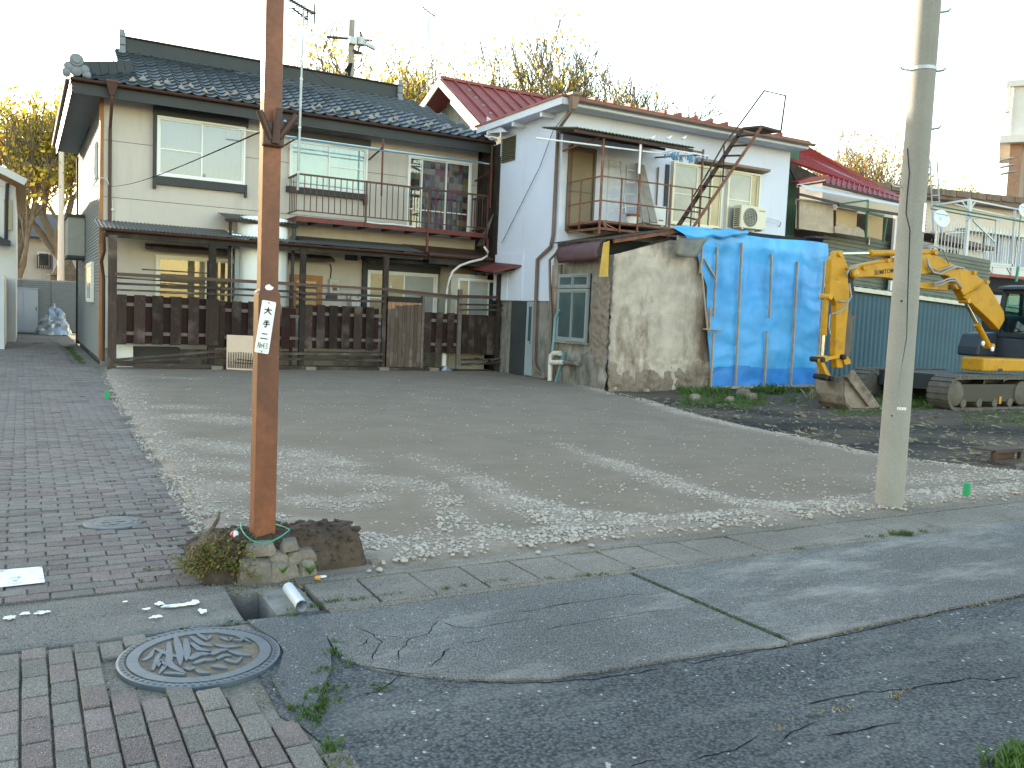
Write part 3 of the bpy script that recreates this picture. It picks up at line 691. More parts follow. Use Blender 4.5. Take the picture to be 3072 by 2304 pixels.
# roof body
r = MB()
e0 = [(0.85, 20.2), (10.62, 20.2), (9.22, 22.7), (1.86, 22.7), (1.86, 21.62)]
def rz(x, y): return V3(x, y, zr(y))
top = [rz(0.85, 20.2), rz(10.62, 20.2), rz(9.22, 22.7), rz(1.86, 22.7), rz(1.86, 21.21)]
r.prism([p+V3(0, 0, -.12) for p in top], (0, 0, .09))
r.prism([V3(.85, 20.2, 5.78), V3(1.86, 21.21, 6.3), V3(1.86, 28.5, 6.3), V3(.85, 29.5, 5.78)], (0, 0, .08))      # left skirt
r.prism([V3(1.86, 22.7, 7.10), V3(9.22, 22.7, 7.10), V3(10.62, 25.5, 5.7), V3(1.86, 25.5, 5.7)], (0, 0, .08))
r.prism([V3(.9, 25.3, 5.72), V3(10.6, 25.3, 5.72), V3(10.6, 29.5, 5.72), V3(.9, 29.5, 5.72)], (0, 0, .08))
r.prism([V3(10.62, 20.2, 5.8), V3(10.62, 25.5, 5.7), V3(9.22, 22.7, 7.1)], (0, 0, .05))
roof = r.build('roof', 'ridge_dark', house)
MB().prism([V3(1.92, 21.3, 6.3), V3(1.92, 22.7, 7.05), V3(1.92, 25.3, 5.75)], (.05, 0, 0)).build('gable_board', 'soffit', house)
b = MB(); b.bar((1.84, 21.25, 6.33), (1.84, 22.78, 7.13), .035, .16); b.bar((1.84, 22.78, 7.13), (1.84, 25.3, 5.82), .035, .16); b.build('verge_board', 'sash', house)
slope = math.atan(.514)
def tile_mesh():
    n = 7; w = .272; L = .285; V = []; F = []
    for i in range(n+1):
        u = i/n; x = (u-.5)*w
        h = -.020*math.sin(math.pi*u/.68) if u < .68 else .030*math.sin(math.pi*(u-.68)/.32)
        V += [(x, 0, h+.034), (x, L, h*.95+.002), (x, .004, h+.006)]
    for i in range(n):
        a = i*3; F += [(a, a+3, a+4, a+1), (a+2, a+5, a+3, a)]
    return MB().add(V, F)
tmb = tile_mesh(); tm = tmb.mesh('roof_tile', 'tile', smooth=False)
cells = []
row = 0; d = -.06
Ls = 2.5/math.cos(slope)
while d < Ls-.05:
    yy = 20.2+d*math.cos(slope); zz = zr(yy)-.012
    for k in range(38):
        x = .95+k*.265
        if x > 10.62-(yy+.2-20.2)*.56-.13+.12: continue
        if yy < 21.25:
            if x < .85+max(0, yy-20.2)+.12: continue
        elif x < 1.97: continue
        cells.append((x, yy, zz))
    d += .235; row += 1
cells.sort(key=lambda c: c[0]**2+c[1]**2)
for c in cells[:300]:
    piece('roof_tile', tm, roof, c, (slope+float(rng.normal(0, .012)), float(rng.normal(0, .012)), 0))
Vt = np.array(tmb.v); cs, sn = math.cos(slope), math.sin(slope)
Vr = np.stack([Vt[:, 0], Vt[:, 1]*cs-Vt[:, 2]*sn, Vt[:, 1]*sn+Vt[:, 2]*cs], -1)
rest = np.array(cells[300:])
if len(rest):
    V = (Vr[None]+rest[:, None]).reshape(-1, 3); F = (np.array(tmb.f)[None]+(np.arange(len(rest))*len(Vt))[:, None, None]).reshape(-1, 4)
    stuff_mesh('roof_tiles', V, F, 'tile', parent=roof)
# main ridge: stacked courses and cap
m_ = MB(); zb = zr(22.7)-.06
m_.box(1.98, 8.80, 22.58, 22.82, zb, zb+.33); m_.build('ridge', 'ridge_dark', roof)
MB().prism([(2.0, 22.52, zb+.33), (2.0, 22.88, zb+.33), (2.0, 22.86, zb+.36), (2.0, 22.7, zb+.40), (2.0, 22.54, zb+.36)], (6.8, 0, 0)).build('ridge_cap', 'brown_trim', roof)
hp0, hp1 = V3(.99, 20.33, 6.02), V3(2.02, 21.10, 6.39)
for k in range(6):
    a = hp0.lerp(hp1, k/6+.004); c = hp0.lerp(hp1, (k+1)/6-.004)
    MB().bar(a+V3(0, 0, .05), c+V3(0, 0, .05), .22, .27).build('hip_tile', 'ridge_dark', roof)
def ornament(name, x, y, z, s, round_):
    o = MB()
    if round_:
        o.lathe((x, y, z+.30*s), [(.05*s, -.14*s), (.15*s, -.13*s), (.175*s, -.05*s), (.17*s, .1*s), (.1*s, .14*s)], 16, 'y')
        o.lathe((x, y-.15*s, z+.30*s), [(.09*s, -.03*s), (.085*s, .03*s)], 14, 'y')
        for k, (dx, dzz, rr) in enumerate(((-.17, .12, .12), (.17, .10, .12), (-.22, -.02, .10), (.23, -.02, .10), (0, .05, .13))):
            o.lathe((x+dx*s, y, z+dzz*s), [(rr*.5*s, -.12*s), (rr*s, -.08*s), (rr*s, .08*s), (rr*.5*s, .12*s)], 12, 'y')
    else:
        for k in range(5):
            ww = (.26, .21, .24, .20, .22)[k]*s
            o.box(x-.075*s, x+.075*s, y-ww, y+ww, z+k*.105*s, z+k*.105*s+.095*s)
        o.box(x-.06*s, x+.06*s, y-.16*s, y+.16*s, z+.52*s, z+.60*s)
    return o.build(name, 'ornament', roof, auto=40)
ornament('ridge_ornament', .95, 20.29, 5.97, .82, True)
ornament('ridge_ornament', 2.0, 22.7, zb-.05, .92, False)
ornament('ridge_ornament', 8.86, 22.7, zb-.05, .92, False)
gm = MB(); gm.add([(-.06, 0, 0), (0, 0, .045), (.06, 0, 0), (-.09, -.03, -.02), (.09, -.03, -.02), (0, -.02, .085), (-.04, .05, .0), (.04, .05, .0), (0, .05, .06)],
                  [(3, 0, 1, 5), (5, 1, 2, 4), (0, 6, 8, 1), (1, 8, 7, 2), (3, 5, 4)])
gme = gm.mesh('snow_guard', 'snow_guard')
for k in range(19):
    x = 2.02+k*.53*.905
    for j, (dx, dd) in enumerate(((0, .19), (.22, .43))):
        yy = 20.2+dd*cs
        if x+dx < 10.1-(yy-20.2)*.56: piece('snow_guard', gme, roof, (x+dx, yy, zr(yy)+.045), (slope, 0, 0), (.95, .95, .95))
# eaves
MB().box(.90, 10.5, 20.22, 20.26, 5.56, 5.80).build('fascia', 'charcoal', house)
MB().box(.86, .90, 20.22, 29.4, 5.58, 5.80).build('side_fascia', 'brown_trim', house)
MB().box(1.44, 10.42, 20.26, HF, 5.66, 5.70).build('soffit', 'soffit', house)
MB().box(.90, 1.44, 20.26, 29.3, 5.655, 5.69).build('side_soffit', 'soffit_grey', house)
def gutter(pts, rr=.055, m='brown_metal', parent=house):
    o = MB(); p, q = Vector(pts[0]), Vector(pts[1]); d = (q-p).normalized(); side = d.cross(ZU).normalized()
    n = 8; prof = [(-math.cos(math.pi*i/n)*rr, -math.sin(math.pi*i/n)*rr) for i in range(n+1)]
    prof += [(math.cos(math.pi*i/n)*(rr-.006), -math.sin(math.pi*i/n)*(rr-.006)) for i in range(n+1)]
    return o.prism([p+side*a+ZU*b_ for a, b_ in prof], q-p).build('gutter', m, parent, auto=50)
gutter([(.84, 20.13, 5.84), (10.55, 20.13, 5.84)]); gutter([(.79, 20.1, 5.84), (.79, 29.4, 5.84)])
hx = on_y(336, 262, 20.1).x
dp = MB(); dp.tube([(hx, 20.14, 5.62), (hx, 20.14, 5.45), (1.62, HF-.06, 5.02), (1.62, HF-.06, 2.9)], .034, 8)
dpo = dp.build('downpipe', 'brown_metal', house, auto=50)
hb = MB(); hb.add([(hx+sx*a, 20.14+sy*a, z) for z, a in ((5.60, .045), (5.80, .10), (5.86, .12), (5.90, .12)) for sx, sy in ((-1, -1), (1, -1), (1, 1), (-1, 1))],
       [(3, 2, 1, 0), (12, 13, 14, 15)]+[(4*r_+i, 4*r_+(i+1) % 4, 4*r_+4+(i+1) % 4, 4*r_+4+i) for r_ in range(3) for i in range(4)])
hb.build('hopper', 'brown_metal', dpo)
dp = MB(); hx2 = on_y(1477, 430, 20.1).x
dp.tube([(hx2, 20.1, 5.75), (hx2, 20.1, 4.3)], .03, 8); dp.build('downpipe', 'brown_metal', house)

# upper windows
def win_px(parent, Y, x0, y0, x1, y1, **k):
    a = on_y(x0, y0, Y); b_ = on_y(x1, y1, Y); return a, b_
wa, wb = on_y(470, 526, HF-.1), on_y(738, 382, HF-.1); W = wb.x-wa.x; Hh = wb.z-wa.z
O = V3(wa.x, HF, wa.z)
back(house, O, XU, YN, W, Hh)
window(house, O, XU, YN, W, Hh, [(.04, W/2, 'glass', 'curtain_pale'), (W/2, W-.04, 'glass', 'curtain_pale')], rails=[(Hh*.46, (0,))])
tb = MB(); tb.box(wa.x-.06, wb.x+.05, HF-.13, HF, wb.z+.004, wb.z+.19); tb.box(wa.x-.06, wb.x+.05, HF-.10, HF, wa.z-.18, wa.z-.004); tb.box(wa.x-.07, wa.x-.005, HF-.12, HF, wa.z-.28, wb.z+.19); tb.box(wb.x+.005, wb.x+.05, HF-.12, HF, wa.z-.28, wa.z)
tb.build_each('window_surround', 'charcoal', house)
wa, wb = on_y(868, 557, HF-.1), on_y(1105, 445, HF-.1); W = wb.x-wa.x; Hh = wb.z-wa.z
O = V3(wa.x, HF, wa.z)
back(house, O, XU, YN, W, Hh)
window(house, O, XU, YN, W, Hh, [(.04, W/2, 'glass', 'curtain_blue'), (W/2, W-.04, 'glass', 'curtain_blue')], rails=[(Hh*.52, (1,))])
tb = MB(); tb.box(wa.x-.10, wb.x+.05, HF-.13, HF, wb.z+.004, wb.z+.19); tb.box(wa.x-.06, wb.x+.02, HF-.10, HF, wa.z-.14, wa.z-.004); tb.box(wb.x-.06, wb.x+.02, HF-.1, HF, wa.z-.26, wa.z-.14)
tb.build_each('window_surround', 'charcoal', house)
wa, wb = on_y(1218, 700, HF-.08), on_y(1416, 490, HF-.08); W = wb.x-wa.x; Hh = wb.z-wa.z
O = V3(wa.x, HF, wa.z)
back(house, O, XU, YN, W, Hh)
window(house, O, XU, YN, W, Hh, [(.03, W*.22, 'glass', 'patchwork'), (W*.2, W*.6, 'glass', 'patchwork'), (W*.6, W-.06, 'glass', 'patchwork')], rails=[(Hh*.32, (0, 1, 2))])

# ground floor openings
def visor(x0, x1, z, y=HF, dpt=.35, m='charcoal', dr=.09):
    return MB().prism([(x0, y, z), (x0, y-dpt, z-dr), (x0, y-dpt, z-dr-.07), (x0, y, z-.12)], (x1-x0, 0, 0)).build('window_visor', m, house)
wa, wb = on_y(466, 905, HF-.05), on_y(690, 785, HF-.05); W = 2.05; Hh = wb.z-wa.z+.05; O = V3(wa.x, HF, wa.z)
back(house, O, XU, YN, W, Hh, 'dark_room')
window(house, O, XU, YN, W, Hh, [(.04, W*.52, 'glass', 'curtain_tan'), (W*.56, W*.97, 'glass', 'curtain_tan')], sash='sash_cream', t=.06)
p0 = on_y(440, 735, HF-.3); visor(p0.x, p0.x+2.2, p0.z+.06, dpt=.38, m='dark_sheet')
wa, wb = on_y(868, 905, HF), on_y(966, 828, HF); W = wb.x-wa.x; Hh = wb.z-wa.z; O = V3(wa.x, HF, wa.z-.3); Hh += .3
back(house, O, XU, YN, W, Hh)
window(house, O, XU, YN, W, Hh, [(.05, W-.05, 'dark_glass', None)], sash='orange_wood', t=.11, depth=.07)
p0 = on_y(880, 772, HF-.35); visor(p0.x-.3, on_y(1002, 790, HF-.35).x, p0.z+.12, dpt=.42, m='dark_sheet', dr=.1)
wa, wb = on_y(1098, 945, HF-.06), on_y(1312, 823, HF-.06); W = wb.x-wa.x; Hh = wb.z-wa.z; O = V3(wa.x, HF, wa.z-.25); Hh += .25
back(house, O, XU, YN, W, Hh)
window(house, O, XU, YN, W, Hh, [(.05, W*.52, 'frost_tan', None), (W*.52, W-.05, 'frost_grey', None)], t=.055, rails=[(Hh*.5, (0,))])
tb = MB(); tb.box(wa.x-.12, wa.x, HF-.11, HF, wa.z-.3, wb.z+.25); tb.box(wa.x, wb.x+.05, HF-.14, HF, wb.z+.004, wb.z+.18); tb.build_each('window_surround', 'charcoal', house)
visor(wa.x-.15, wb.x+.15, wb.z+.36, dpt=.40, m='dark_sheet')
# small vent, light bulb under the lean-to
a, b_ = on_y(1034, 780, HF), on_y(1072, 760, HF); MB().box(a.x, b_.x, HF-.03, HF, a.z, b_.z).build('vent', 'charcoal', house)
bp = on_y(1172, 855, 20.1); bb = MB(); bb.tube([bp+V3(0, 0, .3), bp+V3(0, 0, .05)], .004, 5); bb.tube([bp+V3(0, 0, .05), bp], .018, 8); bb.lathe(bp+V3(0, 0, -.09), [(.01, 0), (.035, .02), (.04, .05), (.02, .09)], 10)
bb.build('light_bulb', 'pvc_grey', house, smooth=True)

# projecting room on the right of the ground floor
AY = 20.0
ax0 = on_y(1352, 900, AY).x
an = MB(); an.box(ax0, 10.42, AY, HF, -.3, 2.42); an.build('annex_wall', 'stucco_in_shade', house)
wa, wb = on_y(1366, 950, AY), on_y(1492, 842, AY); W = wb.x-wa.x; Hh = wb.z-wa.z; O = V3(wa.x, AY, wa.z-.1); Hh += .1
back(house, O, XU, YN, W, Hh)
window(house, O, XU, YN, W, Hh, [(.02, W*.27, 'frost_tan', None), (W*.25, W*.78, 'frost_grey', None), (W*.76, W-.02, 'dark_glass', None)], t=.03)
a, b_ = on_y(1415, 823, AY), on_y(1450, 792, AY); MB().box(a.x, b_.x, AY-.02, AY, a.z, b_.z).build('vent', 'charcoal', house)
a0 = on_y(1208, 733, HF-.02); a1 = on_y(1286, 763, 19.8)
sh = MB(); sh.prism([V3(a0.x, HF, a0.z-.02), V3(10.42, HF, a0.z-.02), V3(10.42, 19.75, a1.z), V3(a1.x, 19.75, a1.z)], (0, 0, .035)); sh.build('annex_roof', 'brown_metal', house)
gutter([(a1.x, 19.70, a1.z-.01), (10.42, 19.70, a1.z-.01)], .05)
MB().box(a1.x, 10.42, 19.76, 19.80, a1.z-.22, a1.z-.01).build('fascia', 'old_timber', house)
cp = [on_y(x, y, 19.62) for x, y in ((1452, 740), (1464, 756), (1462, 768), (1445, 778), (1410, 786), (1380, 797), (1358, 815), (1347, 840), (1342, 870), (1338, 920), (1336, 975))]
MB().tube(cp, .03, 8).build('white_conduit', 'pvc', house, smooth=True)
dd = [on_y(x, y, 19.9) for x, y in ((1450, 805), (1516, 850))]; MB().tube(dd, .04, 8).build('slanting_pipe', 'brown_trim', house, smooth=True)

# lean-to roof over the passage, corrugated sheets in two runs with the tank between them
def corrugated(mb, x0, x1, yA, zA, yB, zB, pitch=.076, amp=.012, th=.006):
    n = int((x1-x0)/pitch*4); 
    for s_ in (0, 1):
        b0 = len(mb.v)
        for i in range(n+1):
            x = x0+(x1-x0)*i/n; h = amp*math.sin(2*math.pi*(x-x0)/pitch)-s_*th
            mb.v += [(x, yA, zA+h), (x, yB, zB+h)]
        for i in range(n):
            q = (b0+2*i, b0+2*i+1, b0+2*i+3, b0+2*i+2); mb.f.append(q[::-1] if s_ == 0 else q); mb.m.append(0)
    return mb
ltz = 2.83; lty = 19.55; lwz = 3.10
tx0, tx1 = on_y(700, 800, 20.1).x-.05, on_y(885, 800, 20.1).x+.1
for xa, xb in ((1.32, tx0), (tx1, 8.42)):
    corrugated(MB(), xa, xb, lty-.06, ltz+.02, HF-.01, lwz).build('lean_to_sheet', 'corrugated', house)
corrugated(MB(), tx0, tx1, lty-.06, ltz+.02, lty+.3, ltz+.10).build('lean_to_sheet', 'corrugated', house)
gutter([(1.40, lty-.10, ltz), (8.46, lty-.10, ltz-.02)], .05)
lb = MB(); lb.box(1.45, 8.4, lty-.03, lty+.04, ltz-.16, ltz-.03); lb.build('lean_to_beam', 'old_timber', house)
rf = MB()
for x in np.arange(1.7, 8.4, .9): rf.bar((x, lty, ltz-.06), (x, HF, lwz-.08), .05, .07)
rf.build_each('rafter', 'old_timber', house)
dp = MB(); q = on_y(310, 700, 19.5); dp.tube([q+V3(0, 0, .02), q+V3(.02, .03, -.35), q+V3(-.02, .2, -.55), q+V3(.03, .3, -.9), q+V3(.03, .3, -2.6)], .035, 8); dp.build('downpipe', 'brown_metal', house, auto=50)

# side details
def side_win(px0, py0, px1, py1):
    a, b_ = on_x(px0, py0, 1.43), on_x(px1, py1, 1.43)
    y0, y1 = sorted((a.y, b_.y)); z0, z1 = sorted((a.z, b_.z)); O = V3(1.44, y1, z0)
    back(house, O, V3(0, -1, 0), V3(-1, 0, 0), y1-y0, z1-z0); window(house, O, V3(0, -1, 0), V3(-1, 0, 0), y1-y0, z1-z0, [(.03, (y1-y0)-.03, 'frost_grey', None)], sash='sash', t=.05, depth=.06)
side_win(265, 905, 281, 785); side_win(283, 545, 291, 425)
MB().box(1.03, 1.43, 26.0, 27.6, 2.52, 3.52).build('shutter_box', 'wall_panel', house)
MB().box(1.0, 1.43, 25.94, 27.65, 3.52, 3.60).build('shutter_box_roof', 'charcoal', house)
MB().box(1.01, 1.43, 25.98, 27.62, 2.45, 2.515).build('shutter_box_base', 'charcoal', house)
p = on_y(337, 615, HF); an = MB(); an.tube([p+V3(0, -.05, .1), p+V3(0, -.05, -.35)], .012, 6); an.lathe(p+V3(0, -.06, -.12), [(.01, -.02), (.035, 0), (.035, .03), (.01, .05)], 10); an.build('wire_anchor', 'pvc', house)

# balcony of red-painted steel
BY = 19.95
bz = on_y(1100, 674, BY).z; bx0, bx1 = on_y(890, 654, BY).x, on_y(1463, 708, BY).x
bt = on_y(1100, 545, BY).z
fl = MB(); fl.box(bx0, bx1, BY, BY+.05, bz-.06, bz+.055); fl.box(bx0, bx0+.05, BY+.05, HF-.002, bz-.06, bz+.055); fl.box(bx1-.05, bx1, BY+.05, HF-.002, bz-.06, bz+.055)
bal = fl.build('balcony', 'rust_red', house)
dk = MB()
for k in range(8):
    dk.box(bx0+.055, bx1-.055, BY+.055+k*.098, BY+.055+k*.098+.085, bz+.02, bz+.045)
dk.build_each('deck_board', 'dark_sheet', bal)
jo = MB()
for x in np.arange(bx0+.5, bx1-.2, .62): jo.box(x, x+.05, BY+.052, HF-.004, bz-.055, bz+.015)
jo.build_each('joist', 'brown_metal', bal)
rl = MB(); rl.box(bx0, bx1, BY+.005, BY+.045, bt-.02, bt+.02); rl.box(bx0, bx1, BY+.01, BY+.04, bz+.17, bz+.195)
rl.box(bx0+.005, bx0+.045, BY+.045, HF-.003, bt-.02, bt+.02); rl.box(bx1-.045, bx1-.005, BY+.045, HF-.003, bt-.02, bt+.02); rl.box(bx0+.01, bx0+.04, BY+.045, HF-.003, bz+.17, bz+.195); rl.box(bx1-.04, bx1-.01, BY+.045, HF-.003, bz+.17, bz+.195)
rl.build('railing', 'brown_metal', bal)
bme = MB().box(-.009, .009, -.009, .009, 0, bt-bz-.22).mesh('baluster', 'brown_metal')
nb = 33
for k in range(nb):
    x = bx0+.03+(bx1-bx0-.06)*(k+1)/(nb+1)
    piece('baluster', bme, bal, (x, BY+.025, bz+.195))
for k in range(5):
    for x in (bx0+.025, bx1-.025): piece('baluster', bme, bal, (x, BY+.16+k*.145, bz+.195))
pxs = [(1098, 1), (1286, 1), (1463, 2)]
for px, kk in pxs:
    x = on_y(px, 600, BY).x; x = min(x, bx1-.03); ps = MB(); ps.box(x-.022, x+.022, BY-.022, BY-.002, bz-.06, bt+.02); ps.build('baluster_post', 'brown_metal', bal)
for px, zt in ((1146, 5.22), (1474, 5.02)):
    x = on_y(px, 480, BY).x; ps = MB(); ps.box(x-.02, x+.02, BY-.045, BY-.023, bt-.3, zt+.25); ps.bar((x, BY-.034, zt+.05), (x-.02, HF-.01, zt-.12), .03); ps.build('clothes_pole_arm', 'rust_red', bal)
x = on_y(900, 420, BY).x; ps = MB(); ps.bar((x, BY-.034, 5.27), (x-.2, HF-.01, 5.12), .03); ps.build('clothes_pole_arm', 'rust_red', bal)
for px in (1283, 1464):
    x = on_y(px, 720, BY).x; MB().box(x-.025, x+.025, BY+.005, BY+.05, a1.z-.05 if px < 1400 else a1.z-.02, bz-.06).build('support_post', 'rust_red', bal)
x = on_y(885, 700, BY).x; MB().box(x-.03, x+.03, BY, BY+.05, lwz-.12, bz-.06).build('support_post', 'charcoal', bal)
tp = MB(); cpl = [on_y(x, y, BY-.01) for x, y in ((1100, 666), (1140, 671), (1180, 673), (1215, 677), (1246, 681))]; tp.tube(cpl, .018, 5); tp.build('white_rope_trim', 'rack_white', bal)

lp = MB(); a, c = on_y(848, 412, BY-.04), on_y(1452, 488, BY-.04); lp.tube([a, a.lerp(c, .5)+V3(0, 0, -.02), c], .017, 8)
tag(lp.build('clothes_pole', 'pole_blue'), 'long blue clothes pole along the front of the cream house balcony', 'clothes pole', 'clothes poles over the balcony')
lp = MB(); a, c = on_y(715, 388, BY+.12), on_y(1468, 492, BY+.12); lp.tube([a, c], .015, 8)
tag(lp.build('clothes_pole', 'pole_white'), 'pale metal clothes pole lying just behind the blue one over the balcony', 'clothes pole', 'clothes poles over the balcony')

# things in the passage
tk = empty('water_tank', (on_y(792, 860, 20.1).x, 20.2, .9), 'tall white rounded tank under a small roof, behind the brown steel pole', 'tank')
ta, tb_ = on_y(719, 860, 20.0), on_y(867, 860, 20.0); tc = (ta.x+tb_.x)/2; tr = (tb_.x-ta.x)/2
ty = 20.24
def superell(z, a, b_, n=28, p=2.6):
    return [(tc+a*math.copysign(abs(math.cos(t))**(2/p), math.cos(t)), ty+b_*math.copysign(abs(math.sin(t))**(2/p), math.sin(t)), z) for t in (2*math.pi*i/n for i in range(n))]
b = MB(); n = 28; lv = [(.95, .93), (1.0, 1.0), (3.30, 1.0), (3.38, .95), (3.40, .8)]
for z, k in lv: b.v += superell(z, tr*k, .42*k)
for r_ in range(len(lv)-1): b.f += [(r_*n+i, r_*n+(i+1) % n, (r_+1)*n+(i+1) % n, (r_+1)*n+i) for i in range(n)]
b.f += [tuple(range(n))[::-1], tuple((len(lv)-1)*n+i for i in range(n))]; b.m = [0]*len(b.f)
b.build('shell', 'tank_white', tk, auto=35)
MB().box(tc-tr, tc+tr*1.05, 19.95, 20.6, .5, .94).build('stand', 'dark_box', tk)
MB().box(ta.x-.12, ta.x-.03, 19.95, 20.05, .2, 2.7).build('side_panel', 'teal_sash', tk)
ts = empty('tank_shelter', (tc, 20.2, 0), 'small corrugated roof on thin posts above the white tank', 'shelter')
a = on_y(676, 650, 19.85); c = on_y(893, 675, 19.85)
corrugated(MB(), a.x, c.x, 19.80, a.z-.02, 20.72, a.z+.16).build('roof_sheet', 'corrugated', ts)
q = MB(); q.box(a.x, c.x, 19.82, 19.86, a.z-.1, a.z-.04); q.build('beam', 'old_timber', ts)
for x in (a.x+.12, c.x-.08): MB().box(x-.03, x+.03, 19.87, 19.93, 0, a.z-.05).build('post', 'charcoal' if x > tc else 'old_timber', ts)
fx_ = on_y(690, 800, 19.95); b = MB(); zt = on_y(692, 697, 19.95).z
b.tube([(fx_.x, 19.95, 1.3), (fx_.x, 19.95, zt)], .052, 12); b.tube([(fx_.x, 19.95, zt-.05), (fx_.x+.24, 20.0, zt-.05)], .045, 10); b.lathe((fx_.x, 19.95, zt), [(.058, -.02), (.07, .0), (.06, .03)], 12)
tag(b.build('flue_pipe', 'steel', auto=40), 'shiny steel flue pipe standing left of the white tank', 'flue')
e = empty('electric_meter', (on_y(1002, 865, HF).x, HF, on_y(1002, 895, HF).z), 'grey electric meter with dark window on the cream wall', 'meter')
a, c = on_y(987, 893, HF-.1), on_y(1019, 837, HF-.1)
o = bevel(MB().box(a.x, c.x, HF-.13, HF-.001, a.z+.1, c.z).build('case', 'meter_grey', e), .03, 3)
MB().box(a.x+.07, c.x-.07, HF-.14, HF-.131, a.z+.16, c.z-.08).build('dial', 'dark_glass', e); MB().box(a.x-.05, c.x-.03, HF-.06, HF-.001, a.z-.05, a.z+.095).build('terminal_box', 'dark_box', e)
MB().tube([V3(a.x+.05, HF-.03, c.z), V3(a.x+.06, HF-.03, c.z+.25), on_y(990, 792, HF-.03)], .012, 6).build('cable', 'cable', e)
e = empty('gas_meter', (on_y(1065, 920, HF).x, HF-.1, on_y(1065, 920, HF).z), 'small pale gas meter on pipes low on the cream wall', 'meter')
a = on_y(1066, 905, HF-.1)
bevel(MB().box(a.x-.13, a.x+.11, HF-.2, HF-.02, a.z-.12, a.z+.08).build('case', 'pvc', e), .02)
q = MB()
for dx in (-.16, .12): q.tube([(a.x+dx, HF-.08, a.z-.4), (a.x+dx, HF-.08, a.z+.22)], .016, 6); q.lathe((a.x+dx, HF-.08, a.z+.1), [(.02, -.03), (.05, -.02), (.05, .03), (.02, .05)], 8)
q.build_each('pipe', 'galv', e)

# ------------------------------------------------------------------ wooden fence
FY = 19.4
fence = empty('wooden_fence', (1.55, FY, 0), 'long weathered brown wooden fence with gate in front of the cream house', 'fence')
def fz(px, py): return on_y(px, py, FY).z
def fxx(px, py=1050): return on_y(px, py, FY).x
posts = [(336, 705, .16, 'post_wood'), (633, 730, .14, 'old_timber'), (903, 748, .12, 'old_timber'), (1150, 768, .12, 'post_wood'), (1264, 882, .06, 'fence_pale'), (1374, 868, .09, 'fence_pale'), (1534, 840, .10, 'old_timber')]
for px, ty_, wd, m in posts:
    x = fxx(px); MB().box(x-wd/2, x+wd/2, FY-.05, FY+.06, .0, fz(px+4, ty_)).build('post', m, fence)
def rail(p0, p1, h=.045, d=.035, y=FY-.07, m='rail_wood', name='rail'):
    a, c = on_y(*p0, FY), on_y(*p1, FY); a.y = c.y = y
    return MB().bar(a, c, d, h).build(name, m, fence)
rail((345, 822), (902, 853), .07, .05, FY-.03, 'brown_metal'); rail((425, 808), (640, 821), .03, .03, FY-.01); rail((345, 833), (640, 853), .025, .03, FY-.01); rail((345, 850), (902, 876), .05); rail((345, 869), (902, 893), .04)
rail((903, 853), (1150, 868), .055, .05, FY-.03, 'brown_metal'); rail((903, 879), (1150, 888), .05); rail((903, 897), (1150, 905), .05)
rail((1150, 867), (1372, 890), .06, .05, FY-.03, 'brown_metal'); rail((1150, 873), (1372, 897), .05, .04, FY-.02, 'fence_pale'); rail((1374, 889), (1534, 894), .08, .05, FY-.05, 'brown_metal'); rail((1374, 913), (1534, 916), .045); rail((1374, 929), (1534, 930), .045)
# bottom rails and sill
rail((335, 1091), (690, 1101), .08, .10, FY-.02); rail((690, 1101), (1376, 1111), .08, .10, FY-.02); rail((1376, 1113), (1545, 1118), .09, .08, FY)
rail((341, 1079), (640, 1054), .05, .04, FY-.075); rail((341, 1086), (640, 1071), .05, .04, FY-.085); rail((640, 1053), (682, 1054), .05); rail((640, 1071), (682, 1073), .05)
rail((836, 1060), (1146, 1063), .05); rail((836, 1076), (1146, 1081), .05)
rail((1380, 1079), (1530, 1076), .045); rail((1380, 1093), (1520, 1087), .05); rail((1400, 1096), (1525, 1066), .035, .03, FY-.1, 'fence_pale'); rail((1420, 1072), (1530, 1096), .035, .03, FY-.1)
b = MB()
for px in (650, 930, 1150, 1300): x = fxx(px); b.box(x-.12, x+.12, FY-.12, FY+.1, -.05, .085)
b.build_each('footing_block', 'concrete_base', fence)
def board(x, w_, z0, z1, y, m, nm='plank'):
    j = float(rng.normal(0, .006)); t = float(rng.normal(0, .004))
    return MB().add([(x-w_/2, y-.012, z0), (x+w_/2, y-.012, z0), (x+w_/2, y+.012, z0), (x-w_/2, y+.012, z0), (x-w_/2+t, y-.012, z1+j), (x+w_/2+t, y-.012, z1+j*.4), (x+w_/2+t, y+.012, z1+j*.4), (x-w_/2+t, y+.012, z1+j)],
                    [(0, 3, 2, 1), (4, 5, 6, 7), (0, 1, 5, 4), (1, 2, 6, 5), (2, 3, 7, 6), (3, 0, 4, 7)]).build(nm, m, fence)
def section(px0, px1, ptop, pbot, period, wd, first, inv=False, front='fence_wood', backm='fence_red'):
    x0, x1 = fxx(px0), fxx(px1); z0, z1 = fz((px0+px1)/2, pbot), fz((px0+px1)/2, ptop)
    for zz in (z1-.20, z0+.22):
        MB().box(x0, x1, FY-.012, FY+.022, zz-.035, zz+.035).build('rail', 'fence_pale', fence)
    n = int((x1-x0)/period)+1
    for k in range(n+1):
        x = x0+first+k*period
        if x+wd/2 < x1+.05 and x-wd/2 > x0-.05: board(x, wd, z0+float(rng.normal(0, .008)), z1, FY-.026, front)
        xb = x+period/2
        if xb+wd*.5 < x1+.06: board(xb, min(wd*1.02, period*.62), z0+.01, z1-.02, FY+.036, backm)
section(345, 626, 888, 1034, .352, .215, .10); section(640, 838, 905, 1044, .345, .2, .12)
board(fxx(633), .26, fz(633, 1036), fz(633, 897), FY-.07, 'fence_wood')
MB().box(fxx(838), fxx(892), FY-.01, FY+.02, fz(860, 920), fz(860, 935)+.12).build('rail', 'fence_red', fence)
section(838, 895, 922, 1044, .30, .19, .12, front='fence_red')
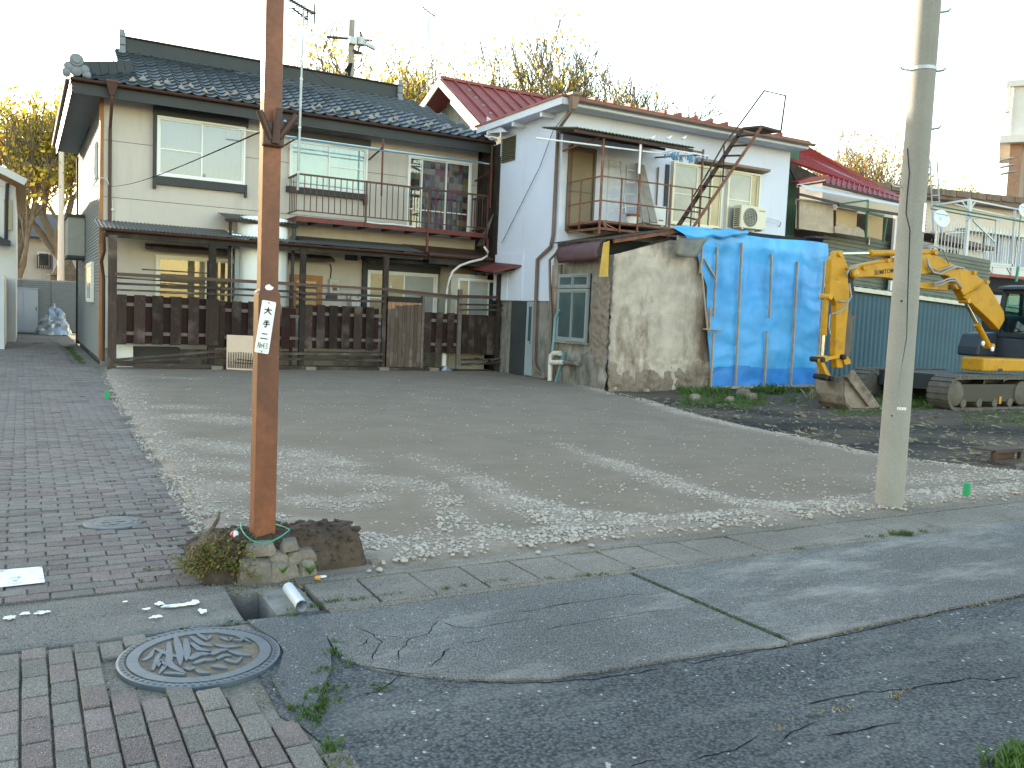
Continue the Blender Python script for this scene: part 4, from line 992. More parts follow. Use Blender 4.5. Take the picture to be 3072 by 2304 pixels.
section(908, 1142, 918, 1048, .292, .19, .10)
section(1268, 1368, 937, 1060, .305, .175, .10)
x0, x1 = fxx(1382), fxx(1532); zt, zb_ = fz(1450, 946), fz(1450, 1063)
n = 8
for k in range(n):
    board(x0+(k+.5)*(x1-x0)/n, (x1-x0)/n*.97, zb_+float(rng.normal(0, .01)), zt, FY-.02, 'fence_wood')
# gate
gx0, gx1 = fxx(1157), fxx(1260); gz0, gz1 = fz(1200, 1101), fz(1210, 893)
gt = MB(); gt.box(gx0, gx1, FY-.03, FY+.0, gz1-.11, gz1+.02); gt.box(gx0, gx1, FY+.005, FY+.03, gz0+.1, gz0+.18); gt.box(gx0-.03, gx0, FY-.05, FY+.03, gz0, gz1); 
gate = gt.build('gate', 'old_timber', fence)
n = 9
for k in range(n):
    wv = (gx1-gx0)/n; x = gx0+(k+.5)*wv
    o = MB().box(x-wv/2+.003, x+wv/2-.003, FY-.025, FY+.003, gz0, gz1-.112).build('gate_board', 'gate_wood', gate)
    hh = .16 if k < 2 else max(.03, .11-.012*k)
    MB().box(x-wv/2+.003, x+wv/2-.003, FY-.029, FY-.0265, gz1-.115-hh+float(rng.normal(0, .012)), gz1-.115).build('bare_wood_patch', 'gate_burn', gate)
# junk seen under the fence
q = on_y(372, 1060, 19.9); MB().box(q.x-.13, q.x+.17, 19.85, 20.1, 0, .48)
tag(MB().box(q.x-.13, q.x+.17, 19.85, 20.1, .0, .46).build('foam_block', 'tank_white'), 'white ribbed foam block behind the left end of the wooden fence', 'foam block')
tag(bevel(MB().box(on_y(395, 1060, 20.2).x, on_y(540, 1060, 20.2).x, 20.2, 20.5, 0, .42).build('storage_box', 'dark_box'), .02), 'low dark grey box behind the fence foot beside the white foam block', 'box')
q = on_y(1332, 1090, 19.55)
b = MB(); b.tube([(q.x, 19.55, .12), (q.x, 19.55, .62)], .065, 12); tag(b.build('drain_pipe', 'pvc', auto=40), 'white upright drain pipe stub behind the fence right of the gate', 'pipe')
q = on_y(1340, 1118, 19.2)
b = MB().lathe(q+V3(0, 0, 0), [(.02, 0), (.12, .0), (.15, .06), (.10, .13), (.03, .15)], 9); 
for i, v in enumerate(b.v): b.v[i] = (v[0]+.04*noise.noise((v[0]*9, v[2]*9, 1)), v[1]+.04*noise.noise((v[0]*9, v[1]*9, 4)), v[2]+.03*noise.noise((v[0]*8, v[1]*8, 8)))
tag(b.build('plastic_bag', 'silver_sheet'), 'crumpled clear plastic bag on the sand below the fence', 'bag')
pn = empty('ribbed_panel', (on_y(718, 1120, 19.1).x, 19.1, 0), 'peach ribbed plastic panel leaning on the fence left of the brown pole', 'panel')
a = on_y(680, 1120, 19.1); wd = .62
P0, P1, P2, P3 = V3(a.x, 19.12, .03), V3(a.x+wd, 19.12, .0), V3(a.x+wd-.02, 19.30, .75), V3(a.x+.03, 19.30, .76)
MB().prism([P0, P1, P2, P3], (0, .02, 0)).build('sheet', 'panel_peach', pn)
b = MB()
for k in range(15):
    t = (k+1)/17; b.bar(P0.lerp(P1, t)+V3(0, -.006, .04), P3.lerp(P2, t)+V3(0, -.006, -.12), .016, .012)
b.build_each('rib', 'fence_red', pn)
b = MB(); b.bar(P0.lerp(P3, .30)+V3(.22, -.02, 0), P1.lerp(P2, .27)+V3(0, -.02, 0), .012); b.bar(P0.lerp(P3, .2)+V3(.16, -.02, 0), P1.lerp(P2, .2)+V3(0, -.02, 0), .012); b.build('wire', 'cable', pn)

# ================================================================== LILAC-WHITE HOUSE
WX, WY = 10.5, 16.8
lil = empty('flat_roofed_house', (WX, WY, 0), 'lilac-white rendered house with rusty upper balcony, right of the cream house', 'house')
b = MB(); b.box(WX, WX+.15, WY, 19.72, 1.80, 6.1); b.box(WX+.15, 17.55, WY, WY+.15, 1.8, 6.1); b.box(17.4, 17.55, WY+.15, 24, 1.8, 6.1)
b.build('wall', 'lilac', lil)
b = MB(); b.box(WX+.03, WX+.15, WY+.05, 19.7, 0, 1.80); b.build('lower_wall', 'concrete_grey', lil)
b = MB(); b.box(WX-.05, WX+.03, 19.0, 19.72, 1.80, 2.5); b.box(WX-.03, WX, 18.3, 19.72, 1.80, 2.95); b.build('lower_render', 'lilac', lil)
a, c = on_x(1573, 1135, WX+.02), on_x(1606, 912, WX+.02)
d = MB(); d.box(WX+.0, WX+.03, c.y, a.y, .03, 1.78); door = d.build('side_door', 'blue_door', lil)
MB().box(WX-.008, WX, c.y+.12, a.y-.12, .85, 1.66).build('pane', 'teal_pane', door)
MB().box(WX-.04, WX, c.y+.06, c.y+.10, .80, .84).build('handle', 'steel', door)
MB().box(WX-.0, WX+.04, a.y+.05, a.y+.75, 0, 1.78).build('side_panel', 'dark_box', lil)
# timber wall filling the gap to the cream house, bronze ribbed sheet on it
b = MB()
for k in range(6):
    y0 = 19.74+k*.19; b.box(WX+.02+.02*(k % 2), WX+.07, y0, y0+.185, 2.6, 5.75)
b.box(WX-.06, WX+.3, 20.86, 20.95, 0, 5.75); b.box(WX+.1, WX+.16, 19.72, 20.86, 0, 2.6); b.build_each('timber_board', 'old_timber', lil)  # end board and low infill added to block sunlight through the gap
MB().box(WX+.2, 17.3, 17.0, 23.7, -.4, -.02).build('sun_stop_slab', 'concrete_grey', lil)  # unseen slab added to keep sunlight from under this house
MB().box(WX, 17.5, 23.8, 24, -.4, 6.1).build('rear_wall', 'lilac', lil)  # unseen wall added to close a sunlight leak from behind
b = MB(); b.box(WX-.02, WX+.02, 19.68, 19.80, 2.75, 5.4); b.build('timber_post', 'old_timber', lil)
MB().prism([on_x(1428, 740, WX-.02), on_x(1452, 735, WX-.02), on_x(1480, 640, WX-.02)], (.015, 0, 0)).build('bent_sheet', 'galv', lil)
a, c = on_x(1503, 490, WX-.03), on_x(1546, 403, WX-.03)
b = MB(); z = min(a.z, c.z)
while z < max(a.z, c.z)-.01: b.prism([(WX-.005, c.y, z), (WX-.045, c.y, z+.012), (WX-.045, c.y, z+.032), (WX-.005, c.y, z+.046)], (0, a.y-c.y, 0)); z += .05
b.build('bronze_panel', 'bronze_sheet', lil)
# low roof over the door beside the fence
a = on_x(1445, 732, 10.35); b = MB()
b.prism([V3(10.5, 18.3, 2.62), V3(10.5, 20.6, 2.80), V3(9.9, 20.6, 2.62), V3(10.0, 18.9, 2.45)], (0, 0, .04)); b.build('low_roof', 'rust_red', lil)
b = MB()
for y in (18.7, 19.2, 19.7): b.bar((10.48, y, 2.58), (9.98, y+.05, 2.42), .05, .06)
b.box(10.38, 10.46, 19.3, 19.42, 0, 2.55); b.build_each('low_roof_rafter', 'old_timber', lil)

# roof: low metal slope with standing ribs, white boxed eaves, coppery gutter
gl, gr = on_y(1745, 306, 16.3), on_y(2412, 426, 16.3)
ez = (gl.z+gr.z)/2
r = MB(); rx0 = on_x(1657, 289, 10.2)
r.prism([V3(10.12, 16.32, ez+.03), V3(17.75, 16.32, ez+.03), V3(16.5, 20.5, ez+.42), V3(11.6, 20.5, ez+.42), V3(10.12, 20.5, ez+.03)], (0, 0, .05))
wroof = r.build('roof', 'red_roof_dull', lil)
rme = MB().box(-.03, .03, 0, .9, 0, .09).mesh('roof_rib', 'red_roof_dull')
for px in (1668, 1786, 1841, 1893, 1944, 1996, 2043, 2092, 2138, 2184, 2308, 2350):
    x = on_y(px, 330, 16.32).x
    if 10.15 < x < 17.7: piece('roof_rib', rme, wroof, (x, 16.31, ez+.07))
gutter([(10.35, 16.24, ez), (17.8, 16.24, ez)], .06, 'copper_gutter', lil)
b = MB(); b.box(10.16, 17.7, 16.33, 16.36, ez-.12, ez+.02); b.box(10.14, 10.17, 16.33, 20.4, ez-.13, ez+.03); b.build('fascia', 'lilac_trim', lil)
b = MB(); b.box(10.17, 17.7, 16.36, WY, ez-.13, ez-.10); b.box(10.17, WX, WY, 20.4, ez-.13, ez-.10); b.build('soffit', 'lilac_trim', lil)
b = MB()
for y in (17.2, 18.5, 19.8): b.box(10.17, WX, y, y+.09, ez-.24, ez-.131)
b.build_each('eave_bracket', 'lilac_trim', lil)
MB().prism([on_x(1460, 350, 10.2), on_x(1520, 395, 10.2), on_x(1460, 400, 10.2)], (.03, 0, 0)).build('gable_flashing', 'lilac_trim', lil)
# rain pipe
hp = [on_y(1714, 318, 16.22), on_y(1712, 335, 16.22)]
pts = [hp[0], hp[1], on_x(1674, 390, WX-.06), on_x(1659, 705, WX-.06), on_x(1652, 740, WX-.06), on_x(1612, 778, WX-.06), on_x(1607, 900, WX-.06), on_x(1601, 1085, WX-.06), on_x(1606, 1105, WX-.07), on_z(1632, 1128, .06), on_z(1642, 1136, .02)]
dp = MB().tube(pts, .042, 9).build('downpipe', 'pipe_brown', lil, auto=60)
h0 = on_y(1722, 300, 16.2); hb = MB()
hb.add([(h0.x+sx*a, 16.2+sy*a, h0.z+z) for z, a in ((-.20, .05), (.06, .09), (.10, .12), (.14, .12)) for sx, sy in ((-1, -1), (1, -1), (1, 1), (-1, 1))],
       [(3, 2, 1, 0), (12, 13, 14, 15)]+[(4*r_+i, 4*r_+(i+1) % 4, 4*r_+4+(i+1) % 4, 4*r_+4+i) for r_ in range(3) for i in range(4)])
hb.build('hopper', 'copper_gutter', dp)
wr = [on_x(1728, 305, WX-.05), on_x(1660, 390, WX-.05), on_x(1620, 500, WX-.05), on_x(1560, 620, WX-.05), on_x(1505, 730, WX-.05)]
MB().tube(wr, .008, 5).build('wire', 'cable', lil)
# door and windows of the upper floor
a, c = on_y(1697, 692, WY-.05), on_y(1791, 448, WY-.05); O = V3(a.x, WY, a.z); W = c.x-a.x; Hh = c.z-a.z
b = MB(); ring(b, O, XU, YN, 0, W, 0, Hh, .05, 0, .06); d = b.build('upper_door', 'door_brown', lil)
b = MB(); lbox(b, O, XU, YN, .052, W-.052, .01, .03, .06, Hh-.052); b.build('leaf', 'door_brown', d)
b = MB(); lbox(b, O, XU, YN, .10, W-.10, .031, .038, .1, Hh*.46); lbox(b, O, XU, YN, .10, W-.10, .031, .038, Hh*.48, Hh-.12); b.build('panel', 'door_panel', d)
q = on_y(1712, 572, WY-.09); MB().tube([q+V3(0, .04, 0), q, q+V3(.07, 0, 0)], .014, 8).build('handle', 'steel', d)
a, c = on_y(2008, 672, WY-.05), on_y(2165, 483, WY-.05); O = V3(a.x, WY, a.z); W = on_y(2170, 500, WY-.05).x-a.x; Hh = on_y(2012, 482, WY-.05).z-a.z
back(lil, O, XU, YN, W, Hh); window(lil, O, XU, YN, W, Hh, [(.05, W*.48, 'frost_grey', None), (W*.50, W*.78, 'glass', 'curtain_tan'), (W*.78, W-.03, 'frost_tan', None)], sash='sash_cream', t=.05, rails=[(Hh*.5, (0,))])
O2 = V3(on_y(2178, 600, WY-.05).x, WY, a.z); W2 = on_y(2276, 600, WY-.05).x-O2.x
back(lil, O2, XU, YN, W2, Hh); window(lil, O2, XU, YN, W2, Hh, [(.04, W2*.72, 'frost_grey', None), (W2*.70, W2-.04, 'frost_tan', None)], sash='sash_cream', t=.045, rails=[(Hh*.52, (0,))])
h = on_y(2105, 475, WY-.25); h2 = on_y(2310, 506, WY-.25)
MB().prism([V3(h.x, WY, h.z+.06), V3(h.x, WY-.28, h.z), V3(h.x, WY-.28, h.z-.06), V3(h.x, WY, h.z-.1)], (h2.x-h.x, 0, 0)).build('window_hood', 'copper_gutter', lil)
a = on_y(1992, 640, WY-.02); MB().box(a.x-.02, a.x+.09, WY-.03, WY, 3.5, 5.2).build('dark_slot', 'charcoal', lil)
a = on_y(1978, 470, WY-.05); MB().tube([V3(a.x, WY-.04, 3.6), V3(a.x, WY-.04, 5.1)], .02, 6).build('wall_pipe', 'pipe_brown', lil)

# rusty balcony frame
BX, BYw = 10.72, 15.5
f1 = on_y(1801, 662, BYw).z; f0 = on_y(1800, 684, BYw).z; t1 = on_y(1803, 527, BYw).z; m1 = on_y(1801, 600, BYw).z; ct = on_y(1805, 400, BYw).z
bxr = on_y(2098, 600, BYw).x
fr = MB()
fr.box(BX, bxr, BYw, BYw+.05, f0-.03, f0+.02); fr.box(BX, BX+.04, BYw+.05, WY-.003, f0-.03, f0+.02)
fr.box(BX, bxr, BYw, BYw+.04, f1-.03, f1+.02); fr.box(BX, BX+.035, BYw+.04, WY-.003, f1-.03, f1+.02)
rb = fr.build('balcony', 'rust', lil)
MB().box(BX+.04, bxr+3.4, BYw+.05, WY-.01, f1-.05, f1-.01).build('balcony_floor', 'dark_sheet', rb)
def rpost(px, zt, zb=None, w_=.022, m='rust'):
    x = on_y(px, 600, BYw).x; MB().box(x-w_, x+w_, BYw-.025, BYw-.002, f0-.06 if zb is None else zb, zt).build('balcony_post', m, rb)
rpost(1801, ct, f0-.12, .026); rpost(1915, on_y(1915, 425, BYw).z); rpost(2010, t1+.02); rpost(2100, on_y(2100, 447, BYw).z); rpost(1862, t1, None, .014); rpost(2075, t1, None, .014)
x = on_y(1917, 460, BYw).x; MB().box(x-.024, x+.024, BYw-.05, BYw-.026, t1+.15, on_y(1917, 420, BYw).z).build('balcony_post', 'rack_white', rb)
for yv, px in ((16.3, 0), (WY-.05, 1)): MB().box(BX-.01, BX+.02, yv-.015, yv+.015, f0, t1+(.9 if px else 0)).build('balcony_post', 'rust', rb)
rl = MB()
for z in (t1, m1): rl.box(BX, bxr, BYw-.001, BYw+.024, z-.014, z+.014); rl.box(BX, BX+.024, BYw+.024, WY-.003, z-.014, z+.014)
rl.bar((BX+.2, BYw, f0), (BX, BYw, f1), .03); rl.bar((BX+.45, BYw, f0), (BX+.02, BYw, f1-.02), .03)
rl.box(BX+.2, bxr+.02, BYw, BYw+.03, ct-.06, ct-.025); rl.bar((BX, BYw, ct-.04), (BX-.2, WY, ct-.2), .03); rl.bar((bxr, BYw, ct-.1), (bxr-.3, WY, ct-.02), .03)
rl.build('railing', 'rust', rb)
ca, cb = on_y(1730, 379, BYw-.15), on_y(2085, 431, BYw-.15)
corrugated(MB(), ca.x, cb.x, BYw-.15, ca.z-.02, WY-.01, ca.z+.22, .09, .018).build('canopy_sheet', 'bronze_sheet', rb)
q = MB(); q.box(ca.x, cb.x, BYw-.1, BYw-.05, ca.z-.11, ca.z-.05); q.box(ca.x, cb.x-.3, BYw+.5, BYw+.55, ca.z-.03, ca.z+.02); q.build('canopy_beam', 'rust_dark', rb)
q = MB()
for px in (1950, 2000, 2045): p = on_y(px, 415, BYw-.02); q.prism([p, p+V3(.10, 0, .0), p+V3(.16, 0, .09)], (.0, .06, 0))
q.build_each('torn_sheet_tip', 'rack_white', rb)
# household things on the balcony
def at_bal(px, py, y=16.3): return on_y(px, py, y)
a, c = at_bal(1608, 414, 15.9), at_bal(1740, 430, 15.55); lp = MB().tube([a, c, at_bal(2012, 464, 15.5)], .02, 7)
tag(lp.build('laundry_bar', 'rack_white'), 'pale laundry bar running along the rusty balcony under its canopy', 'bar')
def ladder(name, l0, l1, r0, r1, n, m, label, group=None, w_=.035):
    e = empty(name, l0, label, 'ladder', group)
    MB().bar(l0, l1, w_, .022).build('rail', m, e); MB().bar(r0, r1, w_, .022).build('rail', m, e)
    for k in range(n):
        t = (k+.6)/n; MB().bar(l0.lerp(l1, t), r0.lerp(r1, t), .028, .02).build('rung', m, e)
    return e
ladder('step_ladder', at_bal(1818, 660, 16.25), at_bal(1827, 480, 16.65), at_bal(1877, 640, 16.25), at_bal(1860, 484, 16.65), 5, 'alu', 'aluminium ladder nearer the door, leaning on the balcony wall', 'ladders on the balcony')
ladder('step_ladder', at_bal(1870, 640, 16.3), at_bal(1880, 496, 16.68), at_bal(1907, 645, 16.3), at_bal(1909, 497, 16.68), 4, 'alu', 'narrow aluminium ladder leaning between the other ladder and the grey boards', 'ladders on the balcony')
for (pa, pb, lab) in (((1938, 668), (1917, 492), 'grey board leaning on the balcony wall, the flatter of two'), ((1962, 668), (1922, 494), 'grey board leaning more steeply across the air conditioner')):
    a, c = at_bal(*pa, 16.05), at_bal(*pb, 16.7); b = MB().bar(a, c, .2, .025, (0, 1, 0)); tag(b.build('leaning_board', 'grey_plank'), lab, 'board', 'boards leaning on the balcony wall')
q = at_bal(1898, 672, 15.85); b = empty('paint_pail', q, 'rust-stained white pail on the balcony floor', 'pail')
MB().lathe(q, [(.12, 0), (.135, .03), (.15, .20), (.155, .205)], 16).build('body', 'tank_white', b, auto=40); MB().lathe(q+V3(0, 0, .205), [(.158, -.05), (.16, .0), (.15, .01)], 16).build('rim', 'rust', b, auto=40)
def ac(name, x0, x1, y0, y1, z0, z1, m, label, fanx, logo=None):
    e = empty(name, ((x0+x1)/2, y1, z0), label, 'air conditioner', 'outdoor air conditioners')
    bevel(MB().box(x0, x1, y0, y1, z0+.03, z1).build('casing', m, e), .02)
    fx2 = x0+(x1-x0)*fanx; r_ = (z1-z0)*.40; zc = (z0+z1)/2+.01
    MB().lathe((fx2, y0-.002, zc), [(r_, -.004), (r_, .003)], 28, 'y').build('fan_opening', 'fan_dark', e)
    g = MB()
    for k in range(1, 5):
        rr = r_*k/4.2; pts = [(fx2+rr*math.cos(t), y0-.012, zc+rr*math.sin(t)) for t in [2*math.pi*i/24 for i in range(25)]]; g.tube(pts, .004, 4, False)
    for k in range(9):
        dx = r_*(k-4)/4.5; hh = math.sqrt(max(0, r_*r_-dx*dx)); g.tube([(fx2+dx, y0-.012, zc-hh), (fx2+dx, y0-.012, zc+hh)], .004, 4, False)
    g.build('fan_grille', m, e)
    l = MB()
    for k in range(9): l.box(x0-.006, x0+.0, y0+.05, y1-.05, z0+.08+k*(z1-z0-.14)/9, z0+.08+(k+.55)*(z1-z0-.14)/9)
    l.build('side_louvre', 'fan_dark', e)
    f = MB(); f.box(x0+.06, x0+.12, y0+.01, y1-.01, z0, z0+.03); f.box(x1-.12, x1-.06, y0+.01, y1-.01, z0, z0+.03); f.build('feet', 'galv', e)
    return e
a, c = at_bal(1930, 674, 16.25), at_bal(2000, 620, 16.25)
e = ac('air_conditioner', a.x-.06, c.x, 16.25, 16.52, a.z, c.z, 'ac_white', 'white outdoor air conditioner behind the leaning grey boards', .28)
MB().box(c.x-.22, c.x-.08, 16.244, 16.249, a.z+.13, a.z+.155).build('badge', 'rust_red', e)
a, c = on_y(2240, 686, 16.35), on_y(2300, 625, 16.35)
e = ac('air_conditioner', a.x-.22, c.x, 16.35, 16.62, a.z-.02, c.z+.01, 'ac_cream', 'cream outdoor air conditioner below the right-hand upper window', .38)
MB().box(c.x-.24, c.x-.04, 16.344, 16.349, c.z-.10, c.z-.075).build('badge', 'pole_blue', e)
tb_ = MB().tube([on_y(2302, 655, 16.5), on_y(2330, 660, 16.6), on_y(2343, 668, 16.7), on_y(2338, 680, 16.78)], .014, 6); tb_.build('pipe', 'pvc', e, smooth=True)
q = MB(); ra, rb_ = on_y(2000, 456, 15.4), on_y(2105, 476, 15.4); W = rb_.x-ra.x
dr = empty('drying_rack', (ra.x, 15.4, ra.z), 'white and blue wire drying rack hanging from the balcony frame', 'drying rack')
for k in (0, 1): q.tube([(ra.x, 15.15+.5*k, ra.z), (rb_.x, 15.15+.5*k, ra.z)], .011, 5)
for k in range(6): q.tube([(ra.x+W*k/5, 15.15, ra.z), (ra.x+W*k/5, 15.65, ra.z)], .008, 5)
q.build('frame', 'rack_white', dr); q = MB()
for k in range(44):
    x = ra.x+W*random.random(); y = 15.15+.5*random.random(); q.box(x-.012, x+.012, y-.006, y+.006, ra.z-.11, ra.z-.012)
q.build('clips', 'rack_blue', dr)
q = MB().tube([(ra.x+W/2, 15.4, ra.z), (ra.x+W/2, 15.45, ra.z+.35)], .005, 4); q.build('hook', 'rack_white', dr)

# steep rusty stair to the roof
st = empty('roof_stair', (on_y(2070, 685, 15.1).x, 15.3, 3.3), 'steep rusty iron stair with small landing leading up to the red-ribbed roof', 'stair')
L0, L1 = on_y(2035, 678, 15.65), on_y(2226, 388, 15.65); R0, R1 = on_y(2074, 690, 15.15), on_y(2284, 382, 15.15)
MB().bar(L0, L1, .05, .09).build('stringer', 'rust_dark', st); MB().tube([R0, R0.lerp(R1, .5), R1], .036, 8).build('stringer', 'rust', st)
for k in range(9):
    t = (k+.9)/9.6; MB().bar(L0.lerp(L1, t), R0.lerp(R1, t), .13, .025).build('step', 'rust_dark', st)
b = MB(); b.prism([L1, R1, R1+V3(.75, .1, 0), L1+V3(.75, .1, 0)], (0, 0, .05)); b.build('landing', 'rust_dark', st)
hd = MB(); hh = on_y(2357, 287, 15.25); hk = on_y(2293, 272, 15.65); hb_ = on_y(2343, 392, 15.25)
hd.tube([hb_, hh, hk, on_y(2205, 392, 15.65), on_y(2172, 432, 15.65), on_y(2108, 545, 15.65), on_y(2080, 590, 15.65)], .022, 6)
hd.tube([on_y(2172, 432, 15.65), on_y(2172, 470, 15.65)], .018, 5); hd.tube([on_y(2172, 470, 15.65), on_y(2168, 560, 15.65)], .018, 5); hd.build('handrail', 'rust_dark', st)

# ================================================================== CONCRETE ANNEX BELOW
CX, CY = 10.42, 14.5
anx = empty('concrete_annex', (CX, CY, 0), 'stained broken concrete lean-to with a grey window, beside the blue tarpaulin', 'building')
# front: rough cut wall
tl, tr_ = on_y(1826, 768, CY), on_y(2011, 720, CY); xR = 13.6
def wall_fn(u, v):
    x = CX+.02+u*(xR-CX); zt = np.interp(x, [tl.x, tr_.x, xR], [tl.z, tr_.z, tr_.z+.02]); z = -.25+v*(zt+.25)
    d = .03*noise.noise((x*1.3, z*1.3, 3))+.014*noise.noise((x*6, z*6, 4))
    left = min(1, (x-CX)/.16); d += .10*(1-left)**2*(1+noise.noise((x*9, z*9, 7)))
    if z < .62+.05*noise.noise((x*4, 0, 2)): d -= .05+.05*noise.noise((x*5, z*5, 9))
    if x < CX+1.9 and .62 < z < zt-.1 and x > CX+.2: d -= .03
    if (x-11.25)**2+(z-1.15)**2 < .006: d += .05
    return V3(x+.05*(1-left)*noise.noise((0, z*5, 5)), CY+d, z)
b = MB(); b.grid(wall_fn, 110, 90); fw_ = b.build('front_wall', 'concrete', anx, smooth=True)
MB().box(CX+.1, xR, CY+.16, CY+.28, -.2, 2.6).build('wall_core', 'concrete_base', anx)
def foot_fn(u, v):
    x = CX-.02+u*(xR-CX-.35); zt = .50+.10*noise.noise((x*2.2, 0, 2))+.05*noise.noise((x*8, 0, 5)); z = -.25+v*(zt+.25)
    blk = abs((x*2.9+.3*noise.noise((x, z*2, 1))) % 1-.5); d = .05+.06*noise.noise((x*3.2, z*3.2, 9))+.03*noise.noise((x*11, z*11, 3))-.03*(blk > .46)
    return V3(x, CY-.02-d*min(1, (1-v)*6), z)
b = MB(); b.grid(foot_fn, 150, 34); b.build('broken_footing', 'concrete_base', anx, smooth=True)
# left side with window
b = MB(); O = V3(CX, 16.8, 0)
wa, wb = on_x(1677, 1020, CX), on_x(1770, 815, CX); wy1, wy0 = wa.y, on_x(1772, 900, CX).y; wz0, wz1 = wa.z, on_x(1735, 822, CX).z
def side_fn(y0, y1, z0, z1):
    def f(u, v):
        y = y0+u*(y1-y0); z = z0+v*(z1-z0); d = .012*noise.noise((y*4, z*4, 2))
        if z < .7 and y < 16.2: d += .05+.05*noise.noise((y*5, z*5, 6))
        if y < CY+.32: d += .06*noise.noise((y*9, z*7, 3))
        return V3(CX-d-.0, y, z)
    return f
for y0, y1, z0, z1, nu, nv in ((CY+.02, wy0, -.25, 2.75, 10, 40), (wy1, WY, -.25, 2.85, 10, 30), (wy0, wy1, -.25, wz0, 18, 20), (wy0, wy1, wz1, 2.75, 12, 5)): b.grid(side_fn(y0, y1, z0, z1), nu, nv)
b.build('side_wall', 'concrete_grey', anx, smooth=True)
b = MB()
for k in range(8):
    for j in range(2):
        y = CY+.10+j*.36+(k % 2)*.14; z = .15+k*.2
        if y+.3 < wy0+.25 and z < 2.2: b.box(CX-.035-random.uniform(0, .02), CX+.05, y, min(y+.33, wy0-.02), z, z+.19)
b = MB(); b.grid(lambda u, v: V3(CX-.02-.05*(noise.noise((u*3, v*9, 3))+.6)*math.sin(math.pi*min(1, u*1.15))-.035*noise.noise((u*7, v*22, 6)), CY+.05+u*(wy0-CY-.12+.12*noise.noise((v*6, 1, 1))), -.1+v*2.3), 22, 90); b.build('exposed_masonry', 'concrete_base', anx, smooth=True)
MB().box(CX-.05, CX+.06, 16.42, WY-.02, 0, 2.6).build('door_jamb', 'concrete', anx)
O = V3(CX-.03, wy1, wz0); W = wy1-wy0; Hh = wz1-wz0; NS = V3(0, -1, 0); NX = V3(-1, 0, 0)
wo = window(anx, O, NS, NX, W, Hh*.78, [(.04, W*.5, 'teal_pane', None), (W*.5, W-.04, 'teal_pane', None)], sash='teal_sash', t=.05, depth=.07)
O2 = O+ZU*(Hh*.79)
window(anx, O2, NS, NX, W, Hh*.21, [(.05, W*.48, 'teal_pane', None), (W*.5, W-.05, 'teal_pane', None)], sash='teal_sash', t=.04, depth=.07)
b = MB(); lbox(b, O, NS, NX, 0, W, -.1, .005, 0, Hh); b.build('unlit_panel', 'dark_room', anx)  # near-black block stands in for the darkness behind the annex panes
b = MB(); lbox(b, O, NS, NX, -.06, W+.06, 0, .09, -.05, -.005); b.build('window_sill', 'concrete_grey', anx)
# roof edge, hanging sheet
ra, rb2 = on_y(1806, 719, CY-.1), on_y(2030, 692, CY-.1)
b = MB(); b.bar((CX-.1, CY-.1, ra.z-.01), (rb2.x, CY-.1, rb2.z-.01), .06, .07); b.build('roof_beam', 'rust', anx)
b = MB(); b.prism([V3(CX-.15, CY-.15, ra.z+.03), V3(rb2.x, CY-.15, rb2.z+.03), V3(rb2.x, WY-.02, rb2.z+.05), V3(CX-.15, WY-.02, ra.z+.05)], (0, 0, .02)); b.build('roof', 'rust_dark', anx)
b = MB(); b.bar((CX+.1, CY+.05, tl.z+.02), (tr_.x, CY+.05, tr_.z+.03), .05, .06); b.build('under_beam', 'old_timber', anx)
MB().box(CX+.05, xR, CY+.35, CY+.4, 2.3, 3.1).build('roof_gap_shade', 'dark_room', anx)  # near-black panel puts in the shade below the annex roof
q0, q1, q2, q3 = on_x(1677, 742, CX-.16), on_x(1809, 719, CX-.16), on_x(1794, 778, CX-.30), on_x(1676, 790, CX-.26)
b = MB(); 
b.grid(lambda u, v: q0.lerp(q1, u).lerp(q3.lerp(q2, u), v)+V3(-.05*math.sin(v*3)*1+.02*noise.noise((u*6, v*3, 1)), 0, .02*noise.noise((u*5, v*2, 6))*v), 16, 6)
o = b.build('hanging_sheet', 'purple_sheet', anx, smooth=True); sm = o.modifiers.new('thick', 'SOLIDIFY'); sm.thickness = .008
a, c = on_y(1797, 832, CY-.14), on_y(1826, 728, CY-.14); MB().prism([on_y(1798, 830, CY-.14), on_y(1824, 830, CY-.14), on_y(1829, 722, CY-.14), on_y(1812, 728, CY-.14)], (0, .025, 0)).build('hanging_board', 'yellow_board', anx)
za, zb2 = on_y(2026, 705, CY-.3), on_y(2118, 712, CY-.3)
zs0, zs1 = on_y(2022, 762, CY-.3), on_y(2085, 770, CY-.3)
b = MB(); b.grid(lambda u, v: za.lerp(zb2, u).lerp(zs0.lerp(zs1, u), v)+V3(0, .10*math.sin(u*math.pi*2)-.05, -.05*math.sin(u*math.pi)), 14, 5)
o = b.build('bent_zinc_sheet', 'zinc_bent', anx, smooth=True); sm = o.modifiers.new('thick', 'SOLIDIFY'); sm.thickness = .006
# pipes at the side wall
b = MB(); b.tube([on_x(x, y, CX-.08) for x, y in ((1674, 750), (1668, 760), (1649, 780), (1650, 870), (1654, 960), (1652, 1058))], .03, 8); b.build('rain_pipe', 'pipe_brown', anx, auto=60)
b = MB(); b.tube([on_x(x, y, CX-.12) for x, y in ((1677, 930), (1666, 955), (1662, 1010), (1657, 1060))], .035, 8); b.build('waste_pipe', 'blue_hose', anx, auto=60)
b = MB(); b.tube([on_x(x, y, CX-.16) for x, y in ((1681, 1060), (1662, 1059), (1653, 1066), (1651, 1090), (1650, 1142))], .055, 10); b.tube([on_x(x, y, CX-.18) for x, y in ((1652, 1087), (1690, 1087))], .055, 10); b.build('white_drain', 'pvc', anx, auto=60)
b = MB(); b.tube([on_x(x, y, CX-.16) for x, y in ((1690, 1087), (1715, 1090), (1734, 1091))], .05, 10); b.build('old_drain', 'concrete_grey', anx, auto=60)
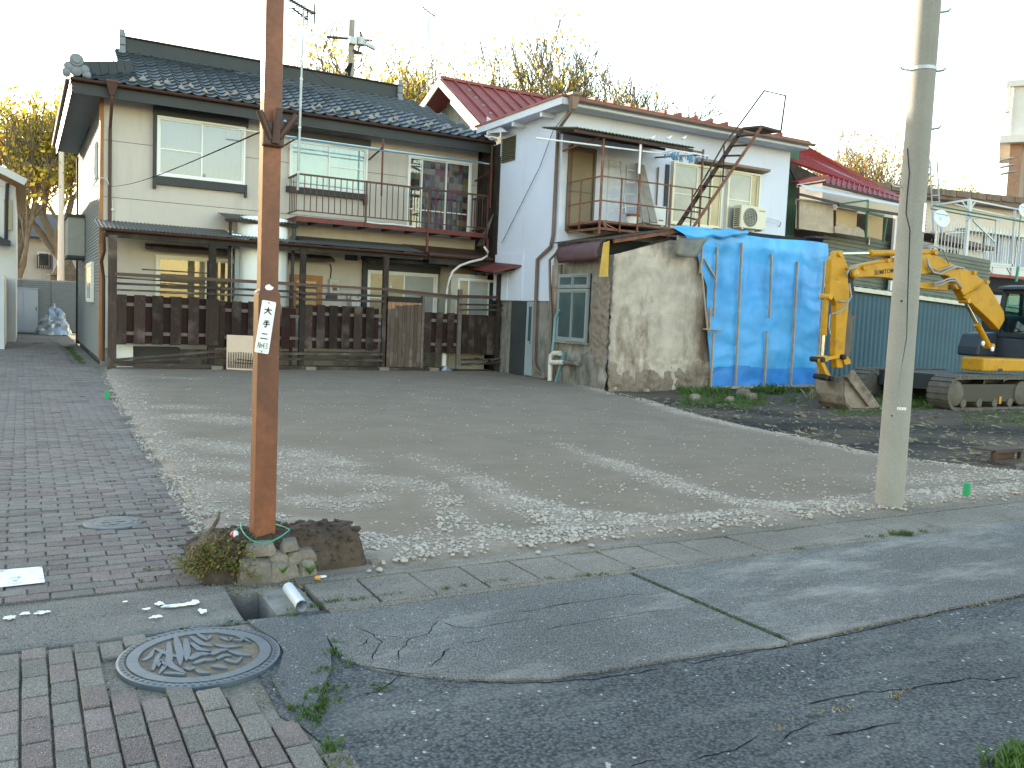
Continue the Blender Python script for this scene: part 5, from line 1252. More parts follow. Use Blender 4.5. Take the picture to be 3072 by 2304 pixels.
b = MB(); b.bar(on_x(1694, 1055, CX-.12), on_x(1668, 1146, CX-.15), .06, .03); b.build('blue_strip', 'blue_hose', anx)

# ================================================================== BLUE TARPAULIN
tp = empty('blue_tarp', (14.9, CY-.05, 0), 'big blue tarpaulin nailed up with wooden battens over the open wall', 'tarpaulin')
TY = CY-.08
lft = [(690, 2062), (715, 2095), (745, 2083), (775, 2092), (830, 2106), (860, 2118), (960, 2118), (1040, 2124), (1100, 2127), (1160, 2130)]
tz = [on_y(p, y, TY).z for y, p in lft]; tx_ = [on_y(p, y, TY).x for y, p in lft]
zt0 = on_y(2300, 700, TY).z; TXR = on_y(2470, 900, TY).x
bat_x = [on_y(px, 950, TY).x for px in (2143, 2225, 2308, 2384, 2464)]
def tarp_fn(u, v):
    zt = zt0+.02*math.sin(u*9); z = zt*(1-v)+.05*v
    xl_ = float(np.interp(-z, [-q for q in tz], tx_)); x = xl_+u*(TXR-xl_)
    near = min(abs(x-q) for q in bat_x)
    sag = .09*math.exp(-((v-.10)/.06)**2)*(.6+.5*noise.noise((x*1.2, 0, 4)))
    wr_ = .045*noise.noise((x*.8, z*1.8+.9*noise.noise((x*1.1, z, 1)), 2))+.020*noise.noise((x*1.3, z*6+1.2*noise.noise((x*1.7, z*.8, 3)), 6))*(.5+noise.noise((x*.9, z*.9, 12)))+.022*noise.noise((x*3.2, z*.9, 8))
    hump = .05*math.sin(min(1, near/.4)*math.pi/2)*(.4+.6*abs(noise.noise((x*.8, z*1.4, 3))))
    y = TY-.01-sag-(wr_+hump)*min(1, near/.12+.1)
    if v < .02: y = TY+.35
    return V3(x, y, z+(.03*noise.noise((x*3, 1, 1)) if v > .97 else 0))
b = MB(); nu, nv = 150, 120; b.grid(tarp_fn, nu, nv)
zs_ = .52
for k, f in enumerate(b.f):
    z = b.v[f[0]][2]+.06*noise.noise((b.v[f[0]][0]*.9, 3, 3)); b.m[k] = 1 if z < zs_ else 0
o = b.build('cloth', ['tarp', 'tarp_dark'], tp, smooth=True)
def folded(u, v):   # loose flap thrown over the roof edge
    a = on_y(2018, 682, TY-.12).lerp(on_y(2240, 690, TY-.1), u); c = on_y(2066, 722, TY-.15).lerp(on_y(2240, 708, TY-.13), u)
    return a.lerp(c, v)+V3(0, -.07*math.sin(v*3.1)-.04*noise.noise((u*5, v*3, 2)), .05*noise.noise((u*6, v*2, 5)))
b = MB(); b.grid(folded, 30, 10); b.build('loose_flap', 'tarp', tp, smooth=True)
for p, q, wd in (((2152, 741), (2141, 949), .05), ((2107, 746), (2100, 820), .06), ((2112, 777), (2147, 835), .045), ((2105, 813), (2123, 994), .03), ((2130, 922), (2127, 994), .06), ((2112, 987), (2163, 990), .08),
                 ((2140, 998), (2132, 1164), .05), ((2226, 728), (2206, 1155), .055), ((2315, 762), (2308, 954), .055), ((2301, 992), (2293, 1160), .055), ((2393, 784), (2372, 1158), .055), ((2474, 784), (2450, 1158), .05), ((2133, 1164), (2452, 1157), .06)):
    MB().bar(on_y(*p, TY-.09), on_y(*q, TY-.09), .025, wd, (0, 1, 0)).build('batten', 'batten', tp) if abs(p[0]-q[0]) < 100 else MB().bar(on_y(*p, TY-.06), on_y(*q, TY-.06), .03, wd).build('batten', 'batten', tp)
MB().box(TXR-.45, TXR+.1, TY-.02, TY+.3, zt0+.03, zt0+.07).build('top_board', 'rust_dark', tp)
MB().box(13.2, TXR-.02, TY+.25, TY+.5, -.1, zt0+.02).build('wall_behind', 'dark_room', tp)

# ================================================================== POLES
bp = empty('steel_pole', (1.14, 4.73, .15), 'square rusty-brown steel pole with street plate, on the stone mound', 'pole')
px_, py_ = 1.14, 4.73
zsp = on_y(800, 884, 4.68).z
def sq(h, z): return [(px_-h, py_-h, z), (px_+h, py_-h, z), (px_+h, py_+h, z), (px_-h, py_+h, z)]
b = MB(); lv = [(.058, .1), (.058, zsp), (.047, zsp+.03), (.047, 4.2)]
for h, z in lv: b.v += sq(h, z)
b.f = [(4*r_+i, 4*r_+(i+1) % 4, 4*r_+4+(i+1) % 4, 4*r_+4+i) for r_ in range(3) for i in range(4)]+[(3, 2, 1, 0), (12, 13, 14, 15)]; b.m = [0]*len(b.f)
bevel(b.build('shaft', 'copper_paint', bp), .006, 2)
MB().box(px_-.062, px_-.0485, py_-.03, py_+.02, zsp+.012, zsp+.02).build('weld_plate', 'galv', bp)
fy = py_-.047
def fp(px, py, dy=0): return on_y(px, py, fy-dy)
hold = MB(); hold.tube([fp(826, 430, .03), fp(836, 325, .05)], .022, 10, False); hold.tube([fp(826, 430, .02), fp(836, 325, .04)], .018, 10)
ho = hold.build('flag_socket', 'brown_metal', bp, auto=60)
MB().tube([fp(812, 418, .02), fp(778, 331, .03)], .019, 10).build('flag_socket', 'brown_metal', bp, auto=60)
MB().tube([fp(836, 415, .02), fp(890, 346, .03)], .019, 10).build('flag_socket', 'brown_metal', bp, auto=60)
q = fp(826, 425); bevel(MB().box(px_-.055, px_+.055, fy-.03, fy+.02, q.z-.03, q.z+.10).build('socket_bracket', 'brown_metal', bp), .01)
bb = fp(854, 366, .0); MB().lathe(bb, [(.006, -.01), (.012, 0), (.006, .01)], 8).build('bolt', 'steel', bp); bb = fp(783, 358, .0); MB().lathe(bb, [(.006, -.01), (.012, 0), (.006, .01)], 8).build('bolt', 'steel', bp)
b = MB().prism([fp(808+13*math.cos(t)-(6 if (t > 5.2) else 0), 862+9*math.sin(t), .001) for t in (2*math.pi*i/18 for i in range(18))], (0, -.001, 0)); b.build('sticker', 'sign_white', bp)
# street plate with its characters
sy = py_-.058-.012
TL, TR, BL = on_y(787, 899, sy), on_y(829, 907, sy), on_y(763, 1056, sy)
def pl(u, v, o_=0): return TL+(TR-TL)*u+(BL-TL)*v+V3(0, -o_, 0)
rr = []
for cu, cv, t0 in ((.90, .030, 0), (.10, .030, 1), (.10, .970, 2), (.90, .970, 3)):
    for i in range(5):
        t = math.pi/2*(t0+i/4); rr.append((cu+.1*math.cos(t), cv-.030*math.sin(t)))
plate = MB().prism([pl(u, v) for u, v in rr], (0, .003, 0)).build('street_plate', 'sign_white', bp)
def strokes(mb, box, lines, wd):
    u0, u1, v0, v1 = box
    for ln in lines:
        P = [pl(u0+(u1-u0)*x, v0+(v1-v0)*y, .0016) for x, y in ln]
        for a, c in zip(P, P[1:]): mb.bar(a-(c-a).normalized()*wd*.3, c+(c-a).normalized()*wd*.3, .0012, wd, (0, 1, 0)) if False else mb.bar(a-(c-a).normalized()*wd*.3, c+(c-a).normalized()*wd*.3, wd, .0016, (0, 1, 0))
k = MB()
strokes(k, (.27, .76, .125, .245), [[(0, .36), (1, .32)], [(.5, 0), (.48, .4), (.33, .72), (.04, 1)], [(.5, .36), (.68, .74), (1, 1)]], .0052)
strokes(k, (.30, .76, .375, .500), [[(.2, .08), (.82, 0)], [(.12, .30), (.90, .27)], [(0, .58), (1, .54)], [(.52, .05), (.54, .85), (.46, 1), (.28, .92)]], .0050)
strokes(k, (.28, .76, .625, .725), [[(.15, .05), (.85, .03)], [(0, .95), (1, .93)]], .0054)
k.build('characters', 'ink', plate)
k = MB()
strokes(k, (.18, .86, .80, .905), [[(0, 1), (0, 0), (.2, 1), (.2, 0)], [(.30, .35), (.27, .5), (.30, .68), (.37, .68), (.40, .5), (.37, .35), (.30, .35)], [(.27, .95), (.41, .95)],
    [(.60, 1), (.60, 0), (.47, .66), (.68, .66)], [(.76, .05), (.97, .05), (.84, .42), (.97, .6), (.95, .9), (.85, 1), (.75, .92)]], .0030)
strokes(k, (.22, .80, .945, .955), [[(0, .5), (.3, .5)], [(.34, .5), (.6, .5)], [(.64, .5), (1, .5)]], .0016)
k.build('number', 'ink_grey', plate)
k = MB(); 
for v in (.035, .975): c = pl(.5, v, .001); k.lathe(c, [(.003, -.002), (.0045, .001)], 8, 'y')
k.build('rivet', 'ink_grey', plate)

cp = empty('concrete_pole', (6.27, 4.66, 0), 'tall round concrete utility pole at the right edge of the lot', 'utility pole')
b = MB(); b.lathe((6.27, 4.66, 0), [(.113, -.2), (.113, 0), (.105, 1.5), (.094, 4.2), (.085, 6.5)], 32); b.build('shaft', 'pole_concrete', cp, auto=60)
def on_pole(px, py):   # where a sight line meets the pole, near side
    d = sight(px, py); d2 = Vector((d.x, d.y)); o2 = Vector((-6.27, -4.66)); rr_ = .104
    A = d2.dot(d2); B = 2*o2.dot(d2); Cc = o2.dot(o2)-rr_*rr_; disc = max(0, B*B-4*A*Cc); t = (-B-math.sqrt(disc))/(2*A)
    return EYEP+d*t
b = MB(); b.tube([on_pole(x, y) for x, y in ((2722, 445), (2728, 520), (2722, 580), (2718, 640), (2730, 690), (2726, 800), (2722, 920), (2720, 1010), (2708, 1080), (2698, 1150), (2690, 1250), (2675, 1340), (2660, 1385), (2655, 1407))], .0035, 5); b.build('ground_wire', 'cable', cp)
for px, py, s_ in ((2737, 203, -1), (2808, 226, 1), (2820, 50, 1), (2798, 398, 1), (2716, 558, -1)):
    z = on_y(px, py, 4.66).z; q = V3(6.27, 4.66, z)+RGT*.09*s_
    MB().tube([q, q+RGT*.075*s_+V3(0, 0, .012), q+RGT*.09*s_+V3(0, 0, .03)], .009, 7).build('step_bolt', 'galv', cp)
z = on_y(2785, 214, 4.66).z; b = MB(); b.lathe((6.27, 4.66, z), [(.099, -.016), (.101, -.013), (.101, .013), (.099, .016)], 28); b.build('steel_band', 'galv', cp)
z = on_y(2690, 1222, 4.66).z; b = MB()
for i in range(9):
    t0 = math.atan2(-4.66, -6.27)+.05+i*.08; b.add([(6.27+.1085*math.cos(t), 4.66+.1085*math.sin(t), z+dz_) for t in (t0, t0+.06) for dz_ in (-.012, .012)], [(0, 2, 3, 1)])
b.build('chalk_mark', 'sign_white', cp)
for px, py in ((2703, 903), (2674, 1247)):
    q = on_pole(px, py); MB().lathe(q, [(.004, -.012), (.010, -.006), (.004, .004)], 8, 'y').build('inlet', 'ink', cp)
za, zb_ = on_y(2770, 702, 4.66).z, on_y(2775, 617, 4.66).z; t0 = math.atan2(-4.66, -6.27)+.95; b = MB()
for i in range(7):
    t = t0+i*.13; t2 = t+.13; b.add([(6.27+r_*math.cos(q), 4.66+r_*math.sin(q), z) for r_ in (.1045,) for q in (t, t2) for z in (za, zb_)], [(0, 2, 3, 1)])
o = b.build('number_plate', 'sign_white', cp); sm = o.modifiers.new('thick', 'SOLIDIFY'); sm.thickness = .002
b = MB()
for i in range(6): q = on_pole(2779-i*.6, 632+i*11); b.lathe(q, [(.002, -.004), (.006, .0)], 6, 'y')
b.build('plate_print', 'ink', cp)

# ------------------------------------------------------------------ mound of soil and stones
def rock_mesh(rx, ry, rz_, seed, sub=2):
    import bmesh
    bm = bmesh.new(); bmesh.ops.create_icosphere(bm, subdivisions=sub, radius=1)
    for v in bm.verts:
        p = v.co.copy(); p = V3(*(math.copysign(abs(q)**.42, q) for q in p))
        k = 1+.24*noise.noise(p*.9+V3(seed*3.1, 0, 0))+.10*noise.noise(p*3+V3(0, seed, 0)); v.co = V3(p.x*rx*k*(1-.16*p.z), p.y*ry*k, p.z*rz_*k)
    me = bpy.data.meshes.new('stone'); bm.to_mesh(me); bm.free(); me.materials.append(MATS['rock']); 
    return me
md = empty('stone_mound', (1.2, 4.9, 0), 'low heap of soil edged with rough stones at the foot of the brown pole', 'mound')
def mound_fn(u, v):
    x = .72+u*1.05; y = 4.46+v*1.25
    hx = min(1, max(0, (x-.80)/.10))*min(1, max(0, (1.72-x)/.07)); hy = min(1, max(0, (y-4.56)/.10))*min(1, max(0, (5.62-y)/.75))
    h = hx**.7*hy**.8
    back_ = 1-.55*min(1, max(0, (y-4.85)/.6))
    if y > 4.85: h *= min(1, max(0, (1.62-.45*(y-4.85)-x)/.12))**.7 if x > 1.3 else 1
    return V3(x, y, -.03+h*(.205*back_+.03)+.035*noise.noise((x*7, y*7, 1))*h+.022*noise.noise((x*19, y*19, 4))*min(1, h*3+.2))
b = MB(); b.grid(mound_fn, 110, 120); b.build('soil', 'mound', md, smooth=True)
for i, (px, py, wpx, hpx) in enumerate(((766, 1712, 100, 82), (838, 1712, 90, 66), (908, 1703, 46, 60), (893, 1660, 78, 40), (822, 1664, 60, 40), (778, 1642, 76, 36), (865, 1628, 50, 30))):
    y = 4.60+(.05 if py < 1680 else 0); p = on_y(px, py, y); sc = (p-EYEP).dot(FWD)/CAM_F
    piece('stone', rock_mesh(wpx*sc*.56, .10, hpx*sc*.56, i), md, p, (0, random.uniform(-.12, .12), random.uniform(-.2, .2)))
for i, (x, y, s_) in enumerate(((1.74, 4.58, .035), (1.70, 4.66, .03), (.86, 4.75, .04))): piece('stone', rock_mesh(s_, s_, s_*.7, i+20), md, (x, y, .01))
X = rng.uniform(.9, 1.68, 900); Y = rng.uniform(4.58, 5.3, 900); Zm = np.array([mound_fn((x-.72)/1.05, (y-4.46)/1.25).z for x, y in zip(X, Y)])
scatter_rocks('soil_clods', X, Y, Zm, np.clip(rng.gamma(2, .005, 900), .003, .03), 'mound', md)
def tuft(V, F, x, y, z, h, r, n, lean=.5):
    for _ in range(n):
        a = random.uniform(0, 6.283); rr_ = r*math.sqrt(random.random()); bx, by = x+rr_*math.cos(a), y+rr_*math.sin(a)
        a2 = random.uniform(0, 6.283); hh = h*random.uniform(.4, 1.1); L = hh*lean*random.uniform(.2, 1.2); w_ = .0035+hh*.03
        dx, dy = math.cos(a2), math.sin(a2); b0 = len(V)
        V += [(bx-dy*w_, by+dx*w_, z), (bx+dy*w_, by-dx*w_, z), (bx+dx*L*.4, by+dy*L*.4, z+hh*.65), (bx+dx*L, by+dy*L, z+hh)]
        F += [(b0, b0+1, b0+2), (b0+2, b0+3, b0)]
# bush of fine twigs and tiny leaves
bc = on_y(657, 1682, 4.60)
bu = empty('low_bush', (bc.x, 4.66, 0), 'straggly olive-brown bush growing at the left end of the stone mound', 'bush')
Vs, Fs, Ms = [], [], []
tw = MB()
for i in range(150):
    a = random.uniform(0, 6.283); el = random.uniform(.1, 1.4); L = random.uniform(.12, .24)
    p0 = V3(bc.x+.015+random.uniform(-.08, .10), 4.66+random.uniform(-.05, .05), .02); d = V3(math.cos(a)*math.cos(el)*1.0, math.sin(a)*math.cos(el)*.75, math.sin(el)*.95)
    p1 = p0+d*L*.5+V3(random.uniform(-.02, .02), random.uniform(-.02, .02), .02); p2 = p0+d*L+V3(random.uniform(-.03, .03), random.uniform(-.03, .03), random.uniform(-.03, .03))
    tw.tube([p0, p1, p2], [.003, .002, .001], 4, False)
    for k in range(42):
        t = random.uniform(.2, 1.05); c = p0.lerp(p1, t*2) if t < .5 else p1.lerp(p2, t*2-1)
        c = c+V3(random.gauss(0, .016), random.gauss(0, .016), random.gauss(0, .014)); s_ = random.uniform(.004, .012)
        n_ = V3(random.gauss(0, 1), random.gauss(0, 1), random.gauss(.4, 1)).normalized(); a1 = n_.orthogonal().normalized()*s_; a2 = n_.cross(a1)*.6
        b0 = len(Vs); Vs += [c-a1, c+a2, c+a1, c-a2]; Fs.append((b0, b0+1, b0+2, b0+3)); Ms.append(1 if random.random() < .38 else 0)
tw.build('twigs', 'twig', bu)
o = stuff_mesh('foliage', [tuple(v) for v in Vs], Fs, ['bush', 'bush_brown'], kind=None, parent=bu, midx=Ms)
hz_ = .215
hose = [on_z(x, y, hz_+dzz) for x, y, dzz in ((698, 1597, .0), (712, 1585, .01), (726, 1578, .02), (723, 1574, .03), (724, 1586, .02), (735, 1605, .005), (750, 1618, -.01), (770, 1628, -.015), (795, 1631, -.015), (820, 1622, -.01), (845, 1608, 0), (866, 1593, .005), (867, 1587, .012), (850, 1580, .01), (827, 1573, .01))]
tag(MB().tube(hose, .0042, 7).build('garden_hose', 'hose_green', smooth=True), 'thin green hose looped round the foot of the brown pole', 'hose')
q = on_z(704, 1610, .2); b = MB(); b.lathe(q, [(.008, -.01), (.022, 0), (.024, .012), (.014, .03), (.004, .034)], 9)
for i, v in enumerate(b.v): b.v[i] = (v[0]+.008*noise.noise((v[0]*60, v[2]*60, 1)), v[1]+.008*noise.noise((v[1]*60, v[2]*60, 4)), v[2])
b.m = [0 if (i % 9) in (3, 4, 5) else 1 for i in range(len(b.f))]
tag(b.build('crumpled_wrapper', ['scrap_red', 'scrap_white']), 'red and white crumpled wrapper on the mound left of the brown pole', 'wrapper')
q = on_z(655, 1560, .04); b = MB(); b.tube([on_z(605, 1615, .02), on_z(640, 1580, .06), on_z(655, 1555, .12), on_z(659, 1535, .16)], [.010, .014, .012, .006], 7); tag(b.build('dead_branch', 'bark'), 'short dead brown branch sticking up at the back of the mound', 'branch')
# white plastic pipe, orange scrap
q0, q1 = on_z(865, 1763, .04), on_z(905, 1818, .035)
b = MB(); b.tube([q0, q1], .028, 18, False); b.tube([q1, q0], .024, 18, False)
tag(b.build('plastic_pipe', 'pvc_grey', auto=50), 'pale grey plastic pipe lying by the gutter hole below the stones', 'pipe')
q = on_z(953, 1734, .02); b = MB(); b.lathe(q, [(.004, -.01), (.016, -.005), (.02, .004), (.008, .012)], 8); tag(b.build('orange_peel', 'orange_peel'), 'scrap of orange peel lying by the kerb right of the stones', 'peel')
q = on_z(968, 1731, .01); tag(MB().prism([q+V3(.022*math.cos(t), .014*math.sin(t), 0) for t in (i*.7 for i in range(9))], (0, 0, .006)).build('white_scrap', 'sign_white'), 'small white scrap lying beside the orange peel', 'scrap')

# ------------------------------------------------------------------ manhole covers and markers
mh = empty('manhole_cover', (.635, 3.64, 0), 'large iron manhole cover with raised leaf pattern in the brick forecourt', 'manhole cover')
c = (.635, 3.64, 0); R_ = .318
MB().lathe(c, [(R_, -.06), (R_, -.001), (R_-.008, .0015), (R_-.03, .0015), (R_-.031, -.05)], 64).build('frame', 'iron', mh)
MB().lathe(c, [(R_-.03, -.05), (R_-.03, -.0025)], 64).build('dirt_bed', 'iron_dirt', mh)
b = MB(); n = 64
for i in range(n):
    t0, t1 = 2*math.pi*i/n, 2*math.pi*(i+1)/n
    f = lambda r_, t, z: (c[0]+r_*math.cos(t), c[1]+r_*math.sin(t), z)
    r0, r1 = R_-.082, R_-.038
    b.add([f(r0, t0, .004), f(r1, t0, .004), f(r1, t1, .004), f(r0, t1, .004), f(r0, t0, -.003), f(r1, t0, -.003), f(r1, t1, -.003), f(r0, t1, -.003)], [(0, 1, 2, 3), (0, 3, 7, 4), (1, 5, 6, 2)])
    if i % 1 == 0: tm_ = (t0+t1)/2; b.add([f(R_-.028, t0+.02, .0045), f(R_-.010, t0+.02, .0045), f(R_-.010, t0+.058, .0045), f(R_-.028, t0+.058, .0045)], [(0, 1, 2, 3)])
b.build('rim', 'iron', mh)
lf = MB(); LK = [0]
def leaf(pts, w_):
    LK[0] += 1
    P = [V3(c[0]+(x-1330)/500*(R_-.075), c[1]-(y-592)/163*(R_-.075), 0) for x, y in pts]
    Q = []
    for i in range(len(P)-1):
        for k in range(4):
            t = k/4; Q.append(P[i].lerp(P[i+1], t))
    Q.append(P[-1]); n = len(Q); L_, R2 = [], []
    for i, p in enumerate(Q):
        d = (Q[min(i+1, n-1)]-Q[max(i-1, 0)]).normalized(); s_ = V3(-d.y, d.x, 0); t = i/(n-1); ww = .72*w_*(math.sin(math.pi*min(1, t*.92+.1))**.6)*.5+.001
        L_.append(p+s_*ww+V3(0, 0, -.002)); R2.append(p-s_*ww+V3(0, 0, -.002))
    for i in range(n-1):
        q = [L_[i], R2[i], R2[i+1], L_[i+1]]; up9 = V3(0, 0, .0055+LK[0]*.00018); t4 = [p+up9 for p in q]
        fs = [(4, 5, 6, 7), (0, 3, 7, 4), (1, 5, 6, 2)]+([(0, 4, 5, 1)] if i == 0 else [])+([(3, 2, 6, 7)] if i == n-2 else [])
        lf.add(q+t4, fs)
for pts, w_ in (([(1000, 500), (1090, 560), (1180, 600)], .03), ([(1130, 470), (1080, 600), (960, 690)], .034), ([(880, 580), (940, 560), (1000, 505)], .026), ([(930, 655), (1000, 570), (1080, 515)], .024), ([(1060, 590), (1080, 650), (1160, 712)], .036), ([(1200, 440), (1180, 560), (1140, 655)], .04),
                ([(1270, 465), (1240, 560), (1200, 630)], .036), ([(1320, 448), (1380, 520), (1455, 550)], .034), ([(1385, 438), (1440, 492), (1490, 462)], .03), ([(1300, 500), (1340, 560), (1420, 585)], .03), ([(1540, 440), (1700, 490), (1770, 565)], .03), ([(1480, 540), (1560, 572), (1690, 578)], .03),
                ([(1550, 490), (1610, 522), (1650, 500)], .026), ([(1560, 600), (1620, 632), (1710, 662)], .036), ([(1230, 622), (1320, 592), (1400, 606)], .05), ([(1410, 612), (1480, 590), (1565, 592)], .044), ([(1240, 655), (1330, 640), (1420, 655)], .034), ([(1430, 650), (1500, 628), (1560, 640)], .03), ([(1170, 672), (1200, 690), (1250, 680)], .03), ([(1490, 660), (1560, 692), (1630, 660)], .03), ([(1370, 690), (1420, 700), (1470, 722)], .04), ([(1240, 700), (1270, 722), (1330, 735)], .03), ([(1000, 690), (1080, 702), (1150, 722)], .026), ([(980, 640), (1010, 600), (1030, 640)], .02), ([(1640, 530), (1700, 540), (1740, 520)], .02)):
    leaf(pts, w_)
lf.build_each('leaf', 'iron', mh)
sm = empty('valve_cover', (.505, 6.06, 0), 'small round iron cover set in the bricks of the alley', 'manhole cover')
c2 = (.505, 6.06, 0)
MB().lathe(c2, [(.175, -.05), (.175, .002), (.165, .006), (.125, .006), (.124, .001)], 40).build('frame', 'iron_small', sm)
MB().lathe(c2, [(.122, -.04), (.122, .005), (.115, .008)], 40).build('lid', 'iron_small', sm)
b = MB(); b.box(c2[0]-.07, c2[0]+.07, c2[1]-.02, c2[1]+.02, .0085, .013); b.box(c2[0]-.05, c2[0]+.05, c2[1]+.035, c2[1]+.06, .0085, .012); b.lathe((c2[0], c2[1]-.055, .008), [(.03, 0), (.03, .004)], 16); b.build('raised_marks', 'iron_small', sm)
for (px, py, hh, rr_, lab) in ((2898, 1494, .135, .031, 'green cylinder marker post right of the concrete pole'), (322, 1196, .11, .035, 'green cylinder marker post at the alley edge of the lot')):
    p = on_z(px, py, .0); e = empty('marker_post', p, lab, 'marker post', 'green survey markers')
    MB().lathe(p, [(rr_, -.05), (rr_, hh-.006), (rr_-.006, hh)], 16).build('post', 'green_post', e, auto=40)
    b = MB(); b.lathe(p+V3(0, 0, hh), [(rr_*.8, 0), (rr_*.8, .002)], 14); b.build('cap', 'green_post', e)
    b = MB()
    for k in range(4): b.prism([p+V3(rr_*.5+rr_*.12*j, -rr_*.87+rr_*.08*j, hh*.25+k*hh*.16) for j in (0, 1)]+[p+V3(rr_*.5+rr_*.12*j, -rr_*.87+rr_*.08*j, hh*.35+k*hh*.16) for j in (1, 0)], (.002, -.002, 0))
    b.build('print', 'grass_dry', e)

# weeds in joints, tufts along gutter and yard
V, F = [], []
for px, py, s_ in ((920, 1822, 1), (980, 1808, 1), (1010, 1803, .8), (1095, 1795, .8), (1165, 1785, .9), (1375, 1760, 1), (1490, 1745, .9), (1760, 1727, 1), (1530, 1742, .5), (1640, 1735, .6), (1800, 1723, .6), (2400, 1645, .8), (2250, 1668, .5), (1900, 1705, .5), (2600, 1610, .6), (2790, 1580, .6)):
    p = on_z(px, py)
    for k in range(7): tuft(V, F, p.x+random.uniform(-.09, .09)*s_, p.y+random.uniform(-.012, .012), -.005, .022*s_, .02, 8, .8)
p = on_z(2705, 1604)
for k in range(22): tuft(V, F, p.x+random.gauss(0, .09), p.y+random.gauss(0, .022), -.005, .035, .03, 14, .8)
for px, py, n_, s_ in ((940, 2120, 16, .06), (975, 2070, 10, .05), (990, 2010, 6, .04), (1010, 1960, 8, .04), (1000, 1925, 6, .03), (965, 2150, 8, .04), (1030, 1985, 6, .03), (920, 2140, 7, .05), (990, 2230, 10, .05), (1010, 2290, 12, .05), (1148, 2055, 6, .03), (565, 1885, 5, .03), (700, 1870, 5, .03), (845, 2045, 4, .02), (880, 1845, 5, .03), (1350, 2005, 0, .03)):
    p = on_z(px, py)
    for k in range(n_): tuft(V, F, p.x+random.gauss(0, s_*.55), p.y+random.gauss(0, s_*.55), -.008, s_*.55, .012, 9, .9)
for px, py in ((470, 1430), (450, 1710), (425, 1745), (440, 1505), (415, 1570), (465, 1535), (340, 1390), (335, 1445), (245, 1190), (540, 1620), (360, 1545), (395, 1565), (330, 1580), (480, 1640)):
    p = on_z(px, py)
    for k in range(5): tuft(V, F, p.x+random.gauss(0, .035), p.y+random.gauss(0, .012), -.004, .02, .012, 7, .9)
p = on_z(3040, 2275)
for k in range(60): tuft(V, F, p.x+random.gauss(0, .05), p.y-.03+random.gauss(0, .035), -.012, .07, .02, 9, .6)
for _ in range(260):
    i = random.random(); xx, yy = random.uniform(-1.4, .98), random.uniform(2.0, 3.9)
    if xx < forecourt_x(yy)-.02 and (xx-.635)**2+(yy-3.63)**2 > .35**2:
        kcol = round((xx+1.57)/.0945); tuft(V, F, -1.57+(kcol+.5)*.0945, yy, -.012, .012, .005, 5, .9)
for _ in range(520):
    yy = 4.7+random.random()**1.6*9; k = round((yy-4.66)/.097); xx = random.uniform(-1, alley_x(yy)-.05); tuft(V, F, xx, 4.66+(k+.5)*.097, -.008, .010, .006, 4, .9)
p0_, p1_ = V3(3.045, 3.9, 0), V3(3.1, 2.78, 0)
for _ in range(90): q = p0_.lerp(p1_, random.random()**1.2); tuft(V, F, q.x+random.gauss(0, .006), q.y, -.012, .018, .008, 6, .9)
stuff_mesh('joint_grass', V, F, 'grass')
# cracks in the old asphalt, filled with dark soil
CR = MB()
def crack(pts, ox, oy, sc, w_=.0045, z=-.0035):
    P = [on_z(ox+x/sc, oy+y/sc) for x, y in pts]; Q = []
    for a, c in zip(P, P[1:]):
        n = max(2, int((c-a).length/.02))
        for k in range(n): q = a.lerp(c, k/n); Q.append(V3(q.x+.012*noise.noise((q.x*19, q.y*19, 3)), q.y+.012*noise.noise((q.x*19, q.y*19, 8)), z))
    Q.append(V3(P[-1].x, P[-1].y, z)); n = len(Q)
    for i in range(n-1):
        d = (Q[i+1]-Q[i]).normalized(); s_ = V3(-d.y, d.x, 0); w0 = w_*(.35+.9*abs(noise.noise(Q[i]*9)))*min(1, (i+1)/4, (n-i)/4); w1 = w_*(.35+.9*abs(noise.noise(Q[i+1]*9)))*min(1, (i+2)/4, (n-i-1)/4)
        CR.poly([Q[i]+s_*w0, Q[i+1]+s_*w1, Q[i+1]-s_*w1, Q[i]-s_*w0][::-1])
for pts in ([(130, 370), (265, 435), (320, 490), (270, 560), (265, 620)], [(690, 340), (630, 430), (510, 465), (440, 540), (430, 610)], [(510, 465), (400, 450), (265, 435)], [(840, 500), (960, 480), (1080, 455)], [(1140, 290), (1320, 280), (1480, 240), (1720, 210), (2000, 170), (2160, 165)], [(790, 515), (740, 545), (715, 590), (640, 650)], [(960, 390), (1080, 370), (1300, 330)], [(130, 520), (200, 500), (250, 450)], [(1400, 400), (1700, 350), (2200, 270)], [(690, 340), (800, 385), (960, 390)], [(60, 620), (250, 650), (480, 690), (700, 700)]): crack(pts, 1000, 1704, 2.212)
for pts in ([(430, 700), (380, 750), (290, 800), (200, 820)], [(600, 660), (480, 690), (430, 700)], [(1950, 1320), (2000, 1280), (2080, 1255), (2212, 1245)], [(700, 700), (1050, 745), (1400, 740), (1750, 715), (2190, 650)]): crack(pts, 1000, 1704, 2.212, .006, -.0125)
for pts in ([(780, 880), (900, 850), (1200, 800), (1470, 780), (1530, 760), (1720, 740), (1870, 710), (2000, 725), (2212, 700)], [(580, 1140), (700, 1060), (820, 1000)], [(900, 1090), (1150, 1050), (1400, 1000)], [(0, 620), (150, 580), (640, 500), (1100, 410), (1700, 270), (2212, 170)], [(0, 1250), (300, 1180), (450, 1090)]): crack(pts, 2072, 1704, 2.212, .006, -.0125)
for pts in ([(0, 230), (120, 210), (300, 170)], [(1000, 1650), (1300, 1560), (1500, 1500)]): crack(pts, 2072, 1704, 2.212, .004)
o = CR.build('crack_fill', 'ink_soil', apron)
V, F = [], []
for _ in range(95): tuft(V, F, random.uniform(3.05, 5.5), 2.762+random.gauss(0, .008), -.012, .010, .008, 5, 1)
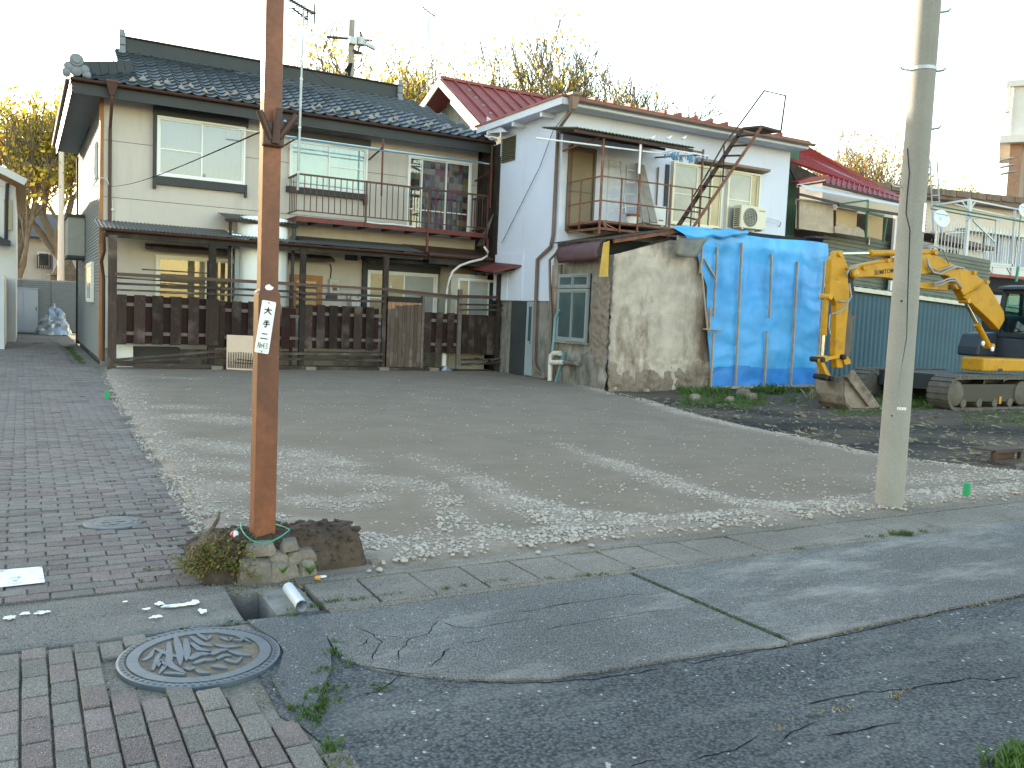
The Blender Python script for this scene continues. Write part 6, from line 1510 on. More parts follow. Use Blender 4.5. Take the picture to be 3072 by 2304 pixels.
for _ in range(34):
    t = random.choice((.15, .2, .42, .5, .8))+random.gauss(0, .05); q = V3(2.25, 2.11, 0).lerp(V3(3.25, 2.25, 0), t); tuft(V, F, q.x, q.y+.05*math.sin(t*6)+random.gauss(0, .012), -.016, .014, .012, 5, 1)
for _ in range(110):
    q = on_z(random.uniform(620, 1000), random.uniform(1700, 1790)); tuft(V, F, q.x, q.y, -.01, .015, .02, 3, 1.6)
stuff_mesh('dry_grass', V, F, 'grass_dry')
for px, py, s_, lab in ((930, 1702, .075, 'small bright green weed at the right end of the mound stones'), (848, 1700, .05, 'small green weed growing between the mound stones')):
    p = on_y(px, py+22, 4.50); e = MB()
    for k in range(26):
        a = random.uniform(0, 6.28); h_ = random.uniform(.3, 1)*s_; tip = p+V3(math.cos(a)*h_*.7, math.sin(a)*h_*.4, h_); e.tube([p, tip], .0012, 3, False)
        for j in range(3):
            c_ = p.lerp(tip, .5+.25*j); r_ = s_*.16; d = V3(random.gauss(0, 1), random.gauss(0, 1), random.gauss(0, .4)).normalized()*r_; n_ = V3(-d.y, d.x, 0)*.5; e.poly([c_, c_+d*.5+n_, c_+d, c_+d*.5-n_])
    tag(e.build('weed_plant', 'weed'), lab, 'weed', 'weeds by the mound')

# ================================================================== EXCAVATOR (its boom stands in one vertical plane)
EY = 11.3
ex = empty('excavator', (17.8, EY, -.05), 'yellow crawler excavator with lowered bucket in front of the teal shed', 'excavator')
def ep(px, py, y=EY): return on_y(px, py, y)
def plate_px(mb, pts, y0, y1):
    P = [ep(*p) for p in pts]; return mb.prism([V3(p.x, y0, p.z) for p in P], (0, y1-y0, 0))
boom_pts = [(2545, 815), (2560, 797), (2610, 785), (2665, 776), (2720, 766), (2778, 763), (2810, 772), (2840, 790), (2880, 805), (2908, 818), (2950, 850), (2974, 890), (3000, 935), (3002, 960), (2985, 990), (2965, 968), (2930, 935), (2900, 908), (2884, 897), (2868, 868), (2845, 842), (2832, 828), (2778, 821), (2735, 826), (2688, 842), (2650, 834), (2600, 831), (2556, 834), (2543, 828)]
bm_ = MB(); plate_px(bm_, boom_pts, EY-.095, EY+.095); boom = bevel(bm_.build('boom', 'yellow', ex), .018, 2)
# lettering on the boom side
def text(s_, loc, size, m, parent, rot, name='lettering', ext=.002, xs=1.0):
    cu = bpy.data.curves.new('text', 'FONT'); cu.body = s_; cu.size = size; cu.extrude = ext; cu.align_x = 'LEFT'; cu.offset = size*.018; cu.space_character = 1.08
    to = bpy.data.objects.new('text', cu); me = bpy.data.meshes.new_from_object(to); bpy.data.objects.remove(to)
    me.materials.clear(); me.materials.append(MATS[m]); o = bpy.data.objects.new(name, me); COL.objects.link(o); o.parent = parent
    o.location = Vector(loc)-ORG[parent.name]; o.rotation_euler = rot; o.scale = (xs, 1, 1); return o
a, c = ep(2624, 825, EY-.097), ep(2690, 816, EY-.097)
text('SUMITOMO', a, .118, 'ink', boom, (math.pi/2, -math.atan2(c.z-a.z, c.x-a.x), 0), xs=1.0)
st_pts = [(2487, 778), (2493, 769), (2505, 754), (2520, 758), (2528, 780), (2538, 806), (2541, 850), (2541, 881), (2538, 917), (2532, 980), (2525, 1062), (2520, 1103), (2503, 1103), (2497, 1062), (2499, 980), (2501, 917), (2493, 893), (2481, 881), (2482, 850), (2485, 810)]
b = MB(); plate_px(b, st_pts, EY-.065, EY+.065); stick = bevel(b.build('dipper_arm', 'yellow', ex), .015, 2)
b = MB(); b.prism([ep(2514+8*math.cos(t), 848+9*math.sin(t), EY-.067) for t in (math.pi/2+2*math.pi*i/3 for i in range(3))][::-1], (0, .001, 0)); q = ep(2516, 866, EY-.067); b.box(q.x-.03, q.x+.03, EY-.0685, EY-.066, q.z-.01, q.z+.01); b.build('warning_mark', 'yellow_deep', stick)
def cyl(p0, p1, r0, r1, frac, name='hydraulic_cylinder', y=EY, m='yellow'):
    """barrel from p1 back to frac, chromed rod out to p0"""
    A, B = ep(*p0, y), ep(*p1, y); M_ = A.lerp(B, frac)
    o = MB().tube([M_, B], r1, 14).build(name, m, ex, auto=50)
    MB().tube([A, M_+(B-A).normalized()*.05], r0, 10).build('rod', 'chrome', o, auto=50); MB().tube([M_-(B-A).normalized()*.03, M_+(B-A).normalized()*.04], r1*1.15, 14).build('gland', m, o, auto=50)
    e_ = MB()
    for P in (A, B): e_.lathe(P, [(.055, -.11), (.06, -.1), (.06, .1), (.055, .11)], 14, 'y')
    e_.build_each('pin', 'yellow_deep', o, auto=50); return o
cyl((2510, 762), (2795, 757), .033, .062, .34)
cyl((2466, 1075), (2479, 890), .03, .05, .40)
cyl((2894, 902), (2966, 1038), .036, .062, .52)
b = MB(); plate_px(b, [(2690, 846), (2800, 848), (2838, 850), (2836, 872), (2790, 869), (2690, 858)], EY-.06, EY+.06); bevel(b.build('lower_beam', 'yellow', ex), .012)
b = MB()
for p in ((2549, 822), (2853, 857)):
    q = ep(*p); b.lathe((q.x, EY, q.z), [(.075, -.155), (.08, -.15), (.08, .15), (.075, .155)], 20, 'y')
b.build_each('pivot_pin', 'yellow_deep', ex, auto=50)
b = MB()
for p in ((2549, 822), (2853, 857)):
    q = ep(*p, EY-.16); b.tube([q+V3(.045*math.cos(t), -.003, .045*math.sin(t)) for t in [2*math.pi*i/14 for i in range(15)]], .007, 5, False); b.lathe(q, [(.016, -.008), (.016, 0)], 10, 'y')
b.build_each('pin_ring', 'ink', ex)
b = MB(); plate_px(b, [(2535, 825), (2546, 808), (2556, 822), (2550, 850), (2556, 880), (2546, 885), (2536, 850)], EY-.07, EY+.07); b.build('pivot_grease', 'grease', ex)
hs = MB()
for pts, r_ in (([(2782, 778), (2786, 798), (2800, 818), (2822, 822), (2848, 808), (2870, 800), (2890, 805)], .024), ([(2780, 775), (2790, 800), (2815, 812), (2842, 803), (2862, 796)], .014), ([(2800, 851), (2824, 845), (2845, 836), (2862, 834), (2876, 850), (2884, 866)], .02), ([(2800, 859), (2828, 852), (2850, 842), (2866, 843), (2880, 862)], .018),
                ([(2538, 826), (2548, 808), (2566, 802), (2575, 796)], .018), ([(2548, 850), (2554, 890), (2545, 906), (2528, 905), (2514, 901)], .016), ([(2546, 895), (2540, 918), (2520, 935), (2496, 942)], .015), ([(2490, 943), (2487, 980), (2490, 1000), (2494, 1010)], .012), ([(2780, 742), (2800, 738), (2830, 750), (2846, 790)], .014)):
    hs.tube([ep(x, y, EY-.16) for x, y in pts], r_, 7)
hs.build_each('hose', 'hose_grey', ex, smooth=True)
b = MB(); b.tube([ep(x, y, EY-.1) for x, y in ((2540, 806), (2575, 797), (2620, 790), (2660, 783), (2692, 780))], .016, 7); b.tube([ep(x, y, EY-.15) for x, y in ((2890, 893), (2930, 872), (2952, 850))], .018, 7); b.tube([ep(x, y, EY-.1) for x, y in ((2893, 888), (2945, 862), (2954, 845))], .014, 7)
for p in ((2578, 805), (2650, 782), (2668, 780), (2908, 818), (2946, 846)): q = ep(*p); b.box(q.x-.05, q.x+.05, EY-.14, EY+.14, q.z-.03, q.z+.03)
b.build_each('boom_pipe', 'yellow', ex)
# linkage and bucket
b = MB(); b.bar(ep(2455, 1082, EY-.09), ep(2516, 1068, EY-.09), .04, .06); b.bar(ep(2455, 1082, EY+.09), ep(2516, 1068, EY+.09), .04, .06); b.build_each('tipping_link', 'yellow_deep', ex)
b = MB(); b.bar(ep(2458, 1082, EY), ep(2480, 1132, EY), .12, .08); b.build('bucket_link', 'yellow_deep', ex)
b = MB()
for p in ((2452, 1078), (2516, 1070), (2478, 1134), (2462, 1130)): q = ep(*p); b.lathe((q.x, EY, q.z), [(.045, -.15), (.05, -.14), (.05, .14), (.045, .15)], 12, 'y')
b.build_each('link_pin', 'grease', ex, auto=50)
b = MB(); plate_px(b, [(2528, 1066), (2538, 1078), (2540, 1090), (2522, 1093), (2518, 1080)], EY-.1, EY+.1); b.build('thumb_bracket', 'yellow', ex)
by0, by1 = EY-.34, EY+.34
sidep = [(2497, 1128), (2508, 1110), (2518, 1106), (2532, 1128), (2548, 1148), (2600, 1217), (2586, 1221), (2508, 1221), (2494, 1206), (2489, 1180), (2490, 1150)]
for yy in (by0, by1-.03):
    b = MB(); plate_px(b, sidep, yy, yy+.03)
    o = b.build('bucket_side', 'bucket', ex)
P = [ep(*p) for p in ((2497, 1128), (2490, 1150), (2489, 1180), (2494, 1206), (2508, 1221), (2560, 1222), (2603, 1219))]
b = MB()
for p, q in zip(P, P[1:]):
    b.bar(V3(p.x, EY, p.z), V3(q.x, EY, q.z), .68, .035, (0, 0, 1)) if abs(q.x-p.x) > abs(q.z-p.z) else b.prism([V3(p.x, by0+.031, p.z), V3(p.x-.03, by0+.031, p.z), V3(q.x-.03, by0+.031, q.z), V3(q.x, by0+.031, q.z)], (0, by1-by0-.062, 0))
b.build('bucket_shell', 'bucket', ex)
b = MB(); p, q = ep(2535, 1128, by0-.02), ep(2603, 1218, by0-.02); b.bar(p, q, .03, .10, (0, 1, 0)); b.build('side_cutter', 'bucket', ex)
b = MB()
for k in range(5):
    y = by0+.08+k*.13; q = ep(2600, 1217); b.prism([V3(q.x-.12, y-.03, q.z+.03), V3(q.x+.10, y-.01, q.z-.01), V3(q.x+.10, y+.01, q.z-.01), V3(q.x-.12, y+.03, q.z+.03)], (0, 0, .03))
b.build_each('bucket_tooth', 'track_steel', ex)
# breaker arm folded behind the stick
hm = MB(); plate_px(hm, [(2553, 1005), (2560, 960), (2556, 950), (2565, 925), (2580, 960), (2578, 1025), (2570, 1074), (2540, 1072)], EY+.16, EY+.4); hm.build('folded_thumb', 'hammer', ex)
hm = MB(); plate_px(hm, [(2563, 942), (2596, 952), (2583, 960), (2578, 985), (2566, 975)], EY+.18, EY+.38); hm.build('thumb_tip', 'hammer', ex)

# undercarriage, blade, body, cab
TYn, TYf = 10.75, 12.65
zt_, zb_ = -.06, .62
x0 = ep(2812, 1190, TYn).x; x1 = x0+2.9
def track(y0, y1, tag_):
    r_ = (zb_-zt_)/2; zc = (zb_+zt_)/2; pts = []
    for i in range(13): t = math.pi/2+math.pi*i/12; pts.append((x0+r_+r_*math.cos(t), zc+r_*math.sin(t)))
    for i in range(13): t = -math.pi/2+math.pi*i/12; pts.append((x1-r_+r_*math.cos(t), zc+r_*math.sin(t)))
    inn = [(x0+r_+(px-x0-r_)*.84 if px < x0+r_ else x1-r_+(px-x1+r_)*.84, zc+(pz-zc)*.84) for px, pz in pts]
    b = MB(); n = len(pts)
    for i in range(n):
        j = (i+1) % n; q = [pts[i], pts[j], inn[j], inn[i]]
        b.prism([V3(a_, y0, z_) for a_, z_ in q], (0, y1-y0, 0))
    tr = b.build('track', 'track_steel', ex)
    # shoes along the belt
    L = []; tot = 0
    for i in range(n): p, q = pts[i], pts[(i+1) % n]; L.append((tot, p, q)); tot += math.hypot(q[0]-p[0], q[1]-p[1])
    ns = 54; sme = MB().box(-.045, .045, -(y1-y0)/2-.01, (y1-y0)/2+.01, -.008, .022).mesh('track_shoe', 'track_steel')
    for k in range(ns):
        s_ = tot*k/ns
        for (st_, p, q) in L:
            l_ = math.hypot(q[0]-p[0], q[1]-p[1])
            if st_ <= s_ < st_+l_+1e-6:
                t = (s_-st_)/l_; x, z = p[0]+(q[0]-p[0])*t, p[1]+(q[1]-p[1])*t; ang = math.atan2(q[1]-p[1], q[0]-p[0])
                piece('track_shoe', sme, tr, (x, (y0+y1)/2, z), (0, -ang+math.pi, 0)); break
    b = MB()
    for xx, rr_ in ((x0+r_, r_*.74), (x1-r_, r_*.74)): b.lathe((xx, (y0+y1)/2, zc), [(rr_*.9, -.17), (rr_, -.15), (rr_, .15), (rr_*.9, .17)], 20, 'y')
    for k in range(4): b.lathe((x0+.62+k*.52, (y0+y1)/2, zt_+.14), [(.09, -.15), (.09, .15)], 14, 'y')
    b.build_each('wheel', 'track_steel', tr, auto=50)
    b = MB(); b.prism([V3(a_, y0+.08, z_) for a_, z_ in ((x0+.30, .12), (x0+.22, .26), (x0+.26, .40), (x0+.45, .46), (x1-.4, .46), (x1-.3, .2), (x1-.5, .1))], (0, y1-y0-.16, 0)); b.build('track_frame', 'machine_black', tr)
    return tr
t1_ = track(TYn-.22, TYn+.22, 0); track(TYf-.22, TYf+.22, 1)
q = ep(3000, 1200, TYn-.15); b = MB(); b.box(q.x-.03, q.x+.05, TYn-.15, TYn-.141, q.z-.08, q.z+.07); b.build('yellow_label', 'yellow', t1_)
MB().box(x0+.4, x1-.4, TYn+.22, TYf-.22, .3, .62).build('undercarriage', 'machine_black', ex)
p = ep(2748, 1110, 11.4); b = MB(); bx = on_y(2752, 1130, 12.4).x-.25
b.prism([V3(bx, 10.7, .10), V3(bx-.06, 10.7, .36), V3(bx+.02, 10.7, .62), V3(bx+.07, 10.7, .62), V3(bx, 10.7, .36), V3(bx+.06, 10.7, .10)], (0, 2.1, 0)); b.build('dozer_blade', 'machine_black', ex)
b = MB()
for y in (11.2, 12.2): b.prism([V3(bx+.05, y, .3), V3(bx+.05, y, .6), V3(bx+1.6, y, .5), V3(bx+1.6, y, .35)], (0, .09, 0))
b.build_each('blade_arm', 'machine_black', ex)
# upper body
CYn = 10.85
bxl = ep(2948, 1110, CYn).x; dyk = next(y for y in np.arange(CYn, 13, .02) if ep(2901, 1100, y).x >= bxl); zb0, zb1 = ep(2905, 1112, CYn).z, ep(2905, 1082, CYn).z
b = MB(); b.box(bxl, bxl+3.0, CYn, max(dyk, CYn+.5), zb0-.02, zb1+.06); b.box(max(bxl+.9, ep(2905, 1100, 12.6).x), bxl+3.0, max(dyk, CYn+.5), 12.6, zb0-.02, zb1+.06); up = bevel(b.build('deck', 'yellow', ex), .04, 3)
q0 = ep(2996, 1113, CYn-.01); b = MB(); b.box(q0.x, q0.x+.14, CYn-.006, CYn, q0.z-.02, q0.z+.05); b.build('deck_print', 'ink', up)
b = MB(); b.box(bxl+2.45, bxl+3.0, 10.9, 12.55, zb1+.06, zb1+1.0); bevel(b.build('engine_hood', 'machine_navy', ex), .06, 3)
b = MB(); q0, q1 = ep(2912, 1082, 11.8), ep(2958, 1008, 11.8); b.prism([V3(q0.x, 11.65, zb1+.06), V3(q0.x, 11.65, q1.z-.25), V3(q0.x+.14, 11.65, q1.z+.05), V3(q0.x+.7, 11.65, q1.z+.1), V3(q0.x+.7, 11.65, zb1+.06)], (0, .5, 0)); bevel(b.build('side_hood', 'machine_navy', ex), .05, 3)
cz1 = ep(3040, 858, 11.0).z; cz0 = zb1+.06; cy0, cy1 = CYn+.02, 11.62+.1
F0, F1 = ep(2981, 1065, cy1), ep(3012, 880, cy1)
cx_ = F0.x; cxt = F1.x
cab_ = empty('cab_base', (0, 0, 0), '', ''); bpy.data.objects.remove(cab_)
b = MB()
def cbar(p, q, w_=.09): b.bar(p, q, w_)
for y in (cy0+.04, cy1-.04):
    cbar(V3(cx_, y, cz0), V3(cx_, y, cz0+.5)); cbar(V3(cx_, y, cz0+.5), V3(cxt, y, cz1-.05)); cbar(V3(cx_+.85, y, cz0), V3(cx_+.85, y, cz1-.05)); cbar(V3(cx_+1.55, y, cz0), V3(cx_+1.5, y, cz1-.05))
    cbar(V3(cxt-.02, y, cz1-.06), V3(cx_+1.55, y, cz1-.06))
cbar(V3(cx_, cy0, cz0+.5), V3(cx_, cy1, cz0+.5)); cbar(V3(cxt, cy0, cz1-.07), V3(cxt, cy1, cz1-.07))
cab = b.build('cab_frame', 'machine_black', ex)
b = MB(); b.box(cx_-.03, cx_+1.6, cy0, cy1, cz0-.002, cz0+.42); b.box(cx_+.9, cx_+1.55, cy0+.03, cy0+.06, cz0+.42, cz1-.6); bevel(b.build('cab_lower_panel', 'machine_navy', cab), .02)
b = MB(); b.prism([V3(cxt-.22, cy0-.04, cz1-.04), V3(cxt-.18, cy0-.04, cz1+.03), V3(cxt+.2, cy0-.04, cz1+.08), V3(cx_+1.62, cy0-.04, cz1+.07), V3(cx_+1.62, cy0-.04, cz1-.02)], (0, cy1-cy0+.08, 0)); bevel(b.build('cab_roof', 'machine_black', cab), .03, 2)
b = MB(); b.poly([V3(cx_+.04, cy0+.03, cz0+.44), V3(cx_+.82, cy0+.03, cz0+.44), V3(cx_+.82, cy0+.03, cz1-.1), V3(cxt+.05, cy0+.03, cz1-.1), V3(cx_+.02, cy0+.03, cz0+.55)]); b.poly([V3(cx_, cy0+.06, cz0+.52), V3(cxt, cy0+.06, cz1-.1), V3(cxt, cy1-.06, cz1-.1), V3(cx_, cy1-.06, cz0+.52)]); b.poly([V3(cx_+.04, cy1-.03, cz0+.44), V3(cx_+1.5, cy1-.03, cz0+.44), V3(cx_+1.5, cy1-.03, cz1-.1), V3(cxt+.05, cy1-.03, cz1-.1)])
b.build('cab_glazing', 'cab_glass', cab)
b = MB(); b.box(cx_+.55, cx_+1.05, cy0+.2, cy1-.2, cz0+.42, cz0+.62); b.box(cx_+.95, cx_+1.1, cy0+.2, cy1-.2, cz0+.62, cz0+1.2); bevel(b.build('seat', 'seat_green', cab), .05, 3)
b = MB(); b.bar(V3(cx_+.3, cy0+.25, cz0+.42), V3(cx_+.4, cy0+.25, cz0+.95), .05); b.bar(V3(cx_+.2, cy0+.10, cz0+.55), V3(cx_+.5, cy0+.06, cz0+.85), .012); b.build_each('lever', 'steel', cab)
for px, py in ((2976, 1047), (2948, 1030)):
    q = ep(px, py, cy0-.02); MB().lathe(q, [(.05, 0), (.05, -.02), (.03, -.03)], 14, 'y').build('work_lamp', 'rack_white', ex)

# ================================================================== RIGHT-HAND NEIGHBOURS
# teal corrugated shed
SY = 15.75
ta, tb2 = on_y(2530, 868, SY), on_y(2960, 925, SY)
sh_ = empty('teal_shed', (ta.x+4, SY, -.1), 'long low teal sheet-metal shed behind the excavator', 'shed')
b = MB(); X0, X1 = 16.9, 29.0
zt_l = lambda x: ta.z+(tb2.z-ta.z)*(x-ta.x)/(tb2.x-ta.x)
nrib = int((X1-X0)/.09)
pts = []
for i in range(nrib+1):
    x = X0+i*.09; dy_ = -.018 if i % 2 else 0.0; pts += [(x, SY+dy_), (x+.05, SY+dy_)]
for (xa, ya), (xb, yb) in zip(pts, pts[1:]): b.poly([(xa, ya, -.5), (xb, yb, -.5), (xb, yb, zt_l(xb)), (xa, ya, zt_l(xa))])
b.build('wall', 'teal_sheet', sh_)
MB().box(X0, X1, SY+.03, 19.0, -.5, 2.15).build('core', 'dark_room', sh_)
b = MB(); b.prism([V3(X0, SY-.14, zt_l(X0)-.02), V3(X1, SY-.14, zt_l(X1)-.02), V3(X1, SY-.14, zt_l(X1)+.09), V3(X0, SY-.14, zt_l(X0)+.09)], (0, .1, 0)); b.build('fascia', 'galv', sh_)
b = MB()
for i in range(34):
    x = X0+.15+i*.36; b.bar((x, SY-.12, zt_l(x)+.11), (x, SY+2.2, zt_l(x)+.32), .16, .03)
b.prism([V3(X0, SY-.1, zt_l(X0)+.075), V3(X1, SY-.1, zt_l(X1)+.075), V3(X1, SY+2.4, zt_l(X1)+.3), V3(X0, SY+2.4, zt_l(X0)+.3)], (0, 0, .02)); b.build('roof', 'teal_roof', sh_)
b = MB(); q = on_z(2565, 1160, 0); MB().box(16.95, 17.25, SY-.3, SY-.1, -.1, .28).build('post_stub', 'concrete', sh_)
# olive lapped-board fence above the shed
OY = 17.4
p0, p1, p2 = on_y(2488, 692, OY), on_y(2720, 735, OY), on_y(2530, 800, OY)
of = empty('olive_screen', (22, OY, 2.3), 'olive lapped-board screen above the teal shed roof, left of the concrete pole', 'screen')
b = MB(); xs0, xs1 = p0.x-.25, 27.5; zl = lambda x: p0.z+(p1.z-p0.z)*(x-p0.x)/(p1.x-p0.x)
for k in range(16):
    z0 = -.115*(k+1); lb_ = MB(); lb_.prism([V3(xs0, OY, zl(xs0)+z0), V3(xs0, OY-.035, zl(xs0)+z0), V3(xs0, OY-.008, zl(xs0)+z0+.125), V3(xs0, OY, zl(xs0)+z0+.125)], (xs1-xs0, 0, zl(xs1)-zl(xs0))); lb_.build('lap_board', 'olive_sheet', of)
b.box(xs0, xs1, OY+.005, OY+.06, 2.2, 3.0); b.build('frame', 'dark_room', of)
q = on_y(2606, 722, OY-.05); MB().box(q.x-.02, q.x+.02, OY-.08, OY-.04, q.z-.12, q.z+.1).build('bracket', 'pvc', of)

# green-walled house with red sheet roof
gh = empty('red_roofed_house', (20, 17.9, 0), 'green-walled house with bright red ribbed roof and reed blinds, right of the lilac house', 'house')
GY = 17.8
a = on_y(2347, 520, GY); c = on_y(2392, 520, GY)
z0 = on_y(2360, 700, GY).z; b = MB()
n = 8
for k in range(n):
    x = a.x-.3+k*(c.x-a.x+.3)/n; b.box(x+.004, x+(c.x-a.x+.3)/n-.004, GY-.02, GY+.1, z0-1.5, on_y(2360, 440, GY).z)
b.build_each('wall_board', 'green_wall', gh)
P_h = on_y(2352, 478, 17.4); P_c = on_y(2480, 528, 17.4); T0 = on_y(2352, 432, 20.0); T1 = on_y(2428, 441, 20.0); Cn = on_y(2690, 590, 17.2)
E0 = on_y(2395, 540, 17.2)
def rib_roof(corners, n, name, m, rm=.035):
    A, B, C_, D = corners     # A-B lower... ribs run A->D .. B->C
    b = MB(); nrm = (B-A).cross(D-A).normalized(); nrm = nrm if nrm.z > 0 else -nrm
    b.prism([A-nrm*.04, B-nrm*.04, C_-nrm*.04, D-nrm*.04], nrm*.04)
    o = b.build(name, m, gh); r_ = MB()
    for k in range(n+1):
        t = k/n; p, q = A.lerp(B, t), D.lerp(C_, t); r_.bar(p+nrm*.02, q+nrm*.02, rm, .04, nrm)
    r_.build_each('rib', m, o); return o
A_ = on_y(2352, 478, 17.4); D_ = on_y(2700, 597, 17.4)
rib_roof([A_, T0, on_y(2700, 590, 20.5), on_y(2698, 596, 17.4)], 13, 'roof', 'red_roof')
b = MB(); b.prism([T0, T1, on_y(2700, 589, 20.6), on_y(2680, 600, 20.6)], (0, .1, -.05)); b.build('ridge', 'red_roof', gh)
rib_roof([on_y(2476, 548, 16.9), on_y(2692, 604, 16.9), on_y(2696, 594, 17.35), on_y(2482, 527, 17.35)], 14, 'lower_roof', 'red_roof', .03)
b = MB(); b.prism([on_y(2395, 545, 17.0), on_y(2440, 530, 17.0), on_y(2490, 527, 17.0), on_y(2480, 538, 17.0), on_y(2400, 552, 17.0)], (0, .3, .02)); b.build('porch_roof', 'red_roof', gh)
b = MB(); b.bar(on_y(2470, 552, 16.85), on_y(2700, 607, 16.85), .06, .06); b.bar(on_y(2394, 562, 17.0), on_y(2392, 690, 17.0), .06); b.bar(on_y(2394, 558, 17.0), on_y(2475, 545, 17.0), .05); b.build('eave_gutter', 'rust_dark', gh)
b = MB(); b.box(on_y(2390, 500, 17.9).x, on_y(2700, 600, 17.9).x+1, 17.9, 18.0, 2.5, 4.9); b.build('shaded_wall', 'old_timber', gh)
b = MB(); b.prism([on_y(2395, 552, 16.9), on_y(2720, 612, 16.9), on_y(2720, 622, 16.7), on_y(2425, 568, 16.7)], (0, .02, .01)); b.build('awning', 'pale_awning', gh)
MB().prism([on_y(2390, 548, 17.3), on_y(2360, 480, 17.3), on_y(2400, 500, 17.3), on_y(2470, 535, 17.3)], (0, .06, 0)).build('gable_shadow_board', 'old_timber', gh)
blinds = [((2391, 598), (2500, 612), (2500, 700), (2387, 685), 'reed_grey', 'wide greyish reed blind under the pale awning, leftmost of three'), ((2510, 622), (2572, 632), (2568, 705), (2508, 690), 'reed', 'golden reed blind in the middle, right of the dark gap-side post'), ((2604, 636), (2650, 645), (2646, 720), (2602, 710), 'reed', 'narrow golden reed blind nearest the concrete pole')]
for q0, q1, q2, q3, m, lab in blinds:
    P = [on_y(*q, 17.0) for q in (q0, q1, q2, q3)]; e = empty('reed_blind', P[3], lab, 'blind', 'reed blinds')
    MB().prism(P, (0, .02, 0)).build('mat', m, e); MB().bar(P[0]+V3(0, -.02, 0), P[1]+V3(0, -.02, 0), .04).build('roller', 'batten', e)
b = MB(); P = [on_y(*q, 16.95) for q in ((2505, 680), (2530, 672), (2550, 685), (2575, 680), (2592, 692), (2595, 712), (2505, 698))]; tag(MB().prism(P, (0, .06, 0)).build('grey_sheet', 'reed_grey'), 'torn grey plastic sheet hanging below the golden reed blinds', 'sheet')
fr_ = empty('green_frame', (on_y(2600, 700, 16.7).x, 16.7, 2.8), 'dark green pipe frame with clothes bars in front of the reed blinds', 'frame')
b = MB()
for p, q in (((2603, 602), (2598, 715)), ((2520, 612), (2604, 601)), ((2515, 612), (2650, 650)), ((2660, 655), (2650, 725))): b.bar(on_y(*p, 16.7), on_y(*q, 16.7), .05)
b.build('pipes', 'green_wall', fr_)
b = MB(); b.bar(on_y(2400, 583, 16.8), on_y(2520, 612, 16.8), .06); b.bar(on_y(2515, 615, 16.7), on_y(2705, 645, 16.7), .07); b.build_each('bar', 'dark_sheet', fr_)
a, c = on_y(2674, 728, 17.2), on_y(2716, 650, 17.2)
wd_ = empty('side_doorway', (a.x, 17.2, 2.5), 'white framed doorway just left of the concrete pole above the olive screen', 'doorway')
b = MB(); ring(b, V3(a.x, 17.2, 2.6), XU, YN, 0, 1.2, 0, c.z-2.6, .08, 0, .08); b.build('frame', 'white_far', wd_); b = MB(); b.box(a.x+.08, a.x+1.1, 17.19, 17.21, 2.6, c.z-.08); b.build('leaf', 'curtain_pale', wd_)

# far cream building with flat rusty roof
FYB = 22
ca, cb, cc = on_y(2640, 560, FYB), on_y(3072, 590, FYB), on_y(3072, 622, FYB)
fb = empty('cream_building', (33, FYB, 0), 'cream flat-roofed building with rusty roof edge behind the white balcony frame', 'building')
MB().box(ca.x-3, 42, FYB, FYB+6, 0, cc.z-.2).build('wall', 'cream_far', fb)
rfm = MB(); rfm.prism([V3(ca.x-1.5, FYB-.5, ca.z-.28), V3(ca.x-1.5, FYB-.5, ca.z), V3(42, FYB-.5, cb.z+.08), V3(42, FYB-.5, cc.z-.1)], (0, 6, 0)); rfm.build('roof', 'flat_roof', fb)
b = MB()
for k in range(16): x = ca.x-1+k*.95; b.box(x, x+.9, FYB-.56, FYB-.51, ca.z-.22+.04*k, ca.z-.02+.04*k)
b.build_each('roof_panel', 'flat_roof', fb)
lo = on_y(2905, 690, 20.6); b = MB(); b.box(lo.x-.1, 40, 20.6, FYB-.01, 0, lo.z-.1); b.build('lower_wall', 'white_far', fb)
b = MB(); b.prism([on_y(2902, 683, 20.2), on_y(2940, 680, 20.2), on_y(3090, 705, 20.2), on_y(3090, 715, 20.2), on_y(2902, 690, 20.2)], (0, .5, 0)); b.build('lower_roof', 'galv', fb)
def fwin(px0, py0, px1, py1, y, m, nv=0):
    a, c = on_y(px0, py1, y), on_y(px1, py0, y); b = MB(); b.box(a.x, c.x, y-.03, y+.01, a.z, c.z); w_ = b.build('window', m, fb)
    if nv:
        f = MB()
        for k in range(nv+1): x = a.x+(c.x-a.x)*k/nv; f.box(x-.015, x+.015, y-.05, y-.031, a.z, c.z)
        f.build('mullions', 'sash', w_)
fwin(2946, 710, 2986, 790, 20.55, 'curtain_pale', 5); fwin(2988, 716, 3040, 792, 20.55, 'curtain_pale', 6); fwin(3042, 722, 3090, 800, 20.55, 'curtain_pale', 3)
b = MB(); b.prism([on_y(2790, 700, 19.9), on_y(2825, 700, 19.9), on_y(2985, 742, 19.9), on_y(2985, 752, 19.9), on_y(2830, 722, 19.9)], (0, 1.2, .1)); b.build('dark_roof', 'purple_sheet', fb)
b = MB(); b.prism([on_y(2830, 705, 19.95), on_y(2982, 745, 19.95), on_y(2980, 753, 19.95), on_y(2828, 722, 19.95)], (0, .2, 0)); b.build('dark_fascia', 'ridge_dark', fb)
b = MB(); b.box(on_y(2790, 740, 20.3).x, on_y(2950, 760, 20.3).x, 20.3, 20.4, 2.5, on_y(2870, 745, 20.3).z); b.build('low_wall', 'white_far', fb)
fwin(2838, 752, 2874, 785, 20.28, 'dark_room', 3); fwin(2792, 700, 2835, 722, 20.28, 'dark_room', 4); fwin(2795, 748, 2832, 785, 20.28, 'dark_room', 3)
